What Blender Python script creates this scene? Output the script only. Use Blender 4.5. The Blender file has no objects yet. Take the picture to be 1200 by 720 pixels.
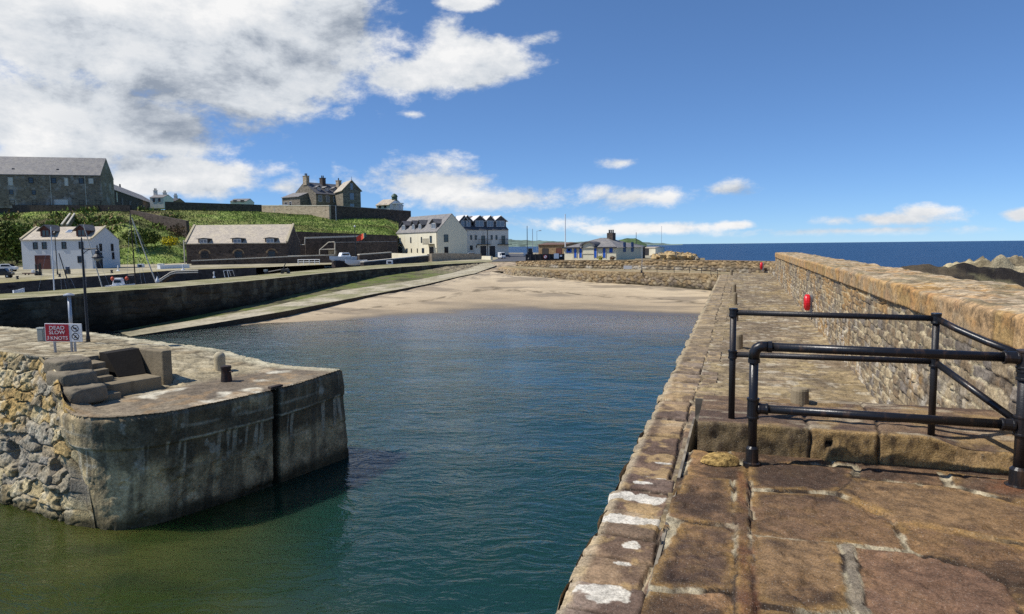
import bpy, bmesh, math, random
import numpy as np
from mathutils import Vector, Matrix
random.seed(5)
SC = bpy.context.scene
COL = SC.collection
# ------------------------------------------------------------------ camera
F_PX = 800.0                      # focal length in photo pixels (1200 wide) = 24 mm on a 36 mm sensor
CAMZ = 4.1                        # eye height above the water
TH = math.atan(266 / F_PX)        # camera yaw to the left of the pier axis (+Y)
PITCH = math.radians(5.13)
ROLL = 0.0103
FH = Vector((-math.sin(TH), math.cos(TH), 0))
RH = Vector((math.cos(TH), math.sin(TH), 0))
FW = Vector((FH.x * math.cos(PITCH), FH.y * math.cos(PITCH), -math.sin(PITCH)))
UP0 = RH.cross(FW)
RT = RH * math.cos(ROLL) - UP0 * math.sin(ROLL)
UP = UP0 * math.cos(ROLL) + RH * math.sin(ROLL)
CAM = Vector((0, 0, CAMZ))
cam_d = bpy.data.cameras.new('camera'); cam_d.lens = 24; cam_d.sensor_width = 36
cam_d.clip_start = 0.05; cam_d.clip_end = 60000
cam = bpy.data.objects.new('camera', cam_d); COL.objects.link(cam)
cam.matrix_world = Matrix(((RT.x, UP.x, -FW.x, 0), (RT.y, UP.y, -FW.y, 0), (RT.z, UP.z, -FW.z, CAMZ), (0, 0, 0, 1)))
SC.camera = cam

def ray(x, y): return FW * F_PX + RT * (x - 600) - UP * (y - 360)
def P(x, y, z):
    """point of height z seen at photo pixel (x, y)"""
    r = ray(x, y); return CAM + r * ((z - CAMZ) / r.z)
def D(x, y, d):
    """point at horizontal depth d seen at photo pixel (x, y)"""
    r = ray(x, y); return CAM + r * (d / r.dot(FH))
def depth(p): return (Vector(p) - CAM).dot(FH)
def G(x, d, z):
    """ground point of height z and depth d in pixel column x"""
    y = 288
    for _ in range(6):
        p = D(x, y, d); y += (p.z - z) * F_PX / d
    return D(x, y, d)

# ------------------------------------------------------------------ light
SUN_EL = math.radians(53)
SUN_TO = Vector((-0.90, -0.43, 0)).normalized()        # horizontal direction towards the sun
sun_vec = SUN_TO * math.cos(SUN_EL) + Vector((0, 0, math.sin(SUN_EL)))
ld = bpy.data.lights.new('sun', 'SUN'); ld.energy = 4.7; ld.angle = math.radians(0.53); ld.color = (1, 0.955, 0.88)
sun = bpy.data.objects.new('sun', ld); COL.objects.link(sun)
sun.rotation_euler = (-sun_vec).to_track_quat('-Z', 'Y').to_euler()
SC.view_settings.view_transform = 'Standard'; SC.view_settings.look = 'None'
SC.view_settings.exposure = 0.0; SC.view_settings.gamma = 1.0
SC.view_settings.use_curve_mapping = False
try:
    SC.cycles.max_bounces = 6; SC.cycles.use_denoising = False
    SC.cycles.sample_clamp_indirect = 4; SC.cycles.sample_clamp_direct = 3.0
except Exception: pass

class NT:
    """tiny helper to write node trees"""
    def __init__(s, tree): s.t = tree; s.n = tree.nodes; s.l = tree.links
    def node(s, kind, **kw):
        n = s.n.new(kind)
        for k, v in kw.items(): setattr(n, k, v)
        return n
    def put(s, sock, v):
        if hasattr(v, 'is_output') or isinstance(v, bpy.types.NodeSocket): s.l.new(v, sock)
        elif v is not None:
            if sock.type == 'RGBA' and len(v) == 3: v = (*v, 1)
            sock.default_value = v
    def m(s, op, a, b=None, c=None, clamp=False):
        n = s.node('ShaderNodeMath', operation=op, use_clamp=clamp)
        s.put(n.inputs[0], a); s.put(n.inputs[1], b); s.put(n.inputs[2], c); return n.outputs[0]
    def v(s, op, a, b=None):
        n = s.node('ShaderNodeVectorMath', operation=op); s.put(n.inputs[0], a)
        if b is not None: s.put(n.inputs[1], b)
        return n.outputs['Value'] if op in ('DOT_PRODUCT', 'LENGTH') else n.outputs[0]
    def mix(s, fac, a, b, mode='MIX'):
        n = s.node('ShaderNodeMix', data_type='RGBA', blend_type=mode); s.put(n.inputs['Factor'], fac)
        s.put(n.inputs[6], a); s.put(n.inputs[7], b); return n.outputs[2]
    def step(s, a, b, x):
        n = s.node('ShaderNodeMapRange', interpolation_type='SMOOTHSTEP'); s.put(n.inputs[0], x)
        n.inputs[1].default_value = a; n.inputs[2].default_value = b; return n.outputs[0]
    def noise(s, vec, scale, detail=4, rough=0.55, dist=0.0):
        n = s.node('ShaderNodeTexNoise'); s.put(n.inputs['Vector'], vec); n.inputs['Scale'].default_value = scale
        n.inputs['Detail'].default_value = detail; n.inputs['Roughness'].default_value = rough; n.inputs['Distortion'].default_value = dist
        return n.outputs[0]
    def xyz(s, x, y, z):
        n = s.node('ShaderNodeCombineXYZ'); s.put(n.inputs[0], x); s.put(n.inputs[1], y); s.put(n.inputs[2], z); return n.outputs[0]

SKY_STRENGTH = 0.14
w = bpy.data.worlds.new('World'); SC.world = w; w.use_nodes = True
w.node_tree.nodes.clear(); T = NT(w.node_tree)
sky = T.node('ShaderNodeTexSky', sky_type='NISHITA'); sky.sun_disc = False
sky.sun_elevation = SUN_EL; sky.sun_rotation = math.atan2(SUN_TO.x, SUN_TO.y)
sky.altitude = 0; sky.air_density = 0.6; sky.dust_density = 0.0; sky.ozone_density = 6.0
dirv = T.node('ShaderNodeTexCoord').outputs['Generated']
fx = T.v('DOT_PRODUCT', dirv, tuple(FH)); rx = T.v('DOT_PRODUCT', dirv, tuple(RH)); dz = T.v('DOT_PRODUCT', dirv, (0, 0, 1))
az = T.m('ARCTAN2', rx, fx); el = T.m('ARCSINE', dz)
def azel(x, y):
    r = ray(x, y).normalized(); return math.atan2(r.dot(RH), r.dot(FH)), math.asin(r.z)
# clouds of the day: (pixel centre, half size, weight, softness)
CLOUDS = [(330, 62, 170, 85, 1.12), (160, 150, 200, 60, 1.0), (120, 30, 330, 120, 1.15), (60, 130, 250, 90, 1.05), (250, 105, 190, 60, 1.0), (390, 30, 90, 75, .95), (560, 76, 105, 44, 1.0), (470, 92, 90, 38, .92), (520, 40, 36, 30, .7),
          (630, 45, 55, 20, .62), (545, 2, 45, 14, .8), (220, 208, 150, 38, 1.05), (60, 190, 130, 48, 1.0), (330, 220, 90, 26, .80), (490, 216, 130, 44, .88), (610, 232, 150, 30, .80), (560, 262, 200, 18, .74), (740, 230, 170, 24, .78), (726, 191, 52, 13, .78), (850, 222, 70, 16, .66),
          (482, 134, 30, 9, .62), (1030, 257, 165, 14, .84), (1080, 249, 65, 14, .80), (860, 264, 40, 9, .72), (1200, 252, 40, 12, .85), (760, 268, 160, 11, .68), (1000, 271, 260, 10, .70), (400, 128, 40, 20, .55), (1060, 195, 30, 5, .35)]
mask = None
for (cx, cy, sx, sy, wt) in CLOUDS:
    a0, e0 = azel(cx, cy); a1, _ = azel(cx + sx, cy); _, e1 = azel(cx, cy - sy)
    u = T.m('DIVIDE', T.m('SUBTRACT', az, a0), abs(a1 - a0)); v_ = T.m('DIVIDE', T.m('SUBTRACT', el, e0), abs(e1 - e0))
    r2 = T.m('ADD', T.m('MULTIPLY', u, u), T.m('MULTIPLY', v_, v_))
    g = T.m('MULTIPLY', T.m('SUBTRACT', 1.0, T.m('MULTIPLY', T.m('SQRT', r2), 0.72)), wt)
    mask = g if mask is None else T.m('MAXIMUM', mask, g)
mask = T.m('MAXIMUM', mask, -0.6)
def cloud_noise(da, de):
    vec = T.xyz(T.m('MULTIPLY', T.m('ADD', az, da), 1.0), T.m('MULTIPLY', T.m('ADD', el, de), 1.75), 0.37)
    a = T.noise(vec, 7.0, 13, 0.65, 0.12); b = T.noise(vec, 2.6, 3, 0.5, 0.0)
    return T.m('ADD', T.m('MULTIPLY', a, 1.55), T.m('MULTIPLY', b, 0.55))
n0 = cloud_noise(0, 0); n1 = cloud_noise(-0.018, 0.030)
dens = T.m('SUBTRACT', T.m('ADD', mask, n0), 1.42)
alpha = T.step(0.0, 0.32, dens)
alpha = T.m('MULTIPLY', alpha, T.step(0.0, 0.02, el))
lit = T.m('ADD', 0.70, T.m('MULTIPLY', T.m('SUBTRACT', n0, n1), 1.45), clamp=True)
GREY = [(235, 148, 140, 30, 1.35), (170, 60, 120, 40, .45), (240, 150, 170, 30, .95), (330, 88, 120, 50, .75), (150, 120, 150, 40, .5), (180, 186, 110, 20, .6), (400, 35, 70, 60, .5), (60, 70, 90, 40, .25), (860, 224, 50, 14, .7), (700, 240, 140, 10, .4), (480, 245, 120, 16, .3), (1010, 268, 120, 7, .5)]
gm = None
for (cx, cy, sx, sy, wt) in GREY:
    a0, e0 = azel(cx, cy); a1, _ = azel(cx + sx, cy); _, e1 = azel(cx, cy - sy)
    u = T.m('DIVIDE', T.m('SUBTRACT', az, a0), abs(a1 - a0)); v_ = T.m('DIVIDE', T.m('SUBTRACT', el, e0), abs(e1 - e0))
    r2 = T.m('ADD', T.m('MULTIPLY', u, u), T.m('MULTIPLY', v_, v_))
    g = T.m('MULTIPLY', T.m('SUBTRACT', 1.0, T.m('MULTIPLY', r2, 0.8), clamp=True), wt)
    gm = g if gm is None else T.m('MAXIMUM', gm, g)
lit = T.m('SUBTRACT', lit, T.m('MULTIPLY', gm, T.m('MULTIPLY', n0, 0.50)), clamp=True)
cc = T.node('ShaderNodeValToRGB'); T.put(cc.inputs[0], lit)
e_ = cc.color_ramp.elements
e_[0].position = 0.0; e_[0].color = (.30, .35, .43, 1); e_[1].position = 1.0; e_[1].color = (.93, .93, .93, 1)
m_ = cc.color_ramp.elements.new(.45); m_.color = (.66, .70, .75, 1)
ccol = T.v('SCALE', cc.outputs[0]); ccol.node.inputs['Scale'].default_value = 1.0 / SKY_STRENGTH
hs = T.node('ShaderNodeHueSaturation'); hs.inputs['Saturation'].default_value = 1.0; hs.inputs['Value'].default_value = 1.0
T.put(hs.inputs['Color'], sky.outputs[0])
gm_ = T.node('ShaderNodeGamma'); T.put(gm_.inputs[0], hs.outputs[0]); gm_.inputs[1].default_value = .76
skyc = T.mix(1.0, gm_.outputs[0], (.84, 1.12, 1.43), 'MULTIPLY')
bg = T.node('ShaderNodeBackground'); bg.inputs[1].default_value = SKY_STRENGTH
T.put(bg.inputs[0], T.mix(alpha, skyc, ccol))
T.l.new(bg.outputs[0], T.node('ShaderNodeOutputWorld').inputs[0])

# ------------------------------------------------------------------ numeric noise
def _h(ix, iy, seed=0):
    ix = np.asarray(ix).astype(np.int64).astype(np.uint32); iy = np.asarray(iy).astype(np.int64).astype(np.uint32)
    h = ix * np.uint32(374761393) + iy * np.uint32(668265263) + np.uint32((seed * 1274126177 + 97) & 0xffffffff)
    h = (h ^ (h >> np.uint32(13))) * np.uint32(1274126177); h = (h ^ (h >> np.uint32(16))) * np.uint32(2246822519)
    h = h ^ (h >> np.uint32(15))
    return h.astype(np.float64) / 4294967296.0
def vn(x, y, seed=0):
    x = np.asarray(x, float); y = np.asarray(y, float)
    i = np.floor(x); j = np.floor(y); fx_ = x - i; fy_ = y - j
    fx_ = fx_ * fx_ * (3 - 2 * fx_); fy_ = fy_ * fy_ * (3 - 2 * fy_)
    a = _h(i, j, seed); b = _h(i + 1, j, seed); c = _h(i, j + 1, seed); d = _h(i + 1, j + 1, seed)
    return (a + (b - a) * fx_) * (1 - fy_) + (c + (d - c) * fx_) * fy_
def fbm(x, y, o=4, seed=0, g=.5):
    s = 0; a = 1; t = 0
    for k in range(o):
        s = s + a * vn(np.asarray(x) * 2 ** k + 17.3 * k, np.asarray(y) * 2 ** k + 9.1 * k, seed + k); t += a; a *= g
    return s / t
def sst(a, b, x):
    t = np.clip((np.asarray(x, float) - a) / (b - a), 0, 1); return t * t * (3 - 2 * t)
def lerp(a, b, t): return a + (b - a) * t
def cmix(a, b, t):
    a = np.asarray(a, float); b = np.asarray(b, float); return a + (b - a) * np.asarray(t)[..., None]
def rgb(r, g, b):
    return tuple(((c / 255) / 12.92 if c / 255 <= .04045 else ((c / 255 + .055) / 1.055) ** 2.4) for c in (r, g, b))
def pal(r, cols):
    cols = np.asarray(cols, float); k = np.clip((r * len(cols)).astype(int), 0, len(cols) - 1); return cols[k]
def masonry(s, t, w, h, seed=0, warp=.25):
    s = np.asarray(s, float); t = np.asarray(t, float)
    t2 = t + warp * h * (fbm(s / w * .9, t / h * .9, 2, seed + 50) - .5) * 2
    s2 = s + warp * w * .6 * (fbm(s / w * 1.7, t / h * 1.7, 2, seed + 60) - .5) * 2
    r = np.floor(t2 / h); sc = .75 + .6 * _h(r, 0 * r, seed + 3)
    x = (s2 / w) * sc + 50 * _h(r, 0 * r + 1, seed + 4); k = np.floor(x)
    bd = lambda q: q + (_h(q, r, seed + 5) - .5) * .7
    k = np.where(x < bd(k), k - 1, k); k = np.where(x > bd(k + 1), k + 1, k)
    ds = np.minimum(x - bd(k), bd(k + 1) - x) * w / sc
    ft = t2 / h - r; d = np.minimum(ds, np.minimum(ft, 1 - ft) * h)
    return _h(k, r, seed + 8), _h(k, r, seed + 9), d
def voro(s, t, w, h, seed=0, jit=.85):
    x = np.asarray(s, float) / w; y = np.asarray(t, float) / h
    i = np.floor(x); j = np.floor(y); f1 = np.full(x.shape, 9.); f2 = np.full(x.shape, 9.); ci = np.zeros(x.shape); cj = np.zeros(x.shape)
    for di in (-1, 0, 1):
        for dj in (-1, 0, 1):
            a = i + di; b = j + dj
            px = a + .5 + (_h(a, b, seed) - .5) * jit + .5 * (np.mod(b, 2)); py = b + .5 + (_h(a, b, seed + 1) - .5) * jit
            d = np.maximum(np.abs(px - .25 - x), np.abs(py - y)) * .5 + np.hypot(px - .25 - x, py - y) * .5
            new1 = d < f1
            f2 = np.where(new1, f1, np.minimum(f2, d)); ci = np.where(new1, a, ci); cj = np.where(new1, b, cj); f1 = np.where(new1, d, f1)
    return _h(ci, cj, seed + 2), _h(ci, cj, seed + 3), (f2 - f1) * min(w, h) * .5

def voro4(s, t, w, h, seed=0, jit=.85, cheb=.5):
    """like voro, plus the offset from the stone's centre (for tilted faces)"""
    x = np.asarray(s, float) / w; y = np.asarray(t, float) / h
    i = np.floor(x); j = np.floor(y); f1 = np.full(x.shape, 9.); f2 = np.full(x.shape, 9.); ci = np.zeros(x.shape); cj = np.zeros(x.shape); lx = np.zeros(x.shape); ly = np.zeros(x.shape)
    for di in (-1, 0, 1):
        for dj in (-1, 0, 1):
            a = i + di; b = j + dj
            px = a + .25 + (_h(a, b, seed) - .5) * jit + .5 * (np.mod(b, 2)); py = b + .5 + (_h(a, b, seed + 1) - .5) * jit
            ex = x - px; ey = y - py; d = np.maximum(np.abs(ex), np.abs(ey)) * cheb + np.hypot(ex, ey) * (1 - cheb); n = d < f1
            f2 = np.where(n, f1, np.minimum(f2, d)); ci = np.where(n, a, ci); cj = np.where(n, b, cj); lx = np.where(n, ex, lx); ly = np.where(n, ey, ly); f1 = np.where(n, d, f1)
    r, r2 = _h(ci, cj, seed + 2), _h(ci, cj, seed + 3)
    tilt = lx * (_h(ci, cj, seed + 5) - .5) * 2 + ly * (_h(ci, cj, seed + 6) - .5) * 2
    return r, r2, (f2 - f1) * min(w, h) * .5, tilt

# ------------------------------------------------------------------ object helpers
def props(o, label=None, cat=None, group=None, kind=None):
    if label: o['label'] = label
    if cat: o['category'] = cat
    if group: o['group'] = group
    if kind: o['kind'] = kind
    return o
def thing(name, label, cat, loc=(0, 0, 0), rz=0.0, group=None):
    o = bpy.data.objects.new(name, None); COL.objects.link(o); o.location = loc; o.rotation_euler = (0, 0, rz); o.empty_display_size = .2
    return props(o, label, cat, group, 'thing')
def mesh_obj(name, me, mat, parent):
    o = bpy.data.objects.new(name, me); COL.objects.link(o)
    if mat: me.materials.append(mat)
    if parent: o.parent = parent
    return o
class MB:
    """collects faces for ONE mesh object"""
    def __init__(s): s.v = []; s.f = []
    def quad(s, *pts): i = len(s.v); s.v += [tuple(p) for p in pts]; s.f.append(tuple(range(i, i + len(pts)))); return s
    def box(s, x0, x1, y0, y1, z0, z1, top=0.0):
        i = len(s.v); t = top
        s.v += [(x0, y0, z0), (x1, y0, z0), (x1, y1, z0), (x0, y1, z0), (x0 + t, y0 + t, z1), (x1 - t, y0 + t, z1), (x1 - t, y1 - t, z1), (x0 + t, y1 - t, z1)]
        s.f += [tuple(i + k for k in q) for q in ((0, 3, 2, 1), (4, 5, 6, 7), (0, 1, 5, 4), (1, 2, 6, 5), (2, 3, 7, 6), (3, 0, 4, 7))]; return s
    def obox(s, o, ex, ey, ez):
        """box from a corner and three edge vectors"""
        o, ex, ey, ez = map(Vector, (o, ex, ey, ez)); i = len(s.v)
        s.v += [tuple(p) for p in (o, o + ex, o + ex + ey, o + ey, o + ez, o + ex + ez, o + ex + ey + ez, o + ey + ez)]
        s.f += [tuple(i + k for k in q) for q in ((0, 3, 2, 1), (4, 5, 6, 7), (0, 1, 5, 4), (1, 2, 6, 5), (2, 3, 7, 6), (3, 0, 4, 7))]; return s
    def prism(s, poly, a, b, axis='z'):
        n = len(poly); i = len(s.v)
        mk = {'z': lambda p, c: (p[0], p[1], c), 'y': lambda p, c: (p[0], c, p[1]), 'x': lambda p, c: (c, p[0], p[1])}[axis]
        s.v += [mk(p, a) for p in poly] + [mk(p, b) for p in poly]
        s.f.append(tuple(i + k for k in reversed(range(n)))); s.f.append(tuple(i + n + k for k in range(n)))
        for k in range(n): s.f.append((i + k, i + (k + 1) % n, i + n + (k + 1) % n, i + n + k))
        return s
    def tube(s, p0, p1, r0, r1=None, n=10, cap=True):
        r1 = r0 if r1 is None else r1; p0 = Vector(p0); p1 = Vector(p1); d = (p1 - p0).normalized()
        a = d.orthogonal().normalized(); b = d.cross(a); i = len(s.v)
        for p, r in ((p0, r0), (p1, r1)):
            for k in range(n):
                t = 2 * math.pi * k / n; s.v.append(tuple(p + (a * math.cos(t) + b * math.sin(t)) * r))
        for k in range(n): s.f.append((i + k, i + (k + 1) % n, i + n + (k + 1) % n, i + n + k))
        if cap: s.f.append(tuple(i + k for k in reversed(range(n)))); s.f.append(tuple(i + n + k for k in range(n)))
        return s
    def path(s, pts, r, n=10):
        pts = [Vector(p) for p in pts]; i0 = len(s.v); prev = None
        for q, p in enumerate(pts):
            d = ((pts[q + 1] - p) if q + 1 < len(pts) else (p - pts[q - 1])); 
            if 0 < q < len(pts) - 1: d = (pts[q + 1] - p).normalized() + (p - pts[q - 1]).normalized()
            d.normalize(); a = d.orthogonal().normalized() if prev is None else (prev - d * prev.dot(d)).normalized(); prev = a; b = d.cross(a)
            rr = r[q] if isinstance(r, (list, tuple)) else r
            for k in range(n): t = 2 * math.pi * k / n; s.v.append(tuple(p + (a * math.cos(t) + b * math.sin(t)) * rr))
        for q in range(len(pts) - 1):
            for k in range(n): s.f.append((i0 + q * n + k, i0 + q * n + (k + 1) % n, i0 + (q + 1) * n + (k + 1) % n, i0 + (q + 1) * n + k))
        s.f.append(tuple(i0 + k for k in reversed(range(n)))); e = i0 + (len(pts) - 1) * n; s.f.append(tuple(e + k for k in range(n))); return s
    def lathe(s, prof, c=(0, 0, 0), n=16):
        i = len(s.v); cx, cy, cz = c
        for r, z in prof:
            for k in range(n): t = 2 * math.pi * k / n; s.v.append((cx + r * math.cos(t), cy + r * math.sin(t), cz + z))
        for q in range(len(prof) - 1):
            for k in range(n): s.f.append((i + q * n + k, i + q * n + (k + 1) % n, i + (q + 1) * n + (k + 1) % n, i + (q + 1) * n + k))
        s.f.append(tuple(i + k for k in reversed(range(n)))); e = i + (len(prof) - 1) * n; s.f.append(tuple(e + k for k in range(n))); return s
    def ball(s, c, r, n=10, m=6, sq=(1, 1, 1)):
        c = Vector(c); i = len(s.v)
        for a in range(m + 1):
            ph = math.pi * a / m
            for k in range(n):
                t = 2 * math.pi * k / n; s.v.append((c.x + r * sq[0] * math.sin(ph) * math.cos(t), c.y + r * sq[1] * math.sin(ph) * math.sin(t), c.z + r * sq[2] * math.cos(ph)))
        for a in range(m):
            for k in range(n): s.f.append((i + a * n + k, i + (a + 1) * n + k, i + (a + 1) * n + (k + 1) % n, i + a * n + (k + 1) % n))
        return s
    def build(s, name, mat, parent=None, bevel=0, smooth=False, col=None, world=False):
        me = bpy.data.meshes.new(name); off = Vector(parent.location) if (parent and world) else Vector((0, 0, 0))
        me.from_pydata([tuple(Vector(p) - off) for p in s.v] if world else s.v, [], s.f); me.update()
        if smooth: me.polygons.foreach_set('use_smooth', [True] * len(me.polygons))
        if col is not None:
            at = me.color_attributes.new('Col', 'FLOAT_COLOR', 'POINT'); c = np.ones((len(s.v), 4)); c[:, :3] = col; at.data.foreach_set('color', c.ravel())
        o = mesh_obj(name, me, mat, parent)
        if bevel:
            b = o.modifiers.new('bevel', 'BEVEL'); b.width = bevel; b.segments = 2; b.limit_method = 'ANGLE'
        return o
def gridmesh(name, XYZ, col, mat, parent=None, smooth=True, keep=None, flip=False):
    """one mesh from a regular grid of world points (n, m, 3) with colours (n, m, 3 or 4)"""
    n, m = XYZ.shape[:2]; off = np.array(parent.location if parent else (0, 0, 0), float)
    me = bpy.data.meshes.new(name); idx = np.arange(n * m).reshape(n, m)
    q = np.stack([idx[:-1, :-1], idx[1:, :-1], idx[1:, 1:], idx[:-1, 1:]], -1)
    if flip: q = q[..., ::-1]
    q = q.reshape(-1, 4)
    if keep is not None: q = q[keep[q].all(1)] if keep.ndim == 1 else q[keep.ravel()[q].all(1)]
    vv = (XYZ - off).reshape(-1, 3)
    me.vertices.add(n * m); me.vertices.foreach_set('co', vv.ravel())
    me.loops.add(q.size); me.loops.foreach_set('vertex_index', q.ravel().astype(np.int32))
    me.polygons.add(len(q)); me.polygons.foreach_set('loop_start', np.arange(0, q.size, 4, dtype=np.int32)); 
    me.update(calc_edges=True)
    me.polygons.foreach_set('use_smooth', np.full(len(q), smooth))
    at = me.color_attributes.new('Col', 'FLOAT_COLOR', 'POINT'); c = np.ones((n * m, 4)); c[:, :col.shape[-1]] = col.reshape(n * m, -1)
    at.data.foreach_set('color', c.ravel())
    return mesh_obj(name, me, mat, parent)
def A3(v): return np.array(tuple(v), float)

# ------------------------------------------------------------------ materials
def new_mat(name):
    m = bpy.data.materials.new(name); m.use_nodes = True; t = NT(m.node_tree)
    b = m.node_tree.nodes['Principled BSDF']; return m, t, b
def bump(t, b, h, strength=.4, dist=.02):
    n = t.node('ShaderNodeBump'); n.inputs['Strength'].default_value = strength; n.inputs['Distance'].default_value = dist
    t.put(n.inputs['Height'], h); t.l.new(n.outputs[0], b.inputs['Normal'])
def vcol(name, rough=.85, fine=60, amp=.5, bstr=.35, bdist=.006, spec=.3, speck=0.0):
    """stone whose tint comes from the painted stones of the mesh, with fine grain on top"""
    m, t, b = new_mat(name); c = t.node('ShaderNodeAttribute', attribute_name='Col'); co = t.node('ShaderNodeTexCoord').outputs['Object']
    n1 = t.noise(co, fine, 5, .7); n2 = t.noise(co, fine * .17, 5, .65)
    s1 = t.step(.34, .66, n1); s2 = t.step(.34, .66, n2)
    k = t.m('ADD', 1 - amp, t.m('MULTIPLY', t.m('ADD', t.m('MULTIPLY', s1, .55), t.m('MULTIPLY', s2, .45)), 2 * amp))
    colr = t.mix(1.0, c.outputs['Color'], t.xyz(k, k, k), 'MULTIPLY')
    if speck:
        sp = t.step(.62, .70, t.noise(co, fine * 1.7, 2, .5)); colr = t.mix(t.m('MULTIPLY', sp, speck), colr, (.55, .5, .42))
        sd = t.step(.62, .70, t.noise(co, fine * 1.1, 3, .5)); colr = t.mix(t.m('MULTIPLY', sd, speck * 1.5), colr, (.02, .018, .015))
    t.put(b.inputs['Base Color'], colr); t.put(b.inputs['Roughness'], t.m('MULTIPLY', c.outputs['Alpha'], rough)); b.inputs['Specular IOR Level'].default_value = spec
    bump(t, b, n1, bstr, bdist); return m
def plain(name, col, rough=.6, var=.15, scale=8, metal=0, bstr=0, spec=.5, streak=None):
    m, t, b = new_mat(name); co = t.node('ShaderNodeTexCoord').outputs['Object']
    n = t.noise(co, scale, 5, .6); k = t.m('ADD', 1 - var, t.m('MULTIPLY', n, 2 * var))
    c = t.mix(1.0, col, t.xyz(k, k, k), 'MULTIPLY')
    if streak:
        s_ = t.step(.52, .68, t.noise(t.v('MULTIPLY', co, (1, 1, .18)), scale * .7, 5, .6)); c = t.mix(t.m('MULTIPLY', s_, streak[1]), c, streak[0])
    t.put(b.inputs['Base Color'], c); b.inputs['Roughness'].default_value = rough; b.inputs['Metallic'].default_value = metal; b.inputs['Specular IOR Level'].default_value = spec
    if bstr: bump(t, b, t.noise(co, scale * 4, 4, .6), bstr, .01)
    return m
def stonework(name, cols, mortar, w=.4, h=.2, rough=.9, stain=None):
    """coursed rubble for distant walls; object coordinates in metres"""
    m, t, b = new_mat(name); co = t.node('ShaderNodeTexCoord').outputs['Object']
    sep = t.node('ShaderNodeSeparateXYZ'); t.put(sep.inputs[0], co)
    vec = t.xyz(t.m('DIVIDE', t.m('ADD', sep.outputs[0], sep.outputs[1]), w), t.m('DIVIDE', sep.outputs[2], h), 0)
    v1 = t.node('ShaderNodeTexVoronoi'); t.put(v1.inputs['Vector'], vec); v1.inputs['Scale'].default_value = 1; v1.inputs['Randomness'].default_value = .7
    v2 = t.node('ShaderNodeTexVoronoi', feature='DISTANCE_TO_EDGE'); t.put(v2.inputs['Vector'], vec); v2.inputs['Scale'].default_value = 1; v2.inputs['Randomness'].default_value = .7
    r = t.node('ShaderNodeValToRGB'); sp = t.node('ShaderNodeSeparateColor'); t.put(sp.inputs[0], v1.outputs['Color']); t.put(r.inputs[0], sp.outputs[0])
    r.color_ramp.elements[0].color = (*cols[0], 1); r.color_ramp.elements[1].color = (*cols[-1], 1)
    for q, c in enumerate(cols[1:-1]): e = r.color_ramp.elements.new((q + 1) / (len(cols) - 1)); e.color = (*c, 1)
    c = t.mix(t.step(.10, .03, v2.outputs['Distance']), r.outputs[0], mortar)
    n = t.noise(co, 1.3, 6, .65); k = t.m('ADD', .55, t.m('MULTIPLY', n, .9)); c = t.mix(1.0, c, t.xyz(k, k, k), 'MULTIPLY')
    if stain: c = t.mix(t.m('MULTIPLY', t.step(.5, .66, t.noise(co, .45, 6, .62)), stain[1]), c, stain[0])
    t.put(b.inputs['Base Color'], c); b.inputs['Roughness'].default_value = rough; b.inputs['Specular IOR Level'].default_value = .2
    bump(t, b, v2.outputs['Distance'], .5, .05); return m
def slate(name, c1, c2, lichen, la=.4, w=.35, h=.25):
    m, t, b = new_mat(name); co = t.node('ShaderNodeTexCoord').outputs['Object']
    sep = t.node('ShaderNodeSeparateXYZ'); t.put(sep.inputs[0], co)
    br = t.node('ShaderNodeTexBrick'); t.put(br.inputs['Vector'], t.xyz(sep.outputs[0], t.m('ADD', sep.outputs[1], sep.outputs[2]), 0))
    br.inputs['Color1'].default_value = (*c1, 1); br.inputs['Color2'].default_value = (*c2, 1); br.inputs['Mortar'].default_value = (*[x * .5 for x in c1], 1)
    br.inputs['Scale'].default_value = 1; br.inputs['Brick Width'].default_value = w; br.inputs['Row Height'].default_value = h; br.inputs['Mortar Size'].default_value = .012; br.inputs['Bias'].default_value = 0
    n = t.noise(co, .9, 7, .7); c = t.mix(t.m('MULTIPLY', t.step(.42, .62, n), la), br.outputs[0], lichen)
    n2 = t.noise(co, 5, 4, .6); k = t.m('ADD', .7, t.m('MULTIPLY', n2, .6)); c = t.mix(1.0, c, t.xyz(k, k, k), 'MULTIPLY')
    t.put(b.inputs['Base Color'], c); b.inputs['Roughness'].default_value = .7; bump(t, b, br.outputs['Fac'], -.4, .02); return m
M = {}
M['stone'] = vcol('weathered_stone', .9, 40, .50, .8, .010, .25, .25)
M['slab'] = vcol('slab_stone', .88, 75, .52, 1.0, .008, .25, .34)
M['rubble'] = vcol('rubble_stone', .92, 26, .45, .9, .03, .2, .12)
M['concrete'] = vcol('old_concrete', .9, 26, .50, .8, .016, .25, .16)
M['farstone'] = vcol('far_stone', .92, 5, .38, .6, .05, .2)
M['sand'] = vcol('beach_sand', .95, 7, .10, .25, .02, .35)
M['grass'] = vcol('grass_blades', .9, 3, .3, 0, .01, .2)
M['black_iron'] = plain('black_painted_pipe', (.012, .012, .014), .32, .4, 18, 0, .12, .45, ((.080, .046, .028), .6))
M['iron_worn'] = plain('worn_black_iron', (.016, .015, .016), .45, .5, 24, 0, .25, .45, ((.09, .05, .03), .5))
M['dark_iron'] = plain('dark_iron', (.02, .02, .022), .5, .3, 20)
M['steel'] = plain('galvanised_steel', (.42, .44, .46), .45, .15, 12, .6)
M['white_paint'] = plain('white_paint', (.80, .80, .78), .5, .08, 3)
M['grey_plastic'] = plain('grey_box', (.30, .33, .31), .6, .2, 9)
M['red_sign'] = plain('red_sign_face', rgb(176, 30, 45), .45, .08, 5)
M['red_plastic'] = plain('red_plastic', rgb(214, 24, 40), .4, .1, 6)
M['orange'] = plain('orange_buoy', rgb(222, 96, 62), .5, .1, 6)
M['glass'] = plain('dark_glass', (.012, .015, .02), .08, .3, 2, 0, 0, .8)
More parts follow.
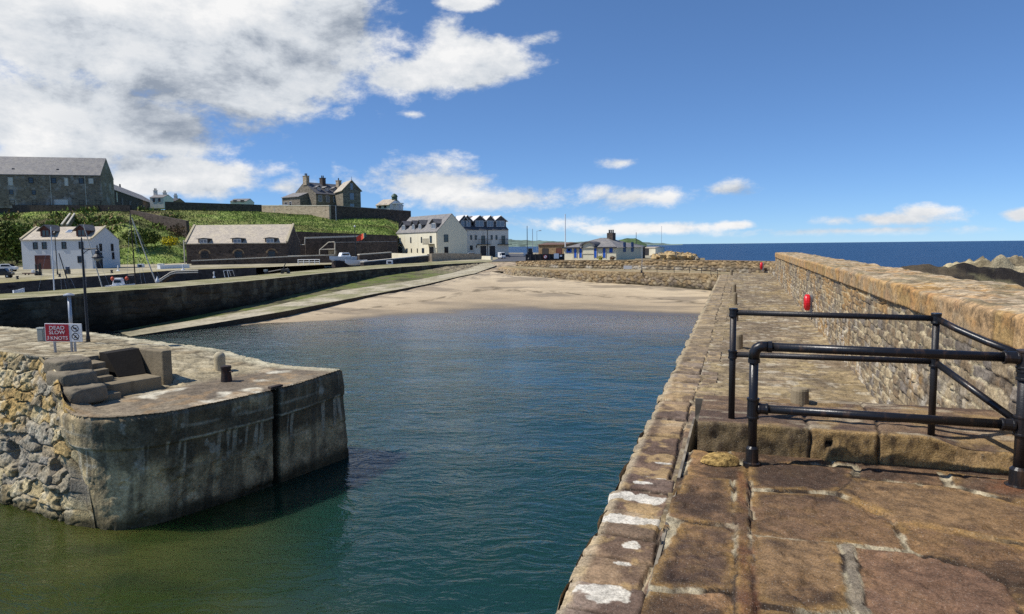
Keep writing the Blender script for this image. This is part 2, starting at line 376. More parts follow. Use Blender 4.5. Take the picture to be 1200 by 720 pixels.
M['glass_lit'] = plain('pale_glass', (.16, .20, .26), .12, .3, 2, 0, 0, .8)
M['frame_dark'] = plain('dark_frame', (.03, .028, .03), .6)
M['frame_white'] = plain('white_frame', (.7, .7, .7), .6)
M['brown_door'] = plain('brown_door', rgb(92, 50, 40), .6)
M['blue'] = plain('blue_paint', rgb(24, 86, 180), .5, .1, 3)
M['cream'] = plain('cream_render', rgb(232, 224, 198), .9, .08, 1.2, 0, .15, .2, (rgb(196, 186, 160), .35))
M['grey_render'] = plain('grey_harl', rgb(228, 221, 206), .95, .1, 1.0, 0, .2, .2, (rgb(160, 150, 138), .3))
M['white_harl'] = plain('white_harl', rgb(208, 210, 210), .95, .06, 1.0, 0, .2, .2, (rgb(200, 200, 196), .35))
M['asphalt'] = plain('asphalt', (.085, .085, .09), .9, .2, 1.5, 0, .2)
M['quaytop'] = plain('quay_paving', rgb(150, 142, 112), .92, .28, 1.2, 0, .3, .2, (rgb(120, 112, 84), .5))
M['timber'] = plain('dark_timber', rgb(60, 48, 40), .8, .3, 9, 0, .3)
M['house_stone'] = stonework('house_stone', [rgb(80, 75, 68), rgb(122, 114, 102), rgb(100, 93, 84), rgb(132, 122, 106)], rgb(150, 140, 122), .45, .22)
M['dark_stone'] = stonework('dark_stone', [rgb(58, 50, 46), rgb(98, 86, 78), rgb(76, 66, 62)], rgb(84, 76, 68), .5, .25)  # stone tones lowered to carry the shade of walls facing away from the sun
M['warehouse_stone'] = stonework('warehouse_stone', [rgb(104, 92, 78), rgb(148, 134, 114), rgb(124, 112, 96)], rgb(138, 126, 108), .55, .28, .9, (rgb(190, 186, 178), .55))
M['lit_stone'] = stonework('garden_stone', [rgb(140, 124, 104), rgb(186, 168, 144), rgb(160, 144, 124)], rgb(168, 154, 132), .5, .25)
M['brown_stone'] = stonework('shed_stone', [rgb(120, 96, 74), rgb(160, 136, 104)], rgb(140, 120, 94), .5, .25)
M['pale_cope'] = plain('pale_cope', rgb(206, 198, 180), .9, .2, 2)
M['slate_pale'] = slate('pale_slate', rgb(168, 156, 140), rgb(196, 182, 162), rgb(206, 190, 160), .5)
M['slate_grey'] = slate('grey_slate', rgb(110, 108, 108), rgb(140, 136, 134), rgb(164, 156, 140), .35)
M['slate_dark'] = slate('dark_slate', rgb(72, 72, 76), rgb(98, 98, 102), rgb(116, 112, 104), .25)
M['slate_red'] = slate('red_tile', rgb(108, 82, 70), rgb(128, 100, 84), rgb(116, 100, 86), .3)
M['step_conc'] = plain('step_concrete', rgb(134, 122, 100), .9, .45, 6, 0, .8, .2, (rgb(104, 94, 76), .75))  # base tone lowered to deepen the shade on the recess steps
M['shaded_conc'] = plain('shaded_concrete', rgb(42, 38, 33), .9, .4, 5, 0, .4, .2)  # shade of the recess is put into this base colour
M['kerb'] = plain('kerb_stone', rgb(128, 118, 100), .9, .5, 9, 0, 1.0, .2)
M['pale_stone'] = plain('pale_bollard_stone', rgb(182, 170, 142), .9, .25, 14, 0, .4, .2, (rgb(140, 126, 98), .5))
M['walk_stone'] = plain('grey_bollard_stone', rgb(142, 128, 104), .9, .3, 14, 0, .4, .2, (rgb(96, 86, 70), .5))
M['iron_rust'] = plain('rusty_iron', (.035, .028, .026), .7, .5, 22, 0, .5, .3, (rgb(92, 56, 42), .6))
M['lantern_glass'] = plain('lantern_glass', (.22, .23, .22), .15, .1, 5)
M['green_paint'] = plain('green_turret', rgb(58, 84, 66), .6)
M['pale_roof'] = plain('pale_dormer_slate', rgb(212, 210, 206), .6, .1, 3)
M['office_harl'] = plain('office_harl', rgb(212, 204, 180), .95, .15, 1.2, 0, .2, .2, (rgb(150, 142, 126), .4))
M['armour'] = plain('armour_stone', rgb(186, 160, 116), .9, .35, 2.5, 0, .5, .2)
M['armour_grey'] = plain('armour_grey_stone', rgb(150, 138, 118), .9, .35, 2.5, 0, .5, .2)
M['steel_dark'] = plain('dark_lamp_steel', (.06, .065, .07), .5, .2, 10)
M['tyre'] = plain('tyre_rubber', (.012, .012, .012), .8)
M['car_black'] = plain('black_car_paint', (.015, .016, .02), .25, .1, 4)
M['car_white'] = plain('white_car_paint', (.72, .73, .74), .25, .06, 4)
M['car_silver'] = plain('silver_car_paint', (.42, .44, .46), .25, .06, 4, .4)
M['car_blue'] = plain('blue_car_paint', (.03, .05, .10), .25, .06, 4)
M['fence_black'] = plain('black_boarding', (.022, .021, .022), .8, .3, 6)
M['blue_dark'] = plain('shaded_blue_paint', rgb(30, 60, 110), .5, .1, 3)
# ================================================================== WATER AND LAND
ZQ = 1.7        # level of the quays and the village ground
def water_mat(name, blue=False):
    m, t, b = new_mat(name); co = t.node('ShaderNodeTexCoord').outputs['Object']
    b.inputs['IOR'].default_value = 1.333
    if blue:
        n = t.noise(t.v('MULTIPLY', co, (.03, .10, .1)), 1, 5, .6)
        t.put(b.inputs['Base Color'], t.mix(n, (.003, .022, .064), (.009, .048, .125))); b.inputs['Roughness'].default_value = .32; b.inputs['Specular IOR Level'].default_value = .22
        h = t.m('ADD', t.noise(t.v('MULTIPLY', co, (.35, .8, 1)), 1, 4, .6), t.m('MULTIPLY', t.noise(t.v('MULTIPLY', co, (.06, .16, 1)), 1, 3, .6), 3)); bump(t, b, h, .55, .6)
    else:
        c = t.node('ShaderNodeAttribute', attribute_name='Col'); t.put(b.inputs['Base Color'], c.outputs['Color']); b.inputs['Roughness'].default_value = .08; m.node_tree.nodes['Principled BSDF'].subsurface_method = 'BURLEY'; b.inputs['Subsurface Weight'].default_value = .85; b.inputs['Subsurface Radius'].default_value = (.5, .9, .8); b.inputs['Subsurface Scale'].default_value = .8
        cr = t.v('MULTIPLY', t.v('ADD', co, t.v('SCALE', t.xyz(t.noise(co, .5, 2), t.noise(co, .6, 2), 0))), (1, 1, 1))
        rot = t.node('ShaderNodeVectorRotate', rotation_type='Z_AXIS'); t.put(rot.inputs['Vector'], cr); rot.inputs['Angle'].default_value = math.radians(-14)
        r = rot.outputs[0]
        w1 = t.noise(t.v('MULTIPLY', r, (1.9, 4.6, 1)), 1, 3, .55, .5); w2 = t.noise(t.v('MULTIPLY', r, (4.0, 9.5, 1)), 1, 3, .6, .5); w3 = t.noise(t.v('MULTIPLY', r, (.25, .6, 1)), 1, 2, .5)
        patch = t.m('ADD', .34, t.m('MULTIPLY', t.step(.36, .64, t.noise(t.v('MULTIPLY', co, (.10, .16, 1)), 1, 4, .65)), .66))
        h = t.m('ADD', t.m('MULTIPLY', w1, 1.0), t.m('ADD', t.m('MULTIPLY', w2, .34), t.m('MULTIPLY', w3, .6)))
        bump(t, b, t.m('MULTIPLY', h, patch), 1.0, .052)
    return m
M['sea'] = water_mat('open_sea', True); M['harbour'] = water_mat('harbour_water')
sea = MB(); n = 96
sea.v = [(30000 * math.cos(2 * math.pi * k / n), 30000 * math.sin(2 * math.pi * k / n), -.35) for k in range(n)]; sea.f = [tuple(range(n))]
props(sea.build('sea_water', M['sea']), kind='structure')

# harbour water: colour follows what lies under it (weedy shallows, deep blue, sand)
xs = np.linspace(-75, 4, 190); ys = np.concatenate([np.linspace(-4, 30, 140), np.linspace(30.5, 82, 90)])
X, Y = np.meshgrid(xs, ys, indexing='ij')
r_ = X * RH.x + Y * RH.y; d_ = X * FH.x + Y * FH.y
nz = fbm(X * .35, Y * .35, 4, 3); nz2 = fbm(X * .9, Y * .9, 3, 11)
deep = np.array((.008, .036, .028)); c = np.zeros(X.shape + (3,)) + deep
c = cmix(c, (.012, .044, .034), sst(13, 22, d_ + 3 * (nz - .5)))
c = cmix(c, (.050, .062, .055), sst(26, 34, d_ + 5 * (nz - .5)))
c = cmix(c, (.145, .125, .085), sst(33.5, 38.5, d_ + 2.5 * (nz - .5) + .25 * (r_ + 8)))
weed = sst(-1.2, -5.2, r_ + 2.0 * (nz - .5) + .28 * (d_ - 8)) * sst(15.5, 11, d_)
c = cmix(c, cmix(np.zeros(X.shape + (3,)) + (.030, .044, .010), (.054, .062, .016), sst(.4, .65, nz2)), weed)
c = cmix(c, (.02, .03, .012), sst(.62, .7, fbm(X * .5 + 3, Y * 1.1, 3, 77)) * weed * .7)
props(gridmesh('harbour_water', np.stack([X, Y, 0 * X], -1), c, M['harbour']), kind='structure')

# the land the village stands on: one sheet behind the quay edges
E_BACK = [P(-140, 336, ZQ), P(0, 332.5, ZQ), P(100, 325, ZQ), P(200, 318, ZQ), P(330, 312, ZQ)]
def npgrid(a, b, n, m):
    """grid between two polylines (lists of points)"""
    def res(pl, n):
        pl = np.array([tuple(p) for p in pl], float); L = np.r_[0, np.cumsum(np.linalg.norm(np.diff(pl, axis=0), axis=1))]
        q = np.linspace(0, L[-1], n); return np.stack([np.interp(q, L, pl[:, k]) for k in range(3)], -1), q
    A, qa = res(a, n); B, qb = res(b, n); t = np.linspace(0, 1, m)
    return A[:, None, :] + (B - A)[:, None, :] * t[None, :, None], qa, t
near = [P(-300, 345, ZQ), P(0, 332, ZQ), P(100, 324.5, ZQ), P(210, 316.5, ZQ), P(300, 313.6, ZQ), P(400, 309.5, ZQ), P(500, 307.5, ZQ), P(580, 307.3, ZQ), P(640, 306.5, ZQ)]
far_ = [G(-300, 190, ZQ), G(0, 190, ZQ), G(100, 190, ZQ), G(210, 190, ZQ), G(300, 190, ZQ), G(400, 190, ZQ), G(500, 185, ZQ), G(580, 185, ZQ), G(660, 175, ZQ)]
g, q, t = npgrid(near, far_, 160, 90)
nz = fbm(g[..., 0] * .4, g[..., 1] * .4, 4, 5); c = cmix(np.zeros(nz.shape + (3,)) + rgb(176, 166, 138), rgb(140, 132, 108), sst(.35, .65, nz))
c = cmix(c, rgb(150, 140, 96), (sst(4, 0, np.linspace(0, 60, 90))[None, :] * sst(.3, .6, nz)))
props(gridmesh('quay_ground', g, c, M['farstone']), kind='structure')
wall = MB()
for a, b in zip(near[:5], near[1:5]):
    wall.quad(a, b, Vector((b.x, b.y, -1)), Vector((a.x, a.y, -1)))
o = wall.build('inner_quay_face', M['dark_stone']); props(o, kind='structure')

# ground around and beyond the old station building, right of the road
lo = [P(600, 306.2, ZQ), P(640, 306, ZQ), P(700, 306, ZQ), P(760, 306, ZQ), P(820, 306, ZQ)]
hi = [G(560, 240, ZQ), G(640, 230, ZQ), G(700, 215, ZQ), G(740, 190, ZQ), G(775, 165, ZQ)]
g, q, t = npgrid(lo, hi, 60, 50); g[..., 2] -= .012
nz = fbm(g[..., 0] * .3, g[..., 1] * .3, 4, 15); c = cmix(np.zeros(nz.shape + (3,)) + rgb(178, 168, 146), rgb(128, 122, 92), sst(.4, .65, nz))
props(gridmesh('shore_ground', g, c, M['farstone']), kind='structure')
# road between the white flats and the coal bunkers
rd = MB(); rl = [P(574, 306.8, ZQ + .03), P(584, 303, ZQ + .03), P(578, 299.5, ZQ + .03), P(586, 297.3, ZQ + .03)]; rr = [P(628, 306.4, ZQ + .03), P(620, 303, ZQ + .03), P(622, 299.5, ZQ + .03), P(618, 297.3, ZQ + .03)]
for k in range(3): rd.quad(rl[k], rr[k], rr[k + 1], rl[k + 1])
props(rd.build('road', M['asphalt']), kind='structure')

# ---------------------------------------------------------------- beach
shore = [(200, 391), (250, 385), (300, 380.5), (350, 378.5), (400, 376.5), (480, 374), (575, 371.5), (700, 370.5), (760, 371), (850, 372)]
top = [(200, 388, .02), (250, 380.5, .10), (300, 372, .18), (350, 363.5, .30), (400, 354, .48), (480, 340, .80), (575, 320, 1.45), (606, 325, 1.30), (700, 331.5, 1.0), (850, 344, .68)]
a = [P(x, y + 5, -.12) for x, y in shore]; b = [P(x, y, z) for x, y, z in top]
n, m = 260, 120
def respx(pts, n):
    pts = np.array([tuple(p) for p in pts]); k = np.linspace(0, 1, len(pts)); q = np.linspace(0, 1, n); return np.stack([np.interp(q, k, pts[:, i]) for i in range(3)], -1)
A_ = respx(a, n); B_ = respx(b, n); t = np.linspace(0, 1.06, m)
g = A_[:, None] + (B_ - A_)[:, None] * t[None, :, None]
nx_ = fbm(g[..., 0] * .25, g[..., 1] * .55, 4, 21); g[..., 2] += (nx_ - .5) * .10 * sst(.05, .3, t)[None] + .04 * (fbm(g[..., 0] * 1.2, g[..., 1] * 1.2, 3, 22) - .5) * sst(.2, .5, t)[None]
c = cmix(np.zeros(nx_.shape + (3,)) + rgb(176, 157, 128), rgb(196, 177, 146), sst(.35, .9, t[None] + .5 * (nx_ - .5)))
c = cmix(c, rgb(138, 124, 104), .8 * sst(.56, .66, fbm(g[..., 0] * .22 + 9, g[..., 1] * .7, 4, 25)) * sst(.25, .4, t)[None] )
wrack = sst(.05, .02, np.abs(t[None] - .52 - .16 * (fbm(g[..., 0] * .18, g[..., 1] * .1, 3, 28) - .5))) * sst(.48, .6, fbm(g[..., 0] * 2.2, g[..., 1] * 3.5, 4, 29)); c = cmix(c, rgb(92, 80, 60), .75 * wrack)
c = cmix(c, rgb(156, 139, 112), .28 * sst(.5, .62, fbm(g[..., 0] * .9, g[..., 1] * 3.2, 4, 30)))
wet = sst(.36, .10, t[None] + .25 * (nx_ - .5)); c = cmix(c, rgb(98, 88, 70), wet * .92)
# stones washed against the head of the beach
c = cmix(c, rgb(126, 116, 100), .8 * sst(.88, .97, t[None] + .12 * (fbm(g[..., 0] * 2, g[..., 1] * 2, 3, 26) - .5)) * sst(.5, .62, fbm(g[..., 0] * 3, g[..., 1] * 3, 2, 27)))
c = np.concatenate([c, (1 - .72 * wet)[..., None]], -1)
props(gridmesh('beach_sand', g, c, M['sand']), kind='structure')

# ================================================================== SLIPWAY
slip = thing('slipway', 'long pale concrete slipway sloping from the sand up to the road', 'slipway', P(500, 333, .8))
so = [(120, 400, -.25), (155, 394.5, .02), (247, 380, .22), (333, 365.5, .45), (433, 346, .75), (500, 333.5, 1.05), (538, 324.5, 1.30), (556, 321, 1.42), (582, 311.5, 1.70)]
si = [(110, 394, -.25), (143, 389.5, .02), (233, 374.5, .22), (313, 360, .45), (400, 340.5, .75), (490, 328, 1.05), (530, 319.8, 1.30), (548, 315.3, 1.42), (570, 307.2, 1.70)]
O_ = [P(*p) for p in so]; I_ = [P(*p) for p in si]
n, m = 240, 14
A_ = respx(O_, n); B_ = respx(I_, n); t = np.linspace(0, 1, m); g = A_[:, None] + (B_ - A_)[:, None] * t[None, :, None]
nz = fbm(g[..., 0] * .8, g[..., 1] * .8, 4, 31); s = np.linspace(0, 1, n)[:, None]
g[..., 2] += .05 * (nz - .5)
c = cmix(np.zeros(nz.shape + (3,)) + rgb(178, 168, 144), rgb(152, 142, 116), sst(.35, .65, nz)); c = cmix(c, rgb(118, 112, 84), .85 * sst(.30, .1, s + .1 * nz) )
c = cmix(c, rgb(128, 132, 84), .45 * sst(.5, .66, nz) * sst(.15, .3, s) * sst(.66, .5, s))
gridmesh('ramp_surface', g, c, M['farstone'], slip)
f_ = np.stack([A_ + np.array((0, 0, .02)), A_ * np.array((1, 1, 0)) + np.array((0, 0, -1.2))], 1); cf = np.zeros(f_.shape) + rgb(74, 66, 54)
gridmesh('ramp_edge', f_, cf, M['farstone'], slip)
# weedy shelf and rubble between ramp and quay wall
MQF = [(-220, 372), (-60, 356.5), (0, 351.5), (50, 348), (100, 343.8), (200, 337), (290, 329.6), (380, 320.3), (440, 315.2), (520, 309.8), (578, 306.9)]
MQZ = 2.0
MF = [P(x, y, lerp(MQZ, ZQ + .05, min(1, max(0, (x - 380) / 198)))) for x, y in MQF]
ws = [P(143, 389.5, .0), P(233, 374.5, .2), P(313, 360, .43), P(400, 340.5, .73), P(490, 328, 1.03), P(530, 319.8, 1.28), P(548, 315.3, 1.40), P(570, 307.4, 1.66)]
wb = [Vector((p.x, p.y, z)) for p, z in zip([D(130, 380, depth(MF[4]) * 1.02)] + [MF[5], MF[6], MF[7], MF[8], MF[9] * .7 + MF[8] * .3, MF[9], MF[10]], (.0, .15, .45, .8, 1.15, 1.35, 1.5, 1.66))]
A_ = respx(ws, 200); B_ = respx(wb, 200); t = np.linspace(0, 1, 26); g = A_[:, None] + (B_ - A_)[:, None] * t[None, :, None]
s = np.linspace(0, 1, 200)[:, None]; nz = fbm(g[..., 0] * 1.1, g[..., 1] * 1.1, 4, 41); rk = sst(.62, .8, s)
g[..., 2] += (.10 + .45 * rk) * (fbm(g[..., 0] * 1.6, g[..., 1] * 1.6, 3, 42) - .5) * np.sin(np.pi * t)[None]
c = cmix(np.zeros(nz.shape + (3,)) + rgb(106, 101, 72), rgb(98, 108, 52), sst(.4, .6, nz)); c = cmix(c, rgb(70, 66, 48), .8 * sst(.58, .7, fbm(g[..., 0] * .6, g[..., 1] * .6, 3, 44)))
c = cmix(c, cmix(np.zeros(nz.shape + (3,)) + rgb(150, 138, 112), rgb(92, 84, 70), sst(.4, .6, fbm(g[..., 0] * 3, g[..., 1] * 3, 2, 45))), rk)
props(gridmesh('weedy_shelf', g, c, M['farstone']), kind='structure')

# ================================================================== INNER QUAY WALL (left middle)
def loft(name, topl, botl, n, m, mat, parent, dispf, colf, even=True):
    rs = respx if not even else (lambda p, n: npgrid(p, p, n, 2)[0][:, 0])
    A_ = rs(topl, n); B_ = rs(botl, n); t = np.linspace(0, 1, m); g = A_[:, None] + (B_ - A_)[:, None] * t[None, :, None]
    tan = np.gradient(A_ + B_, axis=0); tan[:, 2] = 0; tan /= np.linalg.norm(tan, axis=1)[:, None]; nrm = np.stack([tan[:, 1], -tan[:, 0], 0 * tan[:, 0]], -1)
    s = np.r_[0, np.cumsum(np.linalg.norm(np.diff((A_ + B_) / 2, axis=0), axis=1))]; S = np.repeat(s[:, None], m, 1)
    Z = g[..., 2].copy(); d = dispf(S, Z, t[None] + 0 * S); g = g + nrm[:, None, :] * d[..., None]
    return gridmesh(name, g, colf(S, Z, t[None] + 0 * S), mat, parent), g
quay = thing('quay_wall', 'long dark stone quay wall with a flat grassy-grey top behind the slipway', 'quay wall', tuple(P(200, 337, 0)))
bot = [Vector((p.x, p.y, -.6)) for p in MF]
def wall_fn(w, h, seed, bulge=.05, deep_=.06):
    def f(S, Z, t):
        r, r2, d = masonry(S, Z, w, h, seed, .35); return bulge * (r - .5) * 2 * sst(0, .04, d) - deep_ * sst(.03, 0, d) + .04 * (fbm(S * 2, Z * 2, 3, seed) - .5)
    return f
def quay_col(S, Z, t):
    r, r2, d = masonry(S, Z, .8, .36, 3, .35)
    c = pal(r, [rgb(78, 70, 58), rgb(64, 57, 47), rgb(92, 84, 69), rgb(72, 64, 52)]); c = cmix(c, rgb(60, 54, 44), .8 * sst(.035, 0, d))  # stone tones darkened so the wall's shade sits in the colour
    nz = fbm(S * .5, Z * 1.3, 4, 8); c = cmix(c, rgb(120, 112, 92), .5 * sst(.58, .7, fbm(S * 1.8, Z * .25, 3, 9)) * sst(.5, 1.5, Z))
    return cmix(c, rgb(30, 29, 21), .9 * sst(1.1, .3, Z + 1.0 * (nz - .5)))
loft('wall_face', MF, bot, 640, 50, M['farstone'], quay, wall_fn(.8, .36, 3), quay_col)
MB_ = [(-220, 361), (-60, 348.8), (0, 344.8), (50, 341.4), (100, 337.8), (200, 330.9), (290, 323.6), (380, 315.3), (440, 311), (520, 306.7), (574, 305.6)]
MBk = [P(x, y, lerp(MQZ, ZQ + .05, min(1, max(0, (x - 380) / 198)))) for x, y in MB_]
A_ = respx(MF, 300); B_ = respx(MBk, 300); t = np.linspace(0, 1, 24); g = A_[:, None] + (B_ - A_)[:, None] * t[None, :, None]
nz = fbm(g[..., 0] * .9, g[..., 1] * .9, 4, 51); g[..., 2] += .03 * (nz - .5)
c = cmix(np.zeros(nz.shape + (3,)) + rgb(158, 150, 118), rgb(134, 130, 92), sst(.35, .65, nz)); c = cmix(c, rgb(178, 170, 146), .7 * sst(.16, .05, t[None] + 0 * nz)); c = cmix(c, rgb(112, 114, 62), .6 * sst(.58, .7, fbm(g[..., 0] * .4, g[..., 1] * .4, 3, 53)))
gridmesh('quay_top', g, c, M['farstone'], quay)
bk = MB()
for a, b in zip(MBk, MBk[1:]): bk.quad(b, a, Vector((a.x, a.y, -.6)), Vector((b.x, b.y, -.6)))
bk.build('back_face', M['dark_stone'], quay, world=True)

# ================================================================== RIGHT PIER
SL = .0115
def zl(u): return 1.35 + SL * u                       # lower walkway
ZP = 2.35; ZS = 2.583                                  # platform and its step
VE, VI, VW = -1.24, -.655, 2.19                        # outer coping edge, inner coping joint, parapet foot
UEND = float(P(843, 322, 1.93).y)
pier = thing('stone_pier', 'long brown stone pier with coping stones running along the right of the harbour', 'pier', (0, 6, 0))
def ugrid(u0, u1, k, dmin):
    u = [u0]
    while u[-1] < u1: u.append(u[-1] + max(dmin, k * abs(u[-1] - 0)))
    return np.array(u)
STONE_COLS = [rgb(146, 122, 96), rgb(120, 98, 80), rgb(168, 146, 116), rgb(136, 118, 104), rgb(158, 132, 98), rgb(112, 94, 82)]
# --- coping
u = ugrid(1.2, UEND + .3, .0028, .012); v = np.concatenate([np.linspace(VE - .03, VE + .05, 6)[:-1], np.linspace(VE + .05, -.36, 56)])
U, V = np.meshgrid(u, v, indexing='ij')
# stone boundaries along the pier
rs = np.random.RandomState(4); bnd = [float(P(700, y, 1.36).y) for y in (760, 722, 686, 653, 628, 599, 576, 560, 530, 512)]
while bnd[-1] < UEND + 1: bnd.append(bnd[-1] + rs.uniform(.27, .50))
bnd = np.array([0.6] + bnd); jog = (fbm(U * 3, V * 2.5, 3, 61) - .5) * .09
k = np.searchsorted(bnd, (U + jog + .10 * (V - VE)).ravel()).reshape(U.shape); k = np.clip(k, 1, len(bnd) - 1); uu = U + jog + .10 * (V - VE)
dj = np.minimum(uu - bnd[k - 1], bnd[k] - uu); inner = VI + (_h(k, 0 * k, 5) - .5) * .10 + (fbm(U * 4, 0 * U, 2, 62) - .5) * .05
dj = np.minimum(dj, np.abs(V - inner)); rk = _h(k, 0 * k, 1); rk2 = _h(k, 0 * k, 2)
gap = sst(.035, .0, dj)
Z = zl(U) + (rk - .5) * .05 - .045 * gap + .03 * (fbm(U * 2.5, V * 2.5, 4, 63) - .5) - .03 * sst(.10, .0, V - (VE + .012 * (rk2 - .5))) ** 2 + .012 * (fbm(U * 12, V * 12, 3, 64) - .5)
edge_v = VE + (rk2 - .5) * .06 + (fbm(U * 5, 0 * U, 3, 65) - .5) * .06
VV = np.where(V < VE + .05, V + (edge_v - VE), V); Z = np.where(V < VE - .02, Z - .05, Z)
c = pal(rk, STONE_COLS); nz = fbm(U * 1.6, V * 1.6, 5, 66); nz2 = fbm(U * 5, V * 5, 4, 67)
c = cmix(c, rgb(88, 70, 60), .75 * sst(.46, .60, nz)); c = cmix(c, rgb(178, 150, 104), .6 * sst(.55, .68, nz2)); c = cmix(c, rgb(186, 172, 142), .5 * sst(.12, .02, V - VE) + 0 * nz)
c = cmix(c, rgb(160, 146, 116), .45 * sst(8, 20, U)); c = cmix(c, rgb(52, 43, 36), .95 * sst(.024, .008, dj + .012 * (nz2 - .5)) * (rk2 > .25)); c = cmix(c, rgb(170, 158, 132), .8 * sst(.02, .006, dj) * (rk2 <= .25))
# old lime-white patches on the nearest coping stones
for (px, py, sx, sy) in ((743, 589, .30, .13), (736, 614, .27, .12), (740, 643, .075, .065), (728, 664, .07, .03), (706, 702, .24, .16), (768, 567, .13, .05), (753, 575, .12, .04), (640, 760, .2, .2), (778, 548, .1, .03)):
    p = P(px, py, 1.37); q = ((U - p.y) / sy) ** 2 + ((V - p.x) / sx) ** 2
    mk = sst(1.1, .95, q + 2.2 * (fbm(U * 6, V * 6, 5, 68) - .5) + .8 * (fbm(U * 22, V * 22, 3, 60) - .5)); c = cmix(c, rgb(206, 200, 186), .92 * mk * sst(.35, .5, fbm(U * 14, V * 14, 3, 69) + .28)); 
gridmesh('coping', np.stack([VV, U, Z], -1), c, M['stone'], pier, flip=True)
# --- harbour face of the pier, below the coping
def pier_col(S, Z, t):
    r, r2, d = masonry(S, Z, .7, .35, 13, .3); c = pal(r, [rgb(122, 108, 88), rgb(100, 90, 74), rgb(140, 124, 100)]); c = cmix(c, rgb(60, 54, 46), .8 * sst(.03, 0, d)); return cmix(c, rgb(40, 40, 26), .8 * sst(.7, .2, Z))
tp = [Vector((VE - .02, y, zl(y) - .05)) for y in (UEND, 30, 12, -3)]; loft('harbour_face', tp, [Vector((p.x, p.y, -1)) for p in tp], 300, 24, M['stone'], pier, wall_fn(.7, .35, 13, .03, .03), pier_col)
# --- lower walkway of worn setts between coping and parapet
u = ugrid(6.4, UEND + 2.5, .0034, .012); v = np.linspace(VI - .02, VW + .12, 150); U, V = np.meshgrid(u, v, indexing='ij')
r, r2, d, tl_ = voro4(V + .3 * (fbm(U, V, 2, 71) - .5), U + .25 * (fbm(U + 5, V, 2, 72) - .5), .46, .19, 73, .9, .7)
Z = zl(U) + .022 * (r - .5) + .03 * tl_ - .016 * sst(.025, 0, d) + .03 * (fbm(U * 3, V * 3, 4, 74) - .5) + .02 * (fbm(U * 14, V * 9, 3, 79) - .5) + .03 * sst(VW - .12, VW + .1, V)
c = pal(r2, [rgb(150, 134, 108), rgb(126, 112, 92), rgb(170, 152, 120), rgb(138, 120, 96), rgb(158, 140, 104)]); nz = fbm(U * .8, V * 1.2, 5, 75)
c = cmix(c, rgb(104, 90, 72), .6 * sst(.42, .62, nz)); c = cmix(c, rgb(104, 92, 74), .55 * sst(.5, .62, fbm(U * 9, V * 2.2, 4, 70))); c = cmix(c, rgb(176, 154, 108), .32 * sst(.5, .66, fbm(U * .5 + 7, V * 1.5, 4, 76))); c = cmix(c, rgb(96, 84, 70), .6 * sst(.020, .0, d)); c = cmix(c, rgb(196, 186, 164), .55 * sst(.62, .74, fbm(U * 6, V * 3, 5, 78)))
gridmesh('walkway', np.stack([V, U, Z], -1), c, M['stone'], pier, flip=True)
# --- raised platform the railings stand on
U0, U1 = 1.4, 5.95; VL = -.415
def pw(x, y): p = P(x, y, ZP); return (p.x, p.y)
JX = lambda *pts: [pw(*p) for p in pts]
slabs = [JX((812, 520), (875, 545), (876, 562), (858, 563), (802, 558)),
         JX((802, 558), (858, 563), (861, 617), (796, 611), (780, 606)), JX((796, 611), (861, 617), (862, 690), (760, 688), (755, 684)), JX((758, 690), (862, 692), (862, 770), (700, 770)), 
         JX((861, 563), (876, 562), (880, 626), (885, 714), (888, 800), (862, 800)),
         JX((876, 540), (1000, 545), (1000, 562), (980, 576), (880, 572)),
         JX((880, 574), (980, 578), (1047, 608), (1063, 641), (978, 634), (880, 626)),
         JX((980, 576), (1000, 560), (1120, 570), (1230, 600), (1215, 640), (1050, 607)), JX((1110, 555), (1290, 575), (1330, 640), (1232, 600), (1120, 569)),
         JX((1050, 609), (1215, 642), (1290, 690), (1185, 680), (1144, 663), (1065, 642)),
         JX((880, 628), (978, 636), (983, 640), (999, 716), (949, 718), (885, 710)), JX((983, 638), (999, 637), (1022, 722), (1000, 722)),
         JX((1000, 640), (1065, 644), (1144, 664), (1178, 682), (1205, 735), (1230, 800), (1022, 740)), JX((1180, 683), (1290, 692), (1400, 800), (1236, 800)),
         JX((885, 712), (949, 720), (1000, 722), (1020, 800), (888, 800)), JX((1216, 642), (1330, 640), (1450, 720), (1292, 690))]
u = np.arange(U0, U1 + .012, .0125); v = np.arange(VL, VW + .5, .0125); U, V = np.meshgrid(u, v, indexing='ij')
wx = V + .026 * (fbm(U * 7, V * 7, 4, 81, .65) - .5) * 2; wy = U + .026 * (fbm(U * 7 + 9, V * 7, 4, 82, .65) - .5) * 2
best = np.full(U.shape, -9.); sid = np.full(U.shape, -1)
for i, pl in enumerate(slabs):
    pl = np.array(pl); inside = np.zeros(U.shape, bool); dist = np.full(U.shape, 9.); j = len(pl) - 1
    for k in range(len(pl)):
        x1, y1 = pl[k]; x0, y0 = pl[j]
        inside ^= ((y1 > wy) != (y0 > wy)) & (wx < (x0 - x1) * (wy - y1) / (y0 - y1 + 1e-12) + x1)
        dx, dy = x1 - x0, y1 - y0; tt = np.clip(((wx - x0) * dx + (wy - y0) * dy) / (dx * dx + dy * dy + 1e-12), 0, 1); dist = np.minimum(dist, np.hypot(wx - x0 - tt * dx, wy - y0 - tt * dy)); j = k
    sd = np.where(inside, dist, -dist); up = sd > best; best = np.where(up, sd, best); sid = np.where(up, i, sid)
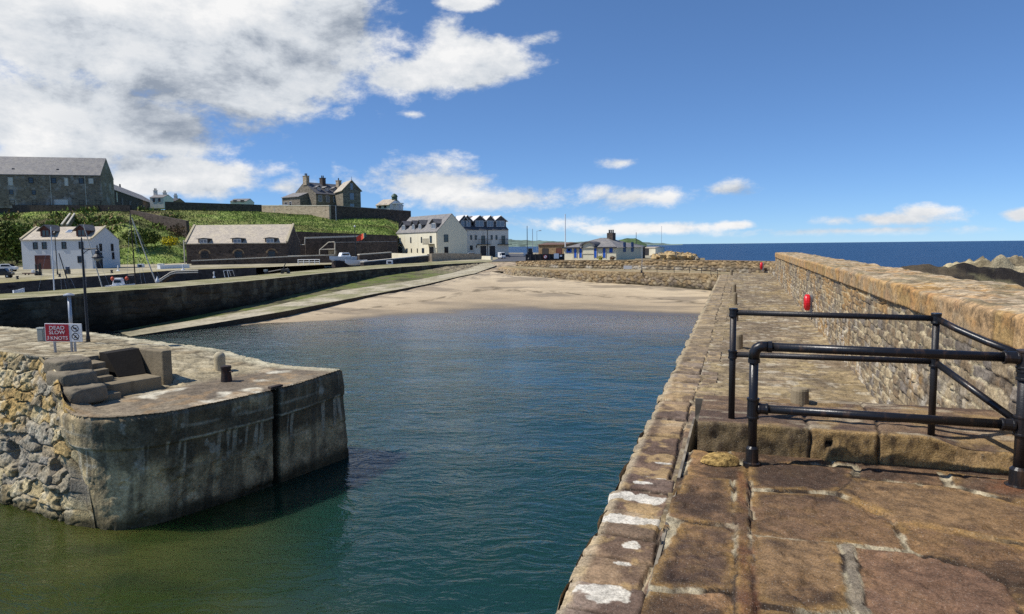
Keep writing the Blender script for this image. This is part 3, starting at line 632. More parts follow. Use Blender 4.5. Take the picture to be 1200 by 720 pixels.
# beyond the traced slabs the paving goes on as large flags
r, r2, d = masonry(V, U, 1.0, .75, 83, .2); out = best < -.06; best = np.where(out, d, best); sid = np.where(out, 40 + (r * 20).astype(int), sid)
rk = _h(sid, 0 * sid, 4); rk2 = _h(sid, 0 * sid, 9); rk = np.where((sid == 4) | (sid == 2), .55, rk)
gap = sst(.006, -.006, best); nz = fbm(U * 2.2, V * 2.2, 5, 84); nz2 = fbm(U * 9, V * 9, 4, 85); nz3 = fbm(U * 1.1 + 4, V * 1.1, 4, 86)
Z = ZP + .028 * (rk - .5) - .022 * gap - .003 * sst(.03, .0, best) + .018 * (nz - .5) + .010 * (nz2 - .5) + .008 * (fbm(U * 30, V * 30, 3, 87) - .5) + (rk2 - .5) * .03 * (V - 1)
Z -= .014 * sst(.60, .68, fbm(U * 7, V * 7, 4, 89))
c = pal(rk2, [rgb(104, 80, 58), rgb(138, 110, 78), rgb(118, 92, 68), rgb(94, 74, 58), rgb(150, 116, 82)])
nz4 = fbm(U * 24, V * 24, 3, 80)
c = cmix(c, rgb(74, 58, 50), .60 * sst(.44, .66, .6 * nz + .4 * nz2)); c = cmix(c, rgb(144, 110, 70), .5 * sst(.44, .64, .6 * nz3 + .3 * nz2 + .2 * nz4)); c = cmix(c, rgb(158, 128, 88), .28 * sst(.50, .66, .4 * nz2 + .6 * nz4)); c = cmix(c, rgb(58, 44, 38), .35 * sst(.54, .66, nz4)); c = cmix(c, rgb(50, 39, 35), .72 * sst(.50, .62, .75 * fbm(U * 1.5 + 11, V * 1.7, 4, 57) + .25 * nz2)); c = cmix(c, rgb(170, 134, 78), .5 * sst(.09, .01, best) * sst(.40, .6, .5 * nz + .5 * nz2))
c = np.where((sid == 12)[..., None], cmix(c, rgb(138, 106, 84), .5), c); c = np.where((sid == 11)[..., None], cmix(c, rgb(140, 130, 112), .8), c)
c = cmix(c, cmix(np.zeros(c.shape) + rgb(176, 164, 136), rgb(54, 44, 36), sst(.44, .60, fbm(U * 5, V * 5, 3, 88))), .95 * sst(.018, .005, best + .014 * (nz2 - .5)) * sst(.33, .45, fbm(U * 2.2 + 3, V * 2.2, 3, 58)))
c = cmix(c, rgb(186, 176, 156), .45 * sst(.66, .72, fbm(U * 26 + 3, V * 22, 4, 90))) if False else c
c = cmix(c, rgb(46, 36, 30), .85 * sst(.006, -.004, np.abs(best + .002) - .002) * sst(.46, .56, fbm(U * 3, V * 3, 3, 59)))
for (x0, y0, x1, y1, rw) in ((868, 552, 873, 720, .028), (876, 560, 886, 720, .018)):      # rust runs from the old gate track
    p0 = np.array(pw(x0, y0)); p1 = np.array(pw(x1, y1)); dd = p1 - p0; tt = np.clip(((V - p0[0]) * dd[0] + (U - p0[1]) * dd[1]) / dd.dot(dd), 0, 1); ds = np.hypot(V - p0[0] - tt * dd[0], U - p0[1] - tt * dd[1])
    c = cmix(c, rgb(108, 66, 42), .55 * sst(rw * 1.6, rw * .2, ds + .05 * (nz2 - .5)) * sst(.3, .55, nz))
p0 = np.array(pw(1193, 572)); ds = np.hypot(V - p0[0], U - p0[1]); c = cmix(c, rgb(118, 76, 48), .7 * sst(.24, .05, ds + .2 * (nz2 - .5)))
gridmesh('platform_paving', np.stack([V, U, Z], -1), c, M['slab'], pier, flip=True)
sd = MB(); sd.obox((VL, U0, .6), (.02, 0, 0), (0, 7.1 - U0, 0), (0, 0, ZP - .6 - .02)); sd.obox((VL + .02, 7.06, .6), (VW + .5, 0, 0), (0, .03, 0), (0, 0, ZS - .65)); sd.obox((-.30, 5.99, 1.2), (.02, 0, 0), (0, 1.1, 0), (0, 0, ZS - 1.24)); sd.build('platform_side', M['house_stone'], pier, world=True)
# --- the step: three worn kerb blocks
jx1 = float(P(955, 540, 2.45).x); jx2 = float(P(1043, 548, 2.45).x); sag = float(P(1112, 552, 2.45).x); XL = -.31
pth = [(0, -.02), (0, .04), (0, .08), (0, .12), (0, .16), (0, .195), (0, .215), (.004, .227), (.016, .233)] + [(q, .233) for q in np.arange(.07, 1.16, .02)] + [(1.165, .20), (1.17, .1), (1.17, -.5)]
pth = np.array(pth); xg = np.arange(XL, VW + .5, .0125); Xg = np.repeat(xg[:, None], len(pth), 1); Yq = np.repeat(pth[None, :, 0], len(xg), 0); Zq = np.repeat(pth[None, :, 1], len(xg), 0)
arc = np.repeat(np.r_[0, np.cumsum(np.hypot(*np.diff(pth, axis=0).T))][None], len(xg), 0)
jj = (fbm(Xg * 6, arc * 6, 3, 91) - .5) * .05; dj = np.minimum(np.abs(Xg + jj - jx1), np.abs(Xg + jj - jx2 - .12 * np.clip(Yq, 0, .4))); front = Yq < .02
bid = (Xg > jx1).astype(int) + (Xg > jx2)
worn = sst(sag - .12, sag + .35, Xg + .12 * (fbm(Xg * 3, arc * 3, 3, 92) - .5)); nz = fbm(Xg * 4, arc * 4, 5, 93); nz2 = fbm(Xg * 16, arc * 16, 4, 94)
Zs = ZP + Zq * (1 - .42 * worn * sst(.8, .0, Yq)) + np.where(Zq > .15, .018 * (nz - .5) + .01 * (nz2 - .5) - .02 * sst(.022, 0, dj) - .018 * sst(.55, .7, fbm(Xg * 1.5, arc * 5, 4, 95)), 0)
Ys = U1 + Yq + np.where(front, -.030 * (nz - .5) - .035 * (nz2 - .5) + .03 * sst(.020, 0, dj) + .25 * worn * np.clip(Zq, 0, 1), 0)
c = np.zeros(Xg.shape + (3,)) + rgb(120, 98, 76); c = np.where((front & (bid == 0))[..., None], np.array(rgb(112, 96, 70)), c); c = np.where((front & (bid == 1))[..., None], np.array(rgb(146, 120, 80)), c); c = np.where((front & (bid == 2))[..., None], np.array(rgb(142, 116, 80)), c)
c = cmix(c, rgb(78, 62, 54), .75 * sst(.5, .66, fbm(Xg * 1.2, arc * 5, 5, 96)) * (~front)); c = cmix(c, rgb(166, 138, 88), .45 * sst(.5, .66, nz)); c = cmix(c, rgb(66, 54, 42), .8 * sst(.56, .70, nz2) * front); c = cmix(c, rgb(50, 42, 34), .9 * sst(.02, 0, dj)); c = cmix(c, rgb(170, 156, 130), .6 * sst(.62, .72, fbm(Xg * 3, arc * 9, 4, 97)) * (~front))
hx = float(P(973, 527, 2.45).x); ds = np.hypot(Xg - hx, (Zq - .12)) + (~front) * 9.; c = cmix(c, (.008, .007, .006), sst(.034, .022, ds)); Ys += .06 * sst(.034, .02, ds)
gridmesh('step', np.stack([Xg, Ys, Zs], -1), c, M['slab'], pier, flip=False)
# lump of old mortar at the foot of the step and loose packing stones
lp = P(843, 537, ZP + .03); u_, v_ = np.meshgrid(np.linspace(0, 2 * math.pi, 40), np.linspace(0, math.pi / 2, 16), indexing='ij')
R_ = 1 + .35 * (fbm(np.cos(u_) * 2 + 5, np.sin(u_) * 2 + v_ * 2, 4, 98) - .5); g = np.stack([lp.x + .155 * R_ * np.sin(v_) * np.cos(u_), lp.y + .085 * R_ * np.sin(v_) * np.sin(u_), ZP - .01 + .085 * R_ * np.cos(v_)], -1)
c = cmix(np.zeros(u_.shape + (3,)) + rgb(190, 158, 96), rgb(120, 96, 56), sst(.45, .65, fbm(u_ * 6, v_ * 9, 3, 99))); gridmesh('mortar_lump', g, c, M['rubble'], pier, flip=True)

# ================================================================== PARAPET (sea wall)
HT0, HC0 = .60, .885; VB = 3.45
def zt(u): return CAMZ - HT0 + 0 * u
def zc(u): return CAMZ - HC0 + 0 * u
para = thing('sea_wall', 'massive ochre-coped rubble sea wall along the seaward side of the pier', 'sea wall', (VW, 20, zl(20)))
UE = 46.0
u = ugrid(2.0, UE, .0026, .013); zz = np.linspace(0, 1, 110); U, Q = np.meshgrid(u, zz, indexing='ij'); Zl = zl(U) - .1 + (zc(U) - zl(U) + .1) * Q
S_ = U; r, r2, d = masonry(S_, Zl - SL * U, .30, .135, 101, .28); nz = fbm(U * .9, Zl * 1.5, 5, 102); nz2 = fbm(U * 7, Zl * 7, 4, 103)
X_ = VW - .030 * (r - .35) * sst(0, .012, d) + .018 * sst(.014, 0, d) - .03 * (nz - .5) - .020 * (nz2 - .5) - .02 * (fbm(U * 16, Zl * 16, 2, 107) - .5)
c = pal(r2, [rgb(150, 132, 104), rgb(120, 106, 88), rgb(174, 156, 124), rgb(136, 116, 90), rgb(160, 142, 112), rgb(128, 118, 106)])
c = cmix(c, rgb(172, 132, 76), .7 * sst(.50, .64, fbm(U * .7 + 3, Zl * 1.3, 4, 104)) * sst(.0, .7, Q + .4)); c = cmix(c, rgb(198, 190, 174), .65 * sst(.58, .70, fbm(U * 3, Zl * 4, 4, 105)) * sst(1.0, .3, Q)); c = cmix(c, rgb(196, 182, 148), .75 * sst(.018, .006, d) * (fbm(U * 2, Zl * 2, 2, 109) > .42)); c = cmix(c, rgb(84, 74, 62), .7 * sst(.016, .004, d) * (fbm(U * 2, Zl * 2, 2, 109) <= .42)); c = cmix(c, rgb(90, 82, 74), .6 * sst(.55, .66, nz2))
gridmesh('rubble_face', np.stack([X_, U, Zl], -1), c, M['stone'], para, flip=True)
# coping: profile swept along the wall: underside, face, top, back
hb = HC0 - HT0; pr = [(.06, 0)] + [(-.045, q) for q in np.linspace(0, .88, 12)] + [(-.035, .94), (-.015, .98), (.02, 1.0)] + [(q, 1.0) for q in np.linspace(.05, VB - VW - .05, 44)] + [(VB - VW, .96), (VB - VW, .3), (VB - VW, -8)]
pr = np.array(pr); u = ugrid(2.0, UE + .1, .0028, .014); Up = np.repeat(u[:, None], len(pr), 1); Vq = np.repeat(pr[None, :, 0], len(u), 0); Zq = np.repeat(pr[None, :, 1], len(u), 0)
bnd = [1.0]; rs = np.random.RandomState(9)
while bnd[-1] < UE + 2: bnd.append(bnd[-1] + rs.uniform(.42, .95))
bnd = np.array(bnd); uu = Up + (fbm(Up * 4, Vq * 3 + Zq, 3, 111) - .5) * .10; k = np.clip(np.searchsorted(bnd, uu.ravel()).reshape(uu.shape), 1, len(bnd) - 1); dj = np.minimum(uu - bnd[k - 1], bnd[k] - uu); rk = _h(k, 0 * k, 3); rk2 = _h(k, 0 * k, 7)
nz = fbm(Up * 2.0, Vq * 2 + Zq * .8, 5, 112); nz2 = fbm(Up * 8, Vq * 8 + Zq * 2.6, 4, 113); topm = (Zq >= .97) & (Vq > .0)
Zc = zc(Up) + hb * Zq + np.where(Zq > .5, (rk - .5) * .025, 0) + np.where(topm, .035 * (nz - .5) + .03 * (nz2 - .5) + .02 * sst(.5, .62, fbm(Up * 1.1, Vq * 2.6, 4, 118)), 0) - np.where(Zq > .5, .025 * sst(.018, 0, dj), 0)
Vc = VW + Vq + np.where(Vq < 0, (rk2 - .5) * .025 + .014 * sst(.012, 0, dj) - .014 * (nz - .5) - .018 * (nz2 - .5), 0)
c = pal(rk2, [rgb(184, 150, 102), rgb(172, 138, 92), rgb(190, 160, 114), rgb(178, 146, 106), rgb(168, 138, 90)])
c = cmix(c, rgb(192, 148, 88), .45 * sst(.5, .66, fbm(Up * 1.4 + 8, Vq * 2 + Zq, 4, 114))); c = cmix(c, rgb(150, 136, 112), .6 * sst(.52, .66, nz) ); c = cmix(c, rgb(196, 180, 152), .6 * topm * sst(.42, .6, nz2)); c = cmix(c, rgb(122, 112, 84), .7 * topm * sst(.52, .62, fbm(Up * 1.3, Vq * 3, 4, 116)))
c = cmix(c, rgb(178, 122, 72), .3 * (~topm) * sst(.60, .72, fbm(Up * 2.5, Zq * 1.2, 4, 117))); c = cmix(c, rgb(120, 96, 62), .75 * sst(.02, .004, dj) * (Zq > 0)); c = cmix(c, rgb(100, 84, 62), .6 * sst(.58, .7, fbm(Up * 14, Vq * 14 + Zq * 5, 3, 119)))
gridmesh('coping', np.stack([Vc, Up, Zc], -1), c, M['stone'], para, flip=True)
en = MB(); en.obox((VW - .02, UE, zl(UE) - .2), (VB - VW, 0, 0), (0, .06, 0), (0, 0, zt(UE) - zl(UE) + .22)); en.build('end_face', M['lit_stone'], para, world=True)
# the lower continuation and the wall that turns left across the head of the harbour
pc = P(893, 320.5, 1.93); UC = float(pc.y)
low = thing('harbour_wall', 'lower ochre-topped stone wall crossing behind the far end of the pier', 'harbour wall', (pc.x, pc.y, 1.9))
zlow = float(D(893, 306.5, depth(pc)).z)
far_pts = [Vector((VW + .02, UE - .3, 0)), Vector((VW + .02, UC - .4, 0)), Vector((VW - .15, UC, 0)), Vector(tuple(G(840, depth(P(840, 318, 1.93)), 1.9))), Vector(tuple(G(775, depth(P(775, 316.2, 1.93)), 1.9))), Vector(tuple(G(700, depth(P(700, 314.6, 1.93)), 1.9))), Vector(tuple(G(650, depth(P(650, 314.0, 1.93)), 1.9))), Vector(tuple(G(604, depth(P(604, 312, 1.9)), 1.9)))]
tops = [zlow - .02, zlow, zlow, D(840, 303.6, depth(far_pts[3])).z, D(775, 303.6, depth(far_pts[4])).z, D(700, 303.8, depth(far_pts[5])).z, D(650, 303.8, depth(far_pts[6])).z, D(604, 305.0, depth(far_pts[7])).z]
tops = [z - .13 if i > 2 else z for i, z in enumerate(tops)]; tl = [Vector((p.x, p.y, z)) for p, z in zip(far_pts, tops)][::-1]; bl = [Vector((p.x, p.y, 1.5)) for p in far_pts][::-1]
def low_col(S, Z, t):
    r, r2, d = voro(S, Z, .45, .24, 121, .8); c = pal(r2, [rgb(148, 133, 108), rgb(120, 106, 88), rgb(172, 157, 130), rgb(134, 120, 100), rgb(158, 139, 106)]); c = cmix(c, rgb(72, 62, 50), .7 * sst(.05, 0, d))
    c = cmix(c, rgb(196, 188, 172), .6 * sst(.58, .68, fbm(S * .9, Z * 2, 4, 122)) * sst(.25, .5, t)); c = cmix(c, rgb(168, 140, 98), .55 * sst(.46, .2, t + .25 * (fbm(S * .8, Z, 3, 124) - .5))); return cmix(c, rgb(84, 76, 62), .5 * sst(.5, .7, fbm(S * 2.4, Z * .4, 3, 123)))
def low_disp(S, Z, t):
    r, r2, d = voro(S, Z, .45, .24, 121, .8); return .06 * (r - .5) - .06 * sst(.05, 0, d) + .04 * (fbm(S * 2, Z * 2, 3, 5) - .5)
_, g = loft('wall_face', tl, bl, 520, 30, M['stone'], low, low_disp, low_col)
tpz = [Vector((p.x, p.y, p.z)) for p in tl]; bkz = []
for i, p in enumerate(tpz):
    a = tpz[max(0, i - 1)]; b = tpz[min(len(tpz) - 1, i + 1)]; d_ = (b - a); d_.z = 0; d_.normalize(); bkz.append(Vector((p.x - d_.y * .55, p.y + d_.x * .55, p.z + .02)))
bkz[5] = Vector((tpz[5].x + .6, tpz[5].y + .6, tpz[5].z))
g, q, t = npgrid(tpz, bkz, 300, 8); c = low_col(np.repeat(q[:, None], 8, 1), g[..., 0] * 3, 0 * g[..., 0] + .1); gridmesh('wall_top', g, c, M['stone'], low)
g, q, t = npgrid(bkz, [Vector((p.x, p.y, .2)) for p in bkz], 120, 4); gridmesh('back_face', g, np.zeros(g.shape) + rgb(110, 98, 80), M['stone'], low)
# low platform and its rubble face above the sand
ft = [Vector((VE - .02, UEND + .28, 1.93)), P(800, 320.4, 1.93), P(740, 319, 1.93), P(700, 318.2, 1.93), P(650, 316.8, 1.93), P(606, 315.2, 1.85), P(586, 313.4, 1.75)][::-1]
fbz = [Vector((p.x, p.y, z)) for p, z in zip(ft, (1.2, .9, .6, .5, .4, .3, -.3))]
emb = thing('rubble_wall', 'low wall of rough reddish rubble rising from the head of the beach', 'rubble wall', tuple(P(740, 330, 1)))
def emb_col(S, Z, t):
    r, r2, d, tl_ = voro4(S, Z, .36, .24, 131, .95); c = pal(r2, [rgb(154, 138, 112), rgb(128, 112, 90), rgb(170, 154, 124), rgb(142, 127, 108), rgb(158, 136, 102)]); c = cmix(c, rgb(82, 68, 50), .7 * sst(.035, 0, d))
    c = cmix(c, rgb(172, 148, 108), .5 * sst(.3, .05, t)); return cmix(c, rgb(64, 58, 42), .85 * sst(1.25, .8, Z + .5 * (fbm(S * .8, Z, 3, 133) - .5)) * sst(10, 24, S))
def emb_disp(S, Z, t):
    r, r2, d, tl_ = voro4(S, Z, .36, .24, 131, .95); return (.05 * (r - .5) + .05 * tl_ - .03 * sst(.03, 0, d) + .07 * (fbm(S * 1.5, Z * 1.5, 3, 6) - .5)) * sst(0, .12, t) + .7 * t * sst(14, 2, S)
loft('rubble_face', ft, fbz, 420, 44, M['rubble'], emb, emb_disp, emb_col)
bkp = [Vector((p.x, p.y, 1.90)) for p in [far_pts[2], far_pts[3], far_pts[4], far_pts[5], far_pts[6], far_pts[7], far_pts[7] + Vector((-1.5, .5, 0))]][::-1]
g, q, t = npgrid(ft, bkp, 220, 30); nz = fbm(g[..., 0] * 1.5, g[..., 1] * 1.5, 4, 141); c = cmix(np.zeros(nz.shape + (3,)) + rgb(166, 148, 116), rgb(136, 124, 94), sst(.4, .62, nz)); c = cmix(c, rgb(176, 134, 84), .5 * sst(.25, 0, t)[None] + 0 * nz); g[..., 2] += .05 * (nz - .5)
gridmesh('platform_top', g, c, M['farstone'], emb)
# sloping apron where the road runs down to the slip
g, q, t = npgrid([P(556, 321, 1.40), P(575, 318.5, 1.45), P(590, 318, 1.45), P(606, 318.5, 1.4)], [P(572, 307, 1.71), P(585, 306.3, 1.71), P(602, 306, 1.71), P(626, 306, 1.71)], 60, 30)
nz = fbm(g[..., 0] * 2, g[..., 1] * 2, 4, 151); g[..., 2] += .08 * (nz - .5); c = cmix(np.zeros(nz.shape + (3,)) + rgb(186, 166, 136), rgb(140, 124, 102), sst(.4, .6, nz)); props(gridmesh('shingle_bank', g, c, M['farstone']), kind='structure')
# ================================================================== LEFT PIER HEAD
ZF = 1.75; ZT = 2.29
def rd(p): return np.array((Vector(p).dot(RH), Vector(p).dot(FH)))
def unrd(r, d, z): v = RH * r + FH * d; return Vector((v.x, v.y, z))
lpier = thing('pier_head', 'old rounded pier head of stained concrete and rough yellow rubble on the left', 'pier head', tuple(P(250, 520, 0)))
outl = [(66, 477), (74, 483.5), (84, 487.4), (97, 489.4), (112, 489.8), (128, 489.4), (142, 488.4), (160, 487.2), (180, 485.4), (200, 482.4), (225, 478.0), (250, 472.6), (275, 467.4), (300, 462), (330, 455), (365, 444.8), (401, 432.3)]
TOPL = [P(x, y, ZF) for x, y in outl]
BOTL = [P(x, y, -.02) for x, y in ((80, 600), (90, 612), (101, 619.5), (114, 624.3), (128, 626.2), (142, 625.8), (160, 622.6), (180, 617.5), (200, 612.0), (225, 604.5), (250, 596), (275, 588), (300, 579), (330, 568), (365, 556), (404.5, 541))]
BOTL = [b + (b - t) * .25 for t, b in zip(TOPL, BOTL)]
crn = rd(TOPL[-1]); B0 = np.array((-12.2, 16.3)); EO = rd(P(110, 488.5, ZF)); eN = np.array((.82, -.575)); eA = np.array((.575, .82))
# concrete drum
def smooth_line(pl, n=240, sig=14):
    """round a traced outline off, keeping its ends"""
    p = npgrid(pl, pl, n, 2)[0][:, 0]; k = np.exp(-.5 * (np.arange(-3 * sig, 3 * sig + 1) / sig) ** 2); k /= k.sum(); m = 3 * sig
    ext = np.concatenate([2 * p[:1] - p[m:0:-1], p, 2 * p[-1:] - p[-2:-m - 2:-1]]); return [Vector(tuple(np.convolve(ext[:, i], k, 'valid')[j] for i in range(3))) for j in range(n)]
TOPL = smooth_line(TOPL, 240, 7); BOTL = smooth_line(BOTL, 240, 9)
def con_disp(S, Z, t):
    led = .05 * sst(1.52, 1.50, Z) * 0 + .035 * (sst(1.26, 1.22, Z) * -1) + .02 * (fbm(S * .8, Z * 2, 3, 201) - .5)
    chip = -.03 * sst(.60, .72, fbm(S * 3.7, Z * 4.2, 4, 202)) * sst(1.35, .5, Z); edge = -.05 * sst(.10, 0, ZF - Z) ** 2 * (.6 + fbm(S * 3, 0 * Z, 3, 203))
    slot = -.14 * sst(.085, .065, np.abs(S - SLOT - (SLOTB - SLOT) * t))
    return led + chip + edge + .03 * (fbm(S * 5, Z * 5, 4, 204) - .5) + slot
TL = np.array([tuple(p) for p in TOPL]); LL = np.r_[0, np.cumsum(np.linalg.norm(np.diff((TL), axis=0), axis=1))]
SLOT = 0
def pxx(p): v = Vector(p) - CAM; return 600 + F_PX * v.dot(RT) / v.dot(FW)
gT = npgrid(TOPL, BOTL, 900, 2)[0]; rs_ = gT.mean(1); s_ = np.r_[0, np.cumsum(np.linalg.norm(np.diff(rs_, axis=0), axis=1))]
SLOT = float(s_[np.argmin([abs(pxx(q) - 325) for q in gT[:, 0]])]); SLOTB = float(s_[np.argmin([abs(pxx(q) - 327) for q in gT[:, 1]])])
def con_col(S, Z, t):
    nz = fbm(S * 1.2, Z * 1.2, 5, 205); nz2 = fbm(S * 4, Z * 4, 4, 206)
    c = cmix(np.zeros(S.shape + (3,)) + rgb(220, 196, 150), rgb(194, 172, 130), sst(.4, .62, nz))
    c = cmix(c, rgb(206, 184, 134), .8 * sst(2.2, .3, S) * sst(1.5, .9, Z) * sst(.35, .6, nz2)); c = cmix(c, rgb(84, 74, 60), .80 * sst(.75, 1.05, Z + .35 * (nz - .5)) * sst(.5, 2.0, S) * sst(.35, .55, nz + .25)); c = cmix(c, rgb(96, 88, 72), .5 * sst(.52, .64, nz2)); c = cmix(c, rgb(84, 78, 66), .5 * sst(.50, .64, fbm(S * 7, Z * .6, 4, 213)))
    for zl_, a in ((1.26, 1.0), (1.47, .5), (.80, .3)):
        c = cmix(c, rgb(190, 182, 160), a * sst(.034, .010, np.abs(Z - zl_ + .03 * (fbm(S * 4, 0 * Z, 3, 207) - .5))) * sst(.38, .55, fbm(S * 1.4, 0 * Z + 2, 3, 208)))
    drip = sst(.53, .62, fbm(S * 11, Z * .5, 3, 209)) * sst(.40, .55, fbm(S * 1.1, 0 * Z, 3, 210)); top = 1.28 - .0 * S; c = cmix(c, rgb(206, 196, 170), .62 * drip * sst(top + .02, top - .02, Z) * sst(.66, 1.0, Z + .45 * (fbm(S * 8, 0 * Z, 2, 211) - .5)))
    c = cmix(c, rgb(176, 168, 146), .35 * sst(.62, .72, fbm(S * 9, Z * .6, 3, 212)) * sst(1.3, 1.5, Z)); c = cmix(c, rgb(190, 184, 166), .55 * sst(.70, .78, fbm(S * 5, Z * 4, 5, 214)) * sst(.5, .9, Z))
    c = cmix(c, rgb(30, 30, 26), .9 * sst(.09, .07, np.abs(S - SLOT - (SLOTB - SLOT) * t)))
    return cmix(c, rgb(46, 46, 30), .85 * sst(.30, .06, Z + .3 * (nz - .5) - .10 * sst(3.5, 6.5, S)))
loft('concrete_face', TOPL, BOTL, 700, 170, M['concrete'], lpier, con_disp, con_col)
# rough rubble flank on the left
ZTL = 2.42
rt = [P(-160, 402, ZTL), P(-60, 409, ZTL), P(0, 412, ZTL), P(30, 416, ZTL), P(48, 418.5, ZTL - .02), P(66, 435, 2.25), P(72, 460, 2.0), P(80, 486, ZF + .01)]
rb = [P(-190, 530, 0), P(-70, 569, 0), P(0, 591, 0), P(35, 602, 0), P(55, 608, 0), P(74, 613, 0), P(90, 617.5, 0), P(106, 622, 0)]
rb = [b + Vector((0, 0, -.35)) for t, b in zip(rt, rb)]
def rub_pat(S, Z):
    r, r2, d = masonry(S, Z, .42, .235, 223, .75); v, v2, e, tl_ = voro4(S, Z, .34, .25, 224, .9, .8); m = (fbm(S * .7, Z * .9, 3, 228) > .55)
    return np.where(m, v, r), np.where(m, v2, r2), np.where(m, e, d), tl_ * m
def rub_disp(S, Z, t):
    r, r2, d, tl_ = rub_pat(S, Z); hole = (_h((r * 997).astype(int), (r2 * 997).astype(int), 3) > .92) & (t > .28)
    return (.075 * (r - .45) * sst(0, .014, d) + .06 * tl_ - .05 * sst(.016, 0, d) - .24 * hole * sst(.0, .03, d) + .07 * (fbm(S * 5, Z * 5, 4, 224) - .5) + .045 * (fbm(S * 16, Z * 16, 3, 229) - .5)) * sst(0, .05, t + .01) * sst(S.max() - .05, S.max() - .8, S) - .10 * sst(S.max() - .45, S.max(), S)
def rub_col(S, Z, t):
    r, r2, d, tl_ = rub_pat(S, Z)
    c = pal(r2, [rgb(190, 170, 126), rgb(166, 148, 112), rgb(202, 184, 142), rgb(154, 138, 110), rgb(188, 160, 108), rgb(166, 156, 136)])
    c = cmix(c, rgb(200, 162, 92), .6 * sst(.5, .64, fbm(S * 1.3, Z * 1.3, 4, 225)) * sst(.8, .3, t)); c = cmix(c, rgb(74, 62, 48), .75 * sst(.016, 0, d)); c = cmix(c, rgb(212, 202, 176), .5 * sst(.54, .66, fbm(S * 5, Z * 5, 4, 226)))
    c = cmix(c, rgb(140, 136, 128), .6 * sst(.38, .48, t) * sst(.72, .62, t)); return cmix(c, rgb(52, 50, 30), .85 * sst(.26, .05, Z + .2 * (fbm(S * 2, Z, 3, 227) - .5)))
loft('rubble_face', rt, rb, 520, 190, M['rubble'], lpier, rub_disp, rub_col)
# top: sloping cobbles, concrete rim and the raised terrace
r_ = np.arange(-18.5, -3.2, .028); d_ = np.arange(9.2, 18.4, .034); R_, D_ = np.meshgrid(r_, d_, indexing='ij')
poly = [rd(p) for p in TOPL] + [crn, B0, rd(P(-160, 372, ZT)) * 1.0] + [rd(p) for p in rt[:5]] + [rd(p) for p in rt[5:7]]
poly[-8] = np.array((-19.5, 18.8)); pl = np.array(poly); inside = np.zeros(R_.shape, bool); j = len(pl) - 1
for k in range(len(pl)):
    x1, y1 = pl[k]; x0, y0 = pl[j]; inside ^= ((y1 > D_) != (y0 > D_)) & (R_ < (x0 - x1) * (D_ - y1) / (y0 - y1 + 1e-12) + x1); j = k
inside_grow = inside.copy()
b_ = -((R_ - EO[0]) * eN[0] + (D_ - EO[1]) * eN[1]); a_ = (R_ - EO[0]) * eA[0] + (D_ - EO[1]) * eA[1]
bk = crn - B0; tb = ((R_ - B0[0]) * bk[0] + (D_ - B0[1]) * bk[1]) / bk.dot(bk)
zb = np.interp(tb, [0, .3, .55, .85, 1.0], [ZT, ZT - .03, 2.10, 1.92, ZF]); ramp = np.clip((b_ - 1.0) / 1.7, 0, 1)
zg = ZF + (zb - ZF) * ramp
terr = (b_ > 2.40) & (a_ < 1.9); zg = np.where(terr, np.maximum(zg, ZT - .02 * ramp), zg); zg = zg + (ZTL - ZT) * sst(.9, -.1, a_) * sst(.3, 2.4, b_) * sst(6.5, 3.5, b_); rec = (a_ > .25) & (a_ < 1.95) & (b_ > .9) & (b_ <= 2.40); zg = np.where(rec, ZF - .02, zg)
lft = (a_ <= .25) & (b_ > .35) & (b_ <= 2.4); zg = np.where(lft, lerp(ZF, ZT, sst(.2, 2.6, b_)), zg)
r, r2, d = voro(R_ * .95 + D_ * .3, D_ * .95 - R_ * .3, .34, .22, 231, .9); cob = sst(.9, 1.35, b_ + .3 * (fbm(R_ * 1.5, D_ * 1.5, 3, 232) - .5)); nz = fbm(R_ * .8, D_ * .8, 5, 233); nz2 = fbm(R_ * 4, D_ * 4, 4, 234)
zg = zg + cob * (.022 * (r - .5) - .016 * sst(.03, 0, d)) + .03 * (nz - .5) + .012 * (nz2 - .5)
c0 = cmix(np.zeros(R_.shape + (3,)) + rgb(140, 126, 104), rgb(112, 100, 84), sst(.4, .62, nz)); c0 = cmix(c0, rgb(206, 198, 176), .8 * sst(.60, .70, fbm(R_ * 1.6 + D_ * .6, D_ * 1.2, 4, 235)) * sst(2.2, .7, b_)); c0 = cmix(c0, rgb(160, 130, 92), .5 * sst(.55, .68, nz2))
c1 = pal(r2, [rgb(166, 154, 126), rgb(146, 134, 108), rgb(184, 172, 144), rgb(156, 140, 110)]); c1 = cmix(c1, rgb(96, 86, 68), .7 * sst(.04, 0, d)); c1 = cmix(c1, rgb(178, 164, 132), .6 * sst(.45, .6, nz))
c = cmix(c0, c1, cob); c = cmix(c, rgb(198, 190, 160), .6 * sst(.45, .2, np.abs((D_ - B0[1]) - (R_ - B0[0]) * bk[1] / bk[0])))
Wx = R_ * RH.x + D_ * FH.x; Wy = R_ * RH.y + D_ * FH.y
gridmesh('top_paving', np.stack([Wx, Wy, zg], -1), c, M['concrete'], lpier, keep=inside_grow)
# back and end faces
def tz(tt): return float(np.interp(tt, [0, .3, .55, .85, 1.0], [ZT, ZT - .03, 2.10, 1.92, ZF]))
def zat(r, d): return float(zg[int(np.clip((r - r_[0]) / .028, 0, len(r_) - 1)), int(np.clip((d - d_[0]) / .034, 0, len(d_) - 1))])
bt = [unrd(*(crn + (B0 - crn) * q), min(tz(1 - q), zat(*(crn + (B0 - crn) * q + np.array((-.05, -.12))))) - .03) for q in np.linspace(0, 1, 60)] + [unrd(-19.5, 18.8, ZT - .03)]
bt = bt[::-1]; g, q, t = npgrid(bt, [Vector((p.x, p.y, -.6)) for p in bt], 160, 24)
gridmesh('harbour_face', g, np.zeros(g.shape) + rgb(110, 100, 80), M['stone'], lpier)
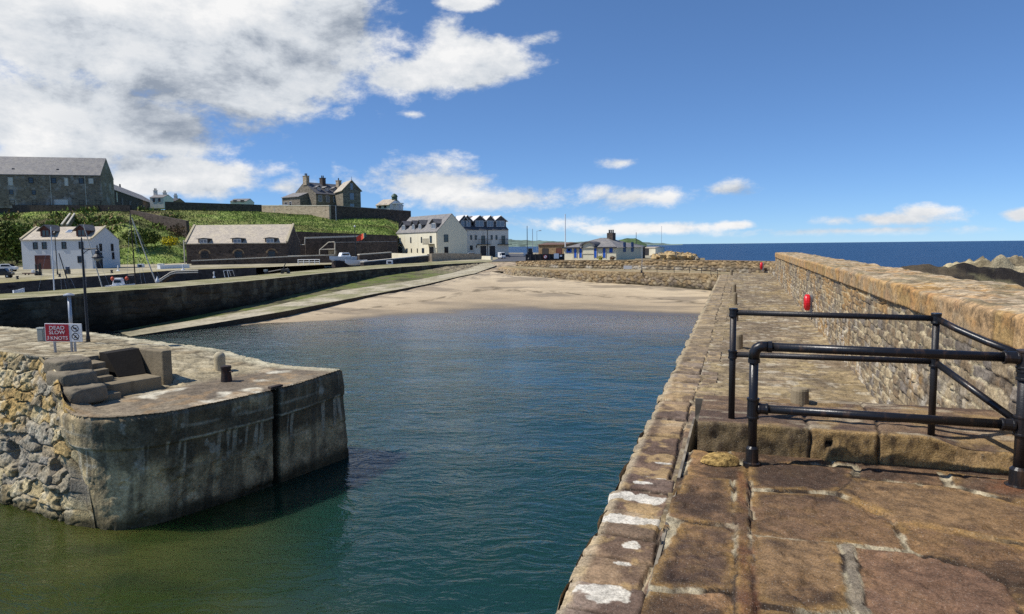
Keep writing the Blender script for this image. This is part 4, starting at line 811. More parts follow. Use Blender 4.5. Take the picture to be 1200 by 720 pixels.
# recess: five concrete steps, a bench landing, a back wall with shade in its colour and a cheek wall
st = thing('harbour_steps', 'short flight of concrete steps and a landing cut into the pier head terrace', 'steps', tuple(P(120, 455, ZF)))
eN3 = unrd(eN[0], eN[1], 0); eA3 = unrd(eA[0], eA[1], 0)
spec = [((101, 428, 124, 424), 2.20), ((104, 436, 128, 432), 2.11), ((110, 444, 133, 440), 2.02), ((118, 464, 142, 459.5), 1.84)]
for (xl, yl, xr, yr), z in spec:
    a = P(xl, yl, z); b = P(xr, yr, z); e = b - a; e.z = 0; mb = MB(); bk3 = -eN3 * 1.35 if z > 1.9 else -eN3 * .3
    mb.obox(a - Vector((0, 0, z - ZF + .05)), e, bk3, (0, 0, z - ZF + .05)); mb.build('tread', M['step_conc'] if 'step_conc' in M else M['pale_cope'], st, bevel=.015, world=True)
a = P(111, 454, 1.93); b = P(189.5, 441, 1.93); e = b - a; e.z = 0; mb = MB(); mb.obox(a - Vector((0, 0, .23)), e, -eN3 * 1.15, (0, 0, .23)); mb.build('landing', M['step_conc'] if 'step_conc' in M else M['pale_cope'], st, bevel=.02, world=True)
# back wall
q0 = P(124, 414.5, ZT + .03); q1 = P(163, 408.3, ZT + .05); q2 = P(171, 437.5, 1.94); q3 = P(139, 442, 1.94)
mb = MB(); off = -eN3 * .25; q0b, q1b = q0 + off, q1 + off; mb.v = [tuple(p) for p in (q0, q1, q2, q3, q0b, q1b, q2 + off * 2.2, q3 + off * 2.2)]; mb.f = [(0, 3, 2, 1), (4, 5, 6, 7), (0, 1, 5, 4), (1, 2, 6, 5), (2, 3, 7, 6), (3, 0, 4, 7)]; mb.build('back_wall', M['shaded_conc'] if 'shaded_conc' in M else M['dark_stone'], st, world=True)
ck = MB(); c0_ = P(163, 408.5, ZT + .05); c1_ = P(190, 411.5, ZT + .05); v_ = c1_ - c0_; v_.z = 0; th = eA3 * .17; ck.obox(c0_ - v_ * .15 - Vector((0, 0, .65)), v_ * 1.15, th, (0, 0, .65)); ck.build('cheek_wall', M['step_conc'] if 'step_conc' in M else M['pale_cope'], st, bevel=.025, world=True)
for k, (px, py, z, sx) in enumerate(((80, 430, 2.26, 1.0), (84, 444, 2.10, 1.05), (93, 461, 1.90, 1.15))):
    p = P(px, py, z); mb = MB(); n_, m_ = 30, 18; u_, v_ = np.meshgrid(np.linspace(0, 2 * math.pi, n_ + 1)[:-1], np.linspace(0, math.pi, m_), indexing='ij')
    sg = lambda q, e_: np.sign(q) * np.abs(q) ** e_
    lx = .25 * sx * sg(np.sin(v_), .4) * sg(np.cos(u_), .4); ly = .33 * sx * sg(np.sin(v_), .4) * sg(np.sin(u_), .4); lz = .15 * sg(np.cos(v_), .4)
    nzz = 1 + .22 * (fbm(np.cos(u_) * 2 + k * 7, np.sin(u_) * 2 + v_ * 3, 5, 240 + k) - .5); W = np.stack([p.x + (lx * eA3.x + ly * eN3.x) * nzz, p.y + (lx * eA3.y + ly * eN3.y) * nzz, p.z + lz * nzz], -1)
    mb.v = [tuple(q) for q in W.reshape(-1, 3)]; idx = np.arange(n_ * m_).reshape(n_, m_)
    for i in range(n_):
        for j in range(m_ - 1): mb.f.append((int(idx[i, j]), int(idx[i, j + 1]), int(idx[(i + 1) % n_, j + 1]), int(idx[(i + 1) % n_, j])))
    mb.build('kerb_stone', M['kerb'] , st, smooth=True, world=True)
# ladder recess bracket at the rim
mb = MB(); p = P(318, 456.5, ZF + .02); q = P(332, 453, ZF + .02); v = q - p; mb.obox(p, v, -eN3 * .10, (0, 0, .035)); mb.build('rim_plate', M['timber'], lpier, bevel=.008, world=True)

# bollards on the pier head
def profile_thing(name, label, cat, p, prof, mat, part, group=None, extra=None):
    t = thing(name, label, cat, tuple(p), 0, group); mb = MB(); mb.lathe(prof, n=20); o = mb.build(part, mat, t, smooth=True); e = o.modifiers.new('s', 'EDGE_SPLIT'); e.split_angle = math.radians(45)
    return t
def ground_pt(px, py, z0):   # paving of the pier head under a pixel
    best = None
    for z in np.linspace(1.7, 2.5, 80):
        p = P(px, py, z); r, d = rd(p); i = int(np.clip((r - r_[0]) / .028, 0, len(r_) - 1)); j = int(np.clip((d - d_[0]) / .034, 0, len(d_) - 1)); e = abs(zg[i, j] - z)
        if best is None or e < best[0]: best = (e, p)
    return best[1]
p = ground_pt(258, 433.5, 0); k = depth(p) / F_PX
profile_thing('mooring_bollard', 'pale stone bollard with a rounded top on the pier head', 'bollard', p, [(6.3 * k, -.03), (6.4 * k, 3 * k), (6.2 * k, 14 * k), (6.4 * k, 16 * k), (5.4 * k, 19 * k), (3.2 * k, 21 * k), (.2 * k, 21.8 * k)], M['pale_stone'], 'shaft')
p = ground_pt(265.5, 447, 0); k = depth(p) / F_PX
t = profile_thing('mooring_bollard', 'short rusty black iron bollard in front of the pale stone bollard', 'bollard', p, [(6.2 * k, -.03), (6.4 * k, 2 * k), (5.6 * k, 9 * k), (5.5 * k, 15 * k), (6.2 * k, 16 * k), (6.0 * k, 18.5 * k), (.2 * k, 18.8 * k)], M['iron_rust'], 'shaft')
mb = MB(); mb.tube((4 * k, -2 * k, 12 * k), (12 * k, -3 * k, 12.5 * k), .8 * k); mb.build('cross_pin', M['iron_rust'], t)

# speed sign
fS = ground_pt(75, 412.8, 0); sg = thing('speed_sign', 'red and white DEAD SLOW sign on short posts at the pier head steps', 'sign', tuple(fS))
dS = depth(fS); SR = RH; 
def sp(x, y, off=0.0): return D(x, y, dS - off)
c00, c10, c11, c01 = sp(53.5, 400.5), sp(96.5, 401.0), sp(96.5, 378.6), sp(53.0, 379.2)
ex = (c10 - c00); ez = (c01 - c00); exn = ex.normalized(); ezn = Vector((0, 0, 1)); ey = Vector((exn.y, -exn.x, 0)).normalized() * -1; W_ = ex.length; H_ = ez.length; fw = -ey
def board(name, u0, u1, v0, v1, y0, y1, mat, parent, bev=0):
    mb = MB(); o = c00 + exn * (W_ * u0) + ezn * (H_ * v0) + fw * y0; mb.obox(o, exn * (W_ * (u1 - u0)), fw * (y1 - y0), ezn * (H_ * (v1 - v0))); return mb.build(name, mat, parent, bevel=bev, world=True)
board('white_panel', 0, 1, 0, 1, -.02, 0, M['white_paint'], sg, .004)
red = board('red_panel', .02, .655, .04, .96, .002, .006, M['red_sign'], sg)
def text(body, u, v, size, mat, parent, name='lettering', sx=1.0):
    cu = bpy.data.curves.new(name, 'FONT'); cu.body = body; cu.size = size; cu.extrude = .0015; cu.align_x = 'CENTER'; cu.align_y = 'CENTER'; cu.offset = size * .004
    to = bpy.data.objects.new(name, cu); COL.objects.link(to); dg = bpy.context.evaluated_depsgraph_get(); me = bpy.data.meshes.new_from_object(to.evaluated_get(dg)); bpy.data.objects.remove(to)
    o = mesh_obj(name, me, None, parent); me.materials.clear(); me.materials.append(mat)
    pos = c00 + exn * (W_ * u) + ezn * (H_ * v) + fw * .009; R = Matrix((exn, ezn, fw)).transposed().to_4x4(); R = R @ Matrix.Diagonal((sx, 1, 1, 1)); R.translation = pos - Vector(sg.location); o.matrix_local = R
    return o
text('DEAD', .335, .755, H_ * .285, M['white_paint'], red, sx=1.12); text('SLOW', .335, .505, H_ * .285, M['white_paint'], red, sx=1.08); text('3', .085, .20, H_ * .265, M['white_paint'], red, sx=1.10); text('KNOTS', .385, .20, H_ * .265, M['white_paint'], red, sx=1.08)
for v in (.74, .30):
    mb = MB(); cx, cz = .825, v; R0 = H_ * .20
    for k in range(28):
        a0, a1 = 2 * math.pi * k / 28, 2 * math.pi * (k + 1) / 28; mb.quad(*[c00 + exn * (W_ * cx + r * math.cos(a)) + ezn * (H_ * cz + r * math.sin(a)) + fw * .004 for r, a in ((R0, a0), (R0, a1), (R0 * .80, a1), (R0 * .80, a0))])
    for s_ in ((-.62, .62, .62, -.62),): mb.obox(c00 + exn * (W_ * cx + R0 * s_[0]) + ezn * (H_ * cz + R0 * s_[1] - .012) + fw * .006, exn * (R0 * (s_[2] - s_[0])) + ezn * (R0 * (s_[3] - s_[1])), fw * .002, ezn * .024)
    if v > .5: mb.obox(c00 + exn * (W_ * cx - R0 * .5) + ezn * (H_ * cz - R0 * .12) + fw * .003, exn * R0 * .95, fw * .002, ezn * R0 * .34)
    else: mb.obox(c00 + exn * (W_ * cx - R0 * .25) + ezn * (H_ * cz - R0 * .45) + fw * .003, exn * R0 * .3 + ezn * R0 * .8, fw * .002, exn * R0 * .22); mb.obox(c00 + exn * (W_ * cx - R0 * .4) + ezn * (H_ * cz - R0 * .3) + fw * .003, exn * R0 * .8, fw * .002, ezn * R0 * .16)
    mb.build('prohibition_symbol', M['frame_dark'], sg, world=True)
for px in (65, 84.5, 88.5):
    f = P(px, 413.3, ZT); mb = MB(); g0 = D(px, 413.5, dS + .03); mb.tube((g0.x, g0.y, fS.z - .07), (g0.x, g0.y, c01.z - .03), .022, n=10); mb.build('post', M['steel'], sg, world=True)
# grey pole behind the sign, and a tall black lantern post
f = ground_pt(84.5, 401, 0); tp_ = D(83.5, 346, depth(f)); pl_ = thing('grey_pole', 'plain grey pole with a flat cap rising behind the speed sign', 'pole', tuple(f)); mb = MB(); mb.tube((0, 0, -.05), (0, 0, tp_.z - f.z), .035, .032); mb.build('shaft', M['steel'], pl_, smooth=True); mb = MB(); mb.lathe([(.1, 0), (.1, .02), (.03, .05)], (0, 0, tp_.z - f.z - .01)); mb.build('cap', M['steel'], pl_)
f = ground_pt(103.5, 401, 0); L = thing('street_lamp', 'tall black lamp post with a side arm and lantern beyond the speed sign', 'street lamp', tuple(f)); tz_ = D(99.5, 279, depth(f)).z - f.z; k = depth(f) / F_PX
mb = MB(); mb.lathe([(2.4 * k, -.05), (2.2 * k, 6 * k), (1.7 * k, 8 * k), (1.5 * k, 60 * k), (1.1 * k, tz_ * .9), (.7 * k, tz_), (.1 * k, tz_ + 1.5 * k)]); mb.build('column', M['dark_iron'], L, smooth=True)
az_ = D(100, 292, depth(f)).z - f.z; rv = RH; lx = 17.5 * k
mb = MB(); mb.tube((0, 0, az_), tuple(rv * (lx + 1.5 * k) + Vector((0, 0, az_ + .3 * k))), .75 * k); mb.path([tuple(rv * (q * k) + Vector((0, 0, az_ + h * k))) for q, h in ((0, -7), (3, -3.5), (7, -1.2), (10, -.3))], .35 * k, 6); mb.build('arm', M['dark_iron'], L)
lc = rv * lx + Vector((0, 0, az_)); mb = MB(); mb.lathe([(.3 * k, 4.6 * k), (.9 * k, 3.2 * k), (.5 * k, 2 * k), (1.0 * k, .5 * k), (1.2 * k, -1 * k), (2.3 * k, -2.2 * k), (3.0 * k, -5 * k), (2.6 * k, -5.6 * k), (6.0 * k, -9.2 * k), (6.4 * k, -10.4 * k), (5.6 * k, -10.8 * k)], tuple(lc), 14); hd = mb.build('lantern', M['dark_iron'], L)
mb = MB(); mb.lathe([(4.6 * k, -10.8 * k), (3.4 * k, -12.6 * k), (1.6 * k, -14.0 * k), (.2 * k, -14.6 * k)], tuple(lc), 14); mb.build('globe', M['lantern_glass'], hd, smooth=True)
# small service cabinet left of the sign
f = ground_pt(49, 400, 0); k = depth(f) / F_PX; cb = thing('service_cabinet', 'small grey-green service cabinet left of the speed sign', 'cabinet', tuple(f), -TH * -1); mb = MB(); mb.box(-4 * k, 4 * k, -2 * k, 3 * k, -.04, 15 * k); mb.build('body', M['grey_plastic'], cb, bevel=.015); mb = MB(); mb.box(-4.6 * k, 4.6 * k, -2.6 * k, 3.6 * k, 15 * k, 16.4 * k, .01); mb.build('lid', M['grey_plastic'], cb); mb = MB(); mb.box(-3 * k, 3 * k, -2 * k - .012, -2 * k - .004, 1.5 * k, 13.5 * k); mb.build('door', M['grey_plastic'], cb)
# ================================================================== HILLSIDE
hx = [-260, -120, 0, 70, 130, 190, 230, 300, 340, 380, 420, 452, 467]
foot = [(318, 105), (318, 105), (317, 106), (317, 106), (316, 108), (312, 112), (303, 124), (290, 130), (276, 135), (276.5, 137), (277, 139), (277, 142), (279, 149)]
crest = [(250, 150), (249, 150), (248, 150), (246, 150), (246, 151), (246, 152), (246.5, 153), (248, 156), (251, 160), (252.5, 162), (253.5, 164), (255, 166), (257, 170)]
Af = [D(x, f[0], f[1]) for x, f in zip(hx, foot)]; Bf = [D(x, c[0], c[1]) for x, c in zip(hx, crest)]
def resx(pts, n): q = np.linspace(hx[0], hx[-1], n); a = np.array([tuple(p) for p in pts]); return np.stack([np.interp(q, hx, a[:, i]) for i in range(3)], -1)
n, m = 420, 110; A_ = resx(Af, n); B_ = resx(Bf, n); t = np.linspace(0, 1, m); g = A_[:, None] + (B_ - A_)[:, None] * t[None, :, None]
hr = g[..., 0] * RH.x + g[..., 1] * RH.y; hd = g[..., 0] * FH.x + g[..., 1] * FH.y
left = sst(-62, -76, hr)
bmp = (fbm(hr * .16, hd * .16, 4, 301) - .5) * (1.0 + 2.6 * left) + (fbm(hr * .6, hd * .6, 3, 302) - .5) * (.5 + .8 * left); g[..., 2] += bmp * np.sin(np.pi * np.clip(t, 0.02, .98))[None] - .1
def hill_c(hr, hd, tt, left, seed=0):
    nz = fbm(hr * .12, hd * .2, 4, 303); n2 = fbm(hr * .5, hd * .5, 4, 304)
    c = cmix(np.zeros(hr.shape + (3,)) + rgb(134, 152, 76), rgb(106, 124, 58), sst(.4, .62, nz)); c = cmix(c, rgb(150, 156, 92), .6 * sst(.5, .66, n2)); c = cmix(c, rgb(112, 100, 66), .5 * sst(.52, .68, fbm(hr * .07, hd * .3, 4, 307))); c = cmix(c, rgb(60, 60, 34), .85 * left * sst(.48, .62, fbm(hr * .22, hd * .28, 4, 305)))
    c = cmix(c, rgb(126, 112, 82), .6 * sst(.60, .70, fbm(hr * .35, hd * .3, 4, 306)) * (.3 + .7 * left)); return c
c = hill_c(hr, hd, t[None] + 0 * hr, left)
props(gridmesh('hill', g, c, M['farstone']), kind='structure')
# plateau behind the crest
g2, q, t2 = npgrid(Bf, [D(x, 0, 10) * 0 + G(x, 330, p.z + 1.0) for x, p in zip(hx, Bf)], 60, 20); props(gridmesh('plateau', g2, np.zeros(g2.shape) + rgb(96, 118, 56), M['farstone']), kind='structure')
ed = MB(); 
for k in range(2): pass
# grass and scrub: small blades and leaf clumps, far too many to count
rs = np.random.RandomState(12); N = 60000; ii = rs.randint(0, n - 1, N); jj = np.clip((rs.rand(N) ** .85 * (m - 1)).astype(int), 0, m - 2)
base = g[ii, jj] + (g[ii + 1, jj + 1] - g[ii, jj]) * rs.rand(N, 1); bl = left[ii, jj]; br = base[:, 0] * RH.x + base[:, 1] * RH.y; bd = base[:, 0] * FH.x + base[:, 1] * FH.y
dens_ = fbm(br * .2, bd * .25, 3, 311); shrub = (bl > .15) & (dens_ > .61); ht = np.where(shrub, rs.uniform(.5, 1.5, N) * (dens_ - .35) * 3.6, rs.uniform(.08, .28, N)); wd = np.where(shrub, rs.uniform(.25, .55, N), rs.uniform(.08, .22, N))
base[:, 2] += np.where(shrub, rs.rand(N) * ht * .8, 0)
V_ = []; C_ = []; Fq = []
ang = rs.uniform(0, math.pi * 2, N); tilt = rs.uniform(-.35, .35, (N, 2)); dx = np.stack([np.cos(ang), np.sin(ang), rs.uniform(-.3, .3, N) * shrub], -1) * wd[:, None]; upv = np.stack([tilt[:, 0] * ht, tilt[:, 1] * ht, np.where(shrub, wd * 1.1, ht)], -1)
V_ = np.stack([base - dx * .5, base + dx * .5, base + dx * .22 + upv, base - dx * .22 + upv], 1).reshape(-1, 3)
cc_ = hill_c(br, bd, bd * 0, bl) * rs.uniform(.7, 1.35, (N, 1)); dk = np.array([rgb(100, 118, 52), rgb(124, 140, 68), rgb(134, 116, 78), rgb(84, 98, 46)])[rs.randint(0, 4, N)]; cc_ = np.where(shrub[:, None], dk * rs.uniform(.7, 1.3, (N, 1)), cc_)
mb = MB(); mb.v = V_.tolist(); mb.f = [(4 * k, 4 * k + 1, 4 * k + 2, 4 * k + 3) for k in range(N)]; props(mb.build('hillside_grass', M['grass'], None, col=np.repeat(cc_, 4, 0)), kind='stuff')
def bush(name, label, px, py, dd, R, H, cols, nleaf=700, cat='bush', group=None):
    c = D(px, py, dd); t = thing(name, label, cat, tuple(c), 0, group); rs = np.random.RandomState(int(px)); v = rs.normal(size=(nleaf, 3)); v /= np.linalg.norm(v, axis=1)[:, None]; rad = rs.rand(nleaf) ** .4; lump = .75 + .5 * fbm(v[:, 0] * 2 + 5, v[:, 1] * 2 + v[:, 2] * 2, 3, int(px))
    p = v * rad[:, None] * lump[:, None] * np.array((R, R, H)) + np.array((0, 0, H * .6)); p = p[p[:, 2] > -.3]; k = len(p); a = rs.normal(size=(k, 3)); a /= np.linalg.norm(a, axis=1)[:, None]; b = np.cross(a, rs.normal(size=(k, 3))); b /= np.linalg.norm(b, axis=1)[:, None]; s = rs.uniform(.07, .17, (k, 1)) * max(.6, R / 2)
    mb = MB(); mb.v = np.stack([p - a * s, p + b * s, p + a * s, p - b * s], 1).reshape(-1, 3).tolist(); mb.f = [(4 * q, 4 * q + 1, 4 * q + 2, 4 * q + 3) for q in range(k)]; cols = np.array(cols)[rs.randint(0, len(cols), k)] * rs.uniform(.75, 1.25, (k, 1)); mb.build('foliage', M['grass'], t, col=np.repeat(cols, 4, 0))
    mb = MB(); 
    for q in range(5): mb.tube((0, 0, -.8), (R * .5 * math.cos(q * 1.3), R * .5 * math.sin(q * 1.3), H * .8), .06, .02, 6)
    mb.build('stem', M['timber'], t); return t
bush('gorse_bush', 'yellow flowering gorse bush on the grass slope between the white house and the stone store', 199, 286.5, 121, 1.6, .9, [rgb(214, 190, 24), rgb(226, 206, 40), rgb(150, 140, 30), rgb(70, 84, 28)])
bush('shrub', 'dark brown shrub above the yellow gorse bush', 208, 276, 128, 1.7, 1.3, [rgb(84, 66, 46), rgb(62, 56, 34), rgb(104, 84, 58)])
bush('shrub', 'broad dark green scrub bush on the slope right of the white house', 166, 284, 121, 3.2, 1.5, [rgb(92, 106, 48), rgb(70, 82, 38), rgb(112, 120, 62)], 1500)
bush('shrub', 'tall green bush against the left gable of the white house', 20, 303, 103, 2.6, 3.4, [rgb(84, 104, 40), rgb(58, 74, 28), rgb(110, 122, 60)], 2200)
bush('shrub', 'large olive bush at the left edge of the picture behind the parked pickup', 0, 300, 103, 3.0, 3.6, [rgb(104, 108, 54), rgb(74, 82, 34), rgb(60, 66, 30)], 2200)

# ================================================================== walls and buildings helpers
def wall_px(name, label, xl, yl, dl, xr, yr, dr, zb, th, mat, cope=None, ch=.22, cat='wall', group=None, part=True):
    a = D(xl, yl, dl); b = D(xr, yr, dr); o = Vector((a.x, a.y, zb)); t = thing(name, label, cat, tuple(o), 0, group)
    e = b - a; eh = Vector((e.x, e.y, 0)); nrm = Vector((-eh.y, eh.x, 0)).normalized(); za, zb2 = a.z - (ch if cope else 0), b.z - (ch if cope else 0)
    mb = MB(); a0 = Vector((a.x, a.y, zb)); b0 = Vector((b.x, b.y, zb)); A1 = Vector((a.x, a.y, za)); B1 = Vector((b.x, b.y, zb2)); w = nrm * th
    def slab(p, q, r, s): mb.v += [tuple(x) for x in (p, q, q + w, p + w, s, r, r + w, s + w)]; i = len(mb.v) - 8; mb.f += [tuple(i + k for k in f) for f in ((0, 3, 2, 1), (4, 5, 6, 7), (0, 1, 5, 4), (1, 2, 6, 5), (2, 3, 7, 6), (3, 0, 4, 7))]
    slab(a0, b0, B1, A1); mb.build('masonry', mat, t, world=True)
    if cope:
        mb = MB(); f = nrm * -.06; w = nrm * (th + .12); slab(A1 + f + Vector((0, 0, .004)), B1 + f + Vector((0, 0, .004)), b + f, a + f); mb.build('coping', cope, t, world=True)
    return t
class House:
    """local frame: x along the front (A to B), y away from the viewer, z up; origin at A on the ground"""
    def __init__(s, name, label, A, B, dep, eave, ridge, wallm, roofm, cat='house', over=.25, hip=0, gable_up=0.0, side=None, group=None):
        A = Vector(A); B = Vector(B); s.L = (B - A).xy.length; s.W = dep; s.e = eave; s.r = ridge; s.root = thing(name, label, cat, (A.x, A.y, A.z), math.atan2(B.y - A.y, B.x - A.x), group)
        L, W = s.L, dep; mb = MB(); h = hip
        if hip: mb.box(0, L, 0, W, -.6, eave)
        else:
            mb.prism([(0, -.6), (W, -.6), (W, eave), (W / 2, ridge - .02), (0, eave)], 0, L, 'x')
        s.wall = mb.build('wall', wallm, s.root)
        sl = (ridge - eave) / (W / 2); o = over; th = .14; mb = MB()
        if hip:
            z0 = eave - o * sl * .5 + .02; mb.v = [(-o, -o, z0), (L + o, -o, z0), (L + o, W + o, z0), (-o, W + o, z0), (h, W / 2, ridge), (L - h, W / 2, ridge)]; mb.f = [(0, 1, 5, 4), (1, 2, 5), (2, 3, 4, 5), (3, 0, 4), (3, 2, 1, 0)]
        else:
            g = gable_up
            for sg in (0, 1):
                y0, y1 = (-o, W / 2) if sg == 0 else (W + o, W / 2); ze = eave - o * sl
                q = [(-g, y0, ze), (L + g, y0, ze), (L + g, y1, ridge), (-g, y1, ridge)]; i = len(mb.v)
                mb.v += [(x, y, z + .012) for x, y, z in q] + [(x, y, z + th) for x, y, z in q]; mb.f += [tuple(i + k for k in f) for f in ((0, 3, 2, 1), (4, 5, 6, 7), (0, 1, 5, 4), (1, 2, 6, 5), (2, 3, 7, 6), (3, 0, 4, 7))]
        s.roof = mb.build('roof', roofm, s.root)
    def face(s, f):
        if f == 'f': return lambda a, z, o: (a, -o, z)
        if f == 'r': return lambda a, z, o: (s.L + o, a, z)
        if f == 'l': return lambda a, z, o: (-o, s.W - a, z)
    def bar(s, mb, f, a0, a1, z0, z1, o0, o1):
        F = s.face(f); i = len(mb.v); mb.v += [F(a0, z0, o0), F(a1, z0, o0), F(a1, z1, o0), F(a0, z1, o0), F(a0, z0, o1), F(a1, z0, o1), F(a1, z1, o1), F(a0, z1, o1)]
        mb.f += [tuple(i + k for k in q) for q in ((0, 3, 2, 1), (4, 5, 6, 7), (0, 1, 5, 4), (1, 2, 6, 5), (2, 3, 7, 6), (3, 0, 4, 7))]
    def window(s, a, z, w, h, f='f', fm=None, gm=None, bars=1, name='window', sill=None, ft=.07):
        fm = fm or M['frame_white']; gm = gm or M['glass']; mb = MB()
        for (x0, x1, y0, y1) in ((a - w / 2, a - w / 2 + ft, z - h / 2, z + h / 2), (a + w / 2 - ft, a + w / 2, z - h / 2, z + h / 2), (a - w / 2 + ft, a + w / 2 - ft, z - h / 2, z - h / 2 + ft), (a - w / 2 + ft, a + w / 2 - ft, z + h / 2 - ft, z + h / 2)): s.bar(mb, f, x0, x1, y0, y1, .003, .06)
        if bars: s.bar(mb, f, a - w / 2 + ft, a + w / 2 - ft, z - ft * .3, z + ft * .3, .004, .045)
        o = mb.build(name, fm, s.root); mb = MB(); s.bar(mb, f, a - w / 2 + ft, a + w / 2 - ft, z - h / 2 + ft, z + h / 2 - ft, .002, .02); mb.build('pane', gm, o)
        if sill: mb = MB(); s.bar(mb, f, a - w / 2 - .08, a + w / 2 + .08, z - h / 2 - .13, z - h / 2 - .004, .003, .12); mb.build('sill', sill, o)
        return o
    def door(s, a, w, h, mat, f='f', z0=0.0, name='door', frame=None):
        mb = MB(); s.bar(mb, f, a - w / 2, a + w / 2, z0, z0 + h, .003, .05); o = mb.build(name, mat, s.root)
        mb = MB(); fr = frame or mat
        for q in (a - w / 2 - .09, a + w / 2 + .004): s.bar(mb, f, q, q + .086, z0, z0 + h + .09, .003, .09)
        s.bar(mb, f, a - w / 2 + .001, a + w / 2 - .001, z0 + h + .004, z0 + h + .09, .003, .09); mb.build('frame', fr, o); return o
    def roof_z(s, y): return s.e + (s.r - s.e) * (1 - abs(y - s.W / 2) / (s.W / 2))
    def chimney(s, x, y, w, d, top, mat, pots=2, potm=None):
        mb = MB(); zb = s.roof_z(y) - .4; mb.box(x - w / 2, x + w / 2, y - d / 2, y + d / 2, zb, top); mb.box(x - w / 2 - .08, x + w / 2 + .08, y - d / 2 - .08, y + d / 2 + .08, top + .004, top + .16); c = mb.build('chimney', mat, s.root)
        for k in range(pots): mb = MB(); mb.lathe([(.15, 0), (.13, .5), (.17, .55), (.12, .6)], (x + (k - (pots - 1) / 2) * w / max(1, pots) * .9, y, top + .165), 8); mb.build('chimney_pot', potm or M['dark_iron'], c)
        return c
    def dormer(s, x, w, zb, zt_, wallm, roofm, rise=.5, y0=None, win=True, gm=None, over=.15, fm=None):
        """gabled dormer on the front roof slope"""
        sl = (s.r - s.e) / (s.W / 2); y0 = (zb - s.e) / sl - .02 if y0 is None else y0; mb = MB(); yb = min(s.W / 2, (zt_ - s.e) / sl + .3); mb.box(x - w / 2, x + w / 2, y0, yb, zb, zt_); mb.v += [(x - w / 2, y0, zt_ + .001), (x + w / 2, y0, zt_ + .001), (x, y0, zt_ + rise)]; i = len(mb.v) - 3; mb.f.append((i, i + 1, i + 2)); d = mb.build('dormer', wallm, s.root)
        mb = MB(); yr = min(s.W / 2, (zt_ + rise - s.e) / sl + .3); o = over
        for sg in (-1, 1):
            q = [(x + sg * (w / 2 + o), y0 - o, zt_ - o * rise / (w / 2) + .02), (x + sg * (w / 2 + o), yr, zt_ - o * rise / (w / 2) + .02), (x, yr, zt_ + rise + .02), (x, y0 - o, zt_ + rise + .02)]; i = len(mb.v); mb.v += q + [(a, b, c + .09) for a, b, c in q]; mb.f += [tuple(i + k for k in f) for f in ((0, 3, 2, 1), (4, 5, 6, 7), (0, 1, 5, 4), (1, 2, 6, 5), (2, 3, 7, 6), (3, 0, 4, 7))]
        mb.build('dormer_roof', roofm, d)
        if win:
            mb = MB(); ww = w * .72; z0, z1 = zb + .15, zt_ - .02; a0, a1 = x - ww / 2, x + ww / 2
            for q in ((a0, a0 + .08), (a1 - .08, a1), (x - .035, x + .035)): mb.box(q[0], q[1], y0 - .06, y0 - .002, z0, z1)
            mb.box(a0 + .08, a1 - .08, y0 - .05, y0 - .003, z1 - .08, z1); mb.box(a0 + .08, a1 - .08, y0 - .05, y0 - .003, z0, z0 + .08); mb.build('dormer_window', fm or M['frame_white'], d); mb = MB(); mb.box(a0 + .04, a1 - .04, y0 - .02, y0 - .001, z0 + .04, z1 - .04); mb.build('dormer_pane', gm or M['glass_lit'], d)
        return d
    def pipe(s, a, f='f', z1=None, mat=None, name='downpipe'):
        mb = MB(); s.bar(mb, f, a - .05, a + .05, 0, z1 or s.e - .05, .004, .09); return mb.build(name, mat or M['frame_dark'], s.root)
def hgt(px, py, p): return D(px, py, depth(p)).z - p.z

# ---------------------------------------------------------------- white house on the quay
A = P(28, 316, ZQ); B = Vector(tuple(G(109, depth(A), ZQ))); A = Vector(tuple(G(27, depth(B), ZQ)))
e_, r_h = hgt(70, 281.5, A), hgt(80, 263, A) 
H1 = House('white_house', 'two storey white harled house with two dark dormers below the grass slope', A, B, 6.2, e_, r_h - .35, M['white_harl'], M['slate_pale'], over=.12)
k = H1.L / 82
for a in (43.5 - 27, 54 - 27, 77 - 27, 97 - 27): H1.window(a * k, e_ - 5.6 * k * 1.15, 5.4 * k, 8.2 * k, fm=M['frame_dark'], gm=M['glass'], ft=.1)
H1.window((94.5 - 27) * k, 11 * k, 5.4 * k, 8 * k, fm=M['frame_dark'], ft=.1); H1.door((51 - 27) * k, 16 * k, 15.5 * k, M['brown_door'], name='garage_door')
for a in (1.9, 4.5): H1.window(a, e_ - 1.0, .55, 1.0, 'r', fm=M['frame_dark'], ft=.08)
H1.window(4.6, 1.6, .5, .95, 'r', fm=M['frame_dark'], ft=.08); H1.door(1.4, 1.1, 2.0, M['frame_dark'], 'r')
for x in (25.5, 67.5): H1.dormer(x * k, 12.5 * k, e_ + .35, e_ + 1.35, M['brown_door'], M['slate_dark'], .55, gm=M['glass'], fm=M['brown_door'], over=.3)
mb = MB(); sl = (H1.r - H1.e) / (H1.W / 2); yy = 1.5; mb.obox((47 * k - .4, yy, H1.e + sl * yy + .16), (.8, 0, 0), (0, .7, .7 * sl), (0, 0, .06)); rw = mb.build('roof_light', M['frame_white'], H1.root); mb = MB(); mb.obox((47 * k - .32, yy + .06, H1.e + sl * (yy + .06) + .225), (.64, 0, 0), (0, .58, .58 * sl), (0, 0, .012)); mb.build('pane', M['glass_lit'], rw)
for x0 in (-.10, H1.L + .0): mb = MB(); mb.obox((x0 - .05, -.1, H1.e + .1), (.3, 0, 0), (0, H1.W / 2 + .1, H1.r - H1.e + .02), (0, 0, .14)); mb.build('skew', M['pale_stone'], H1.root)

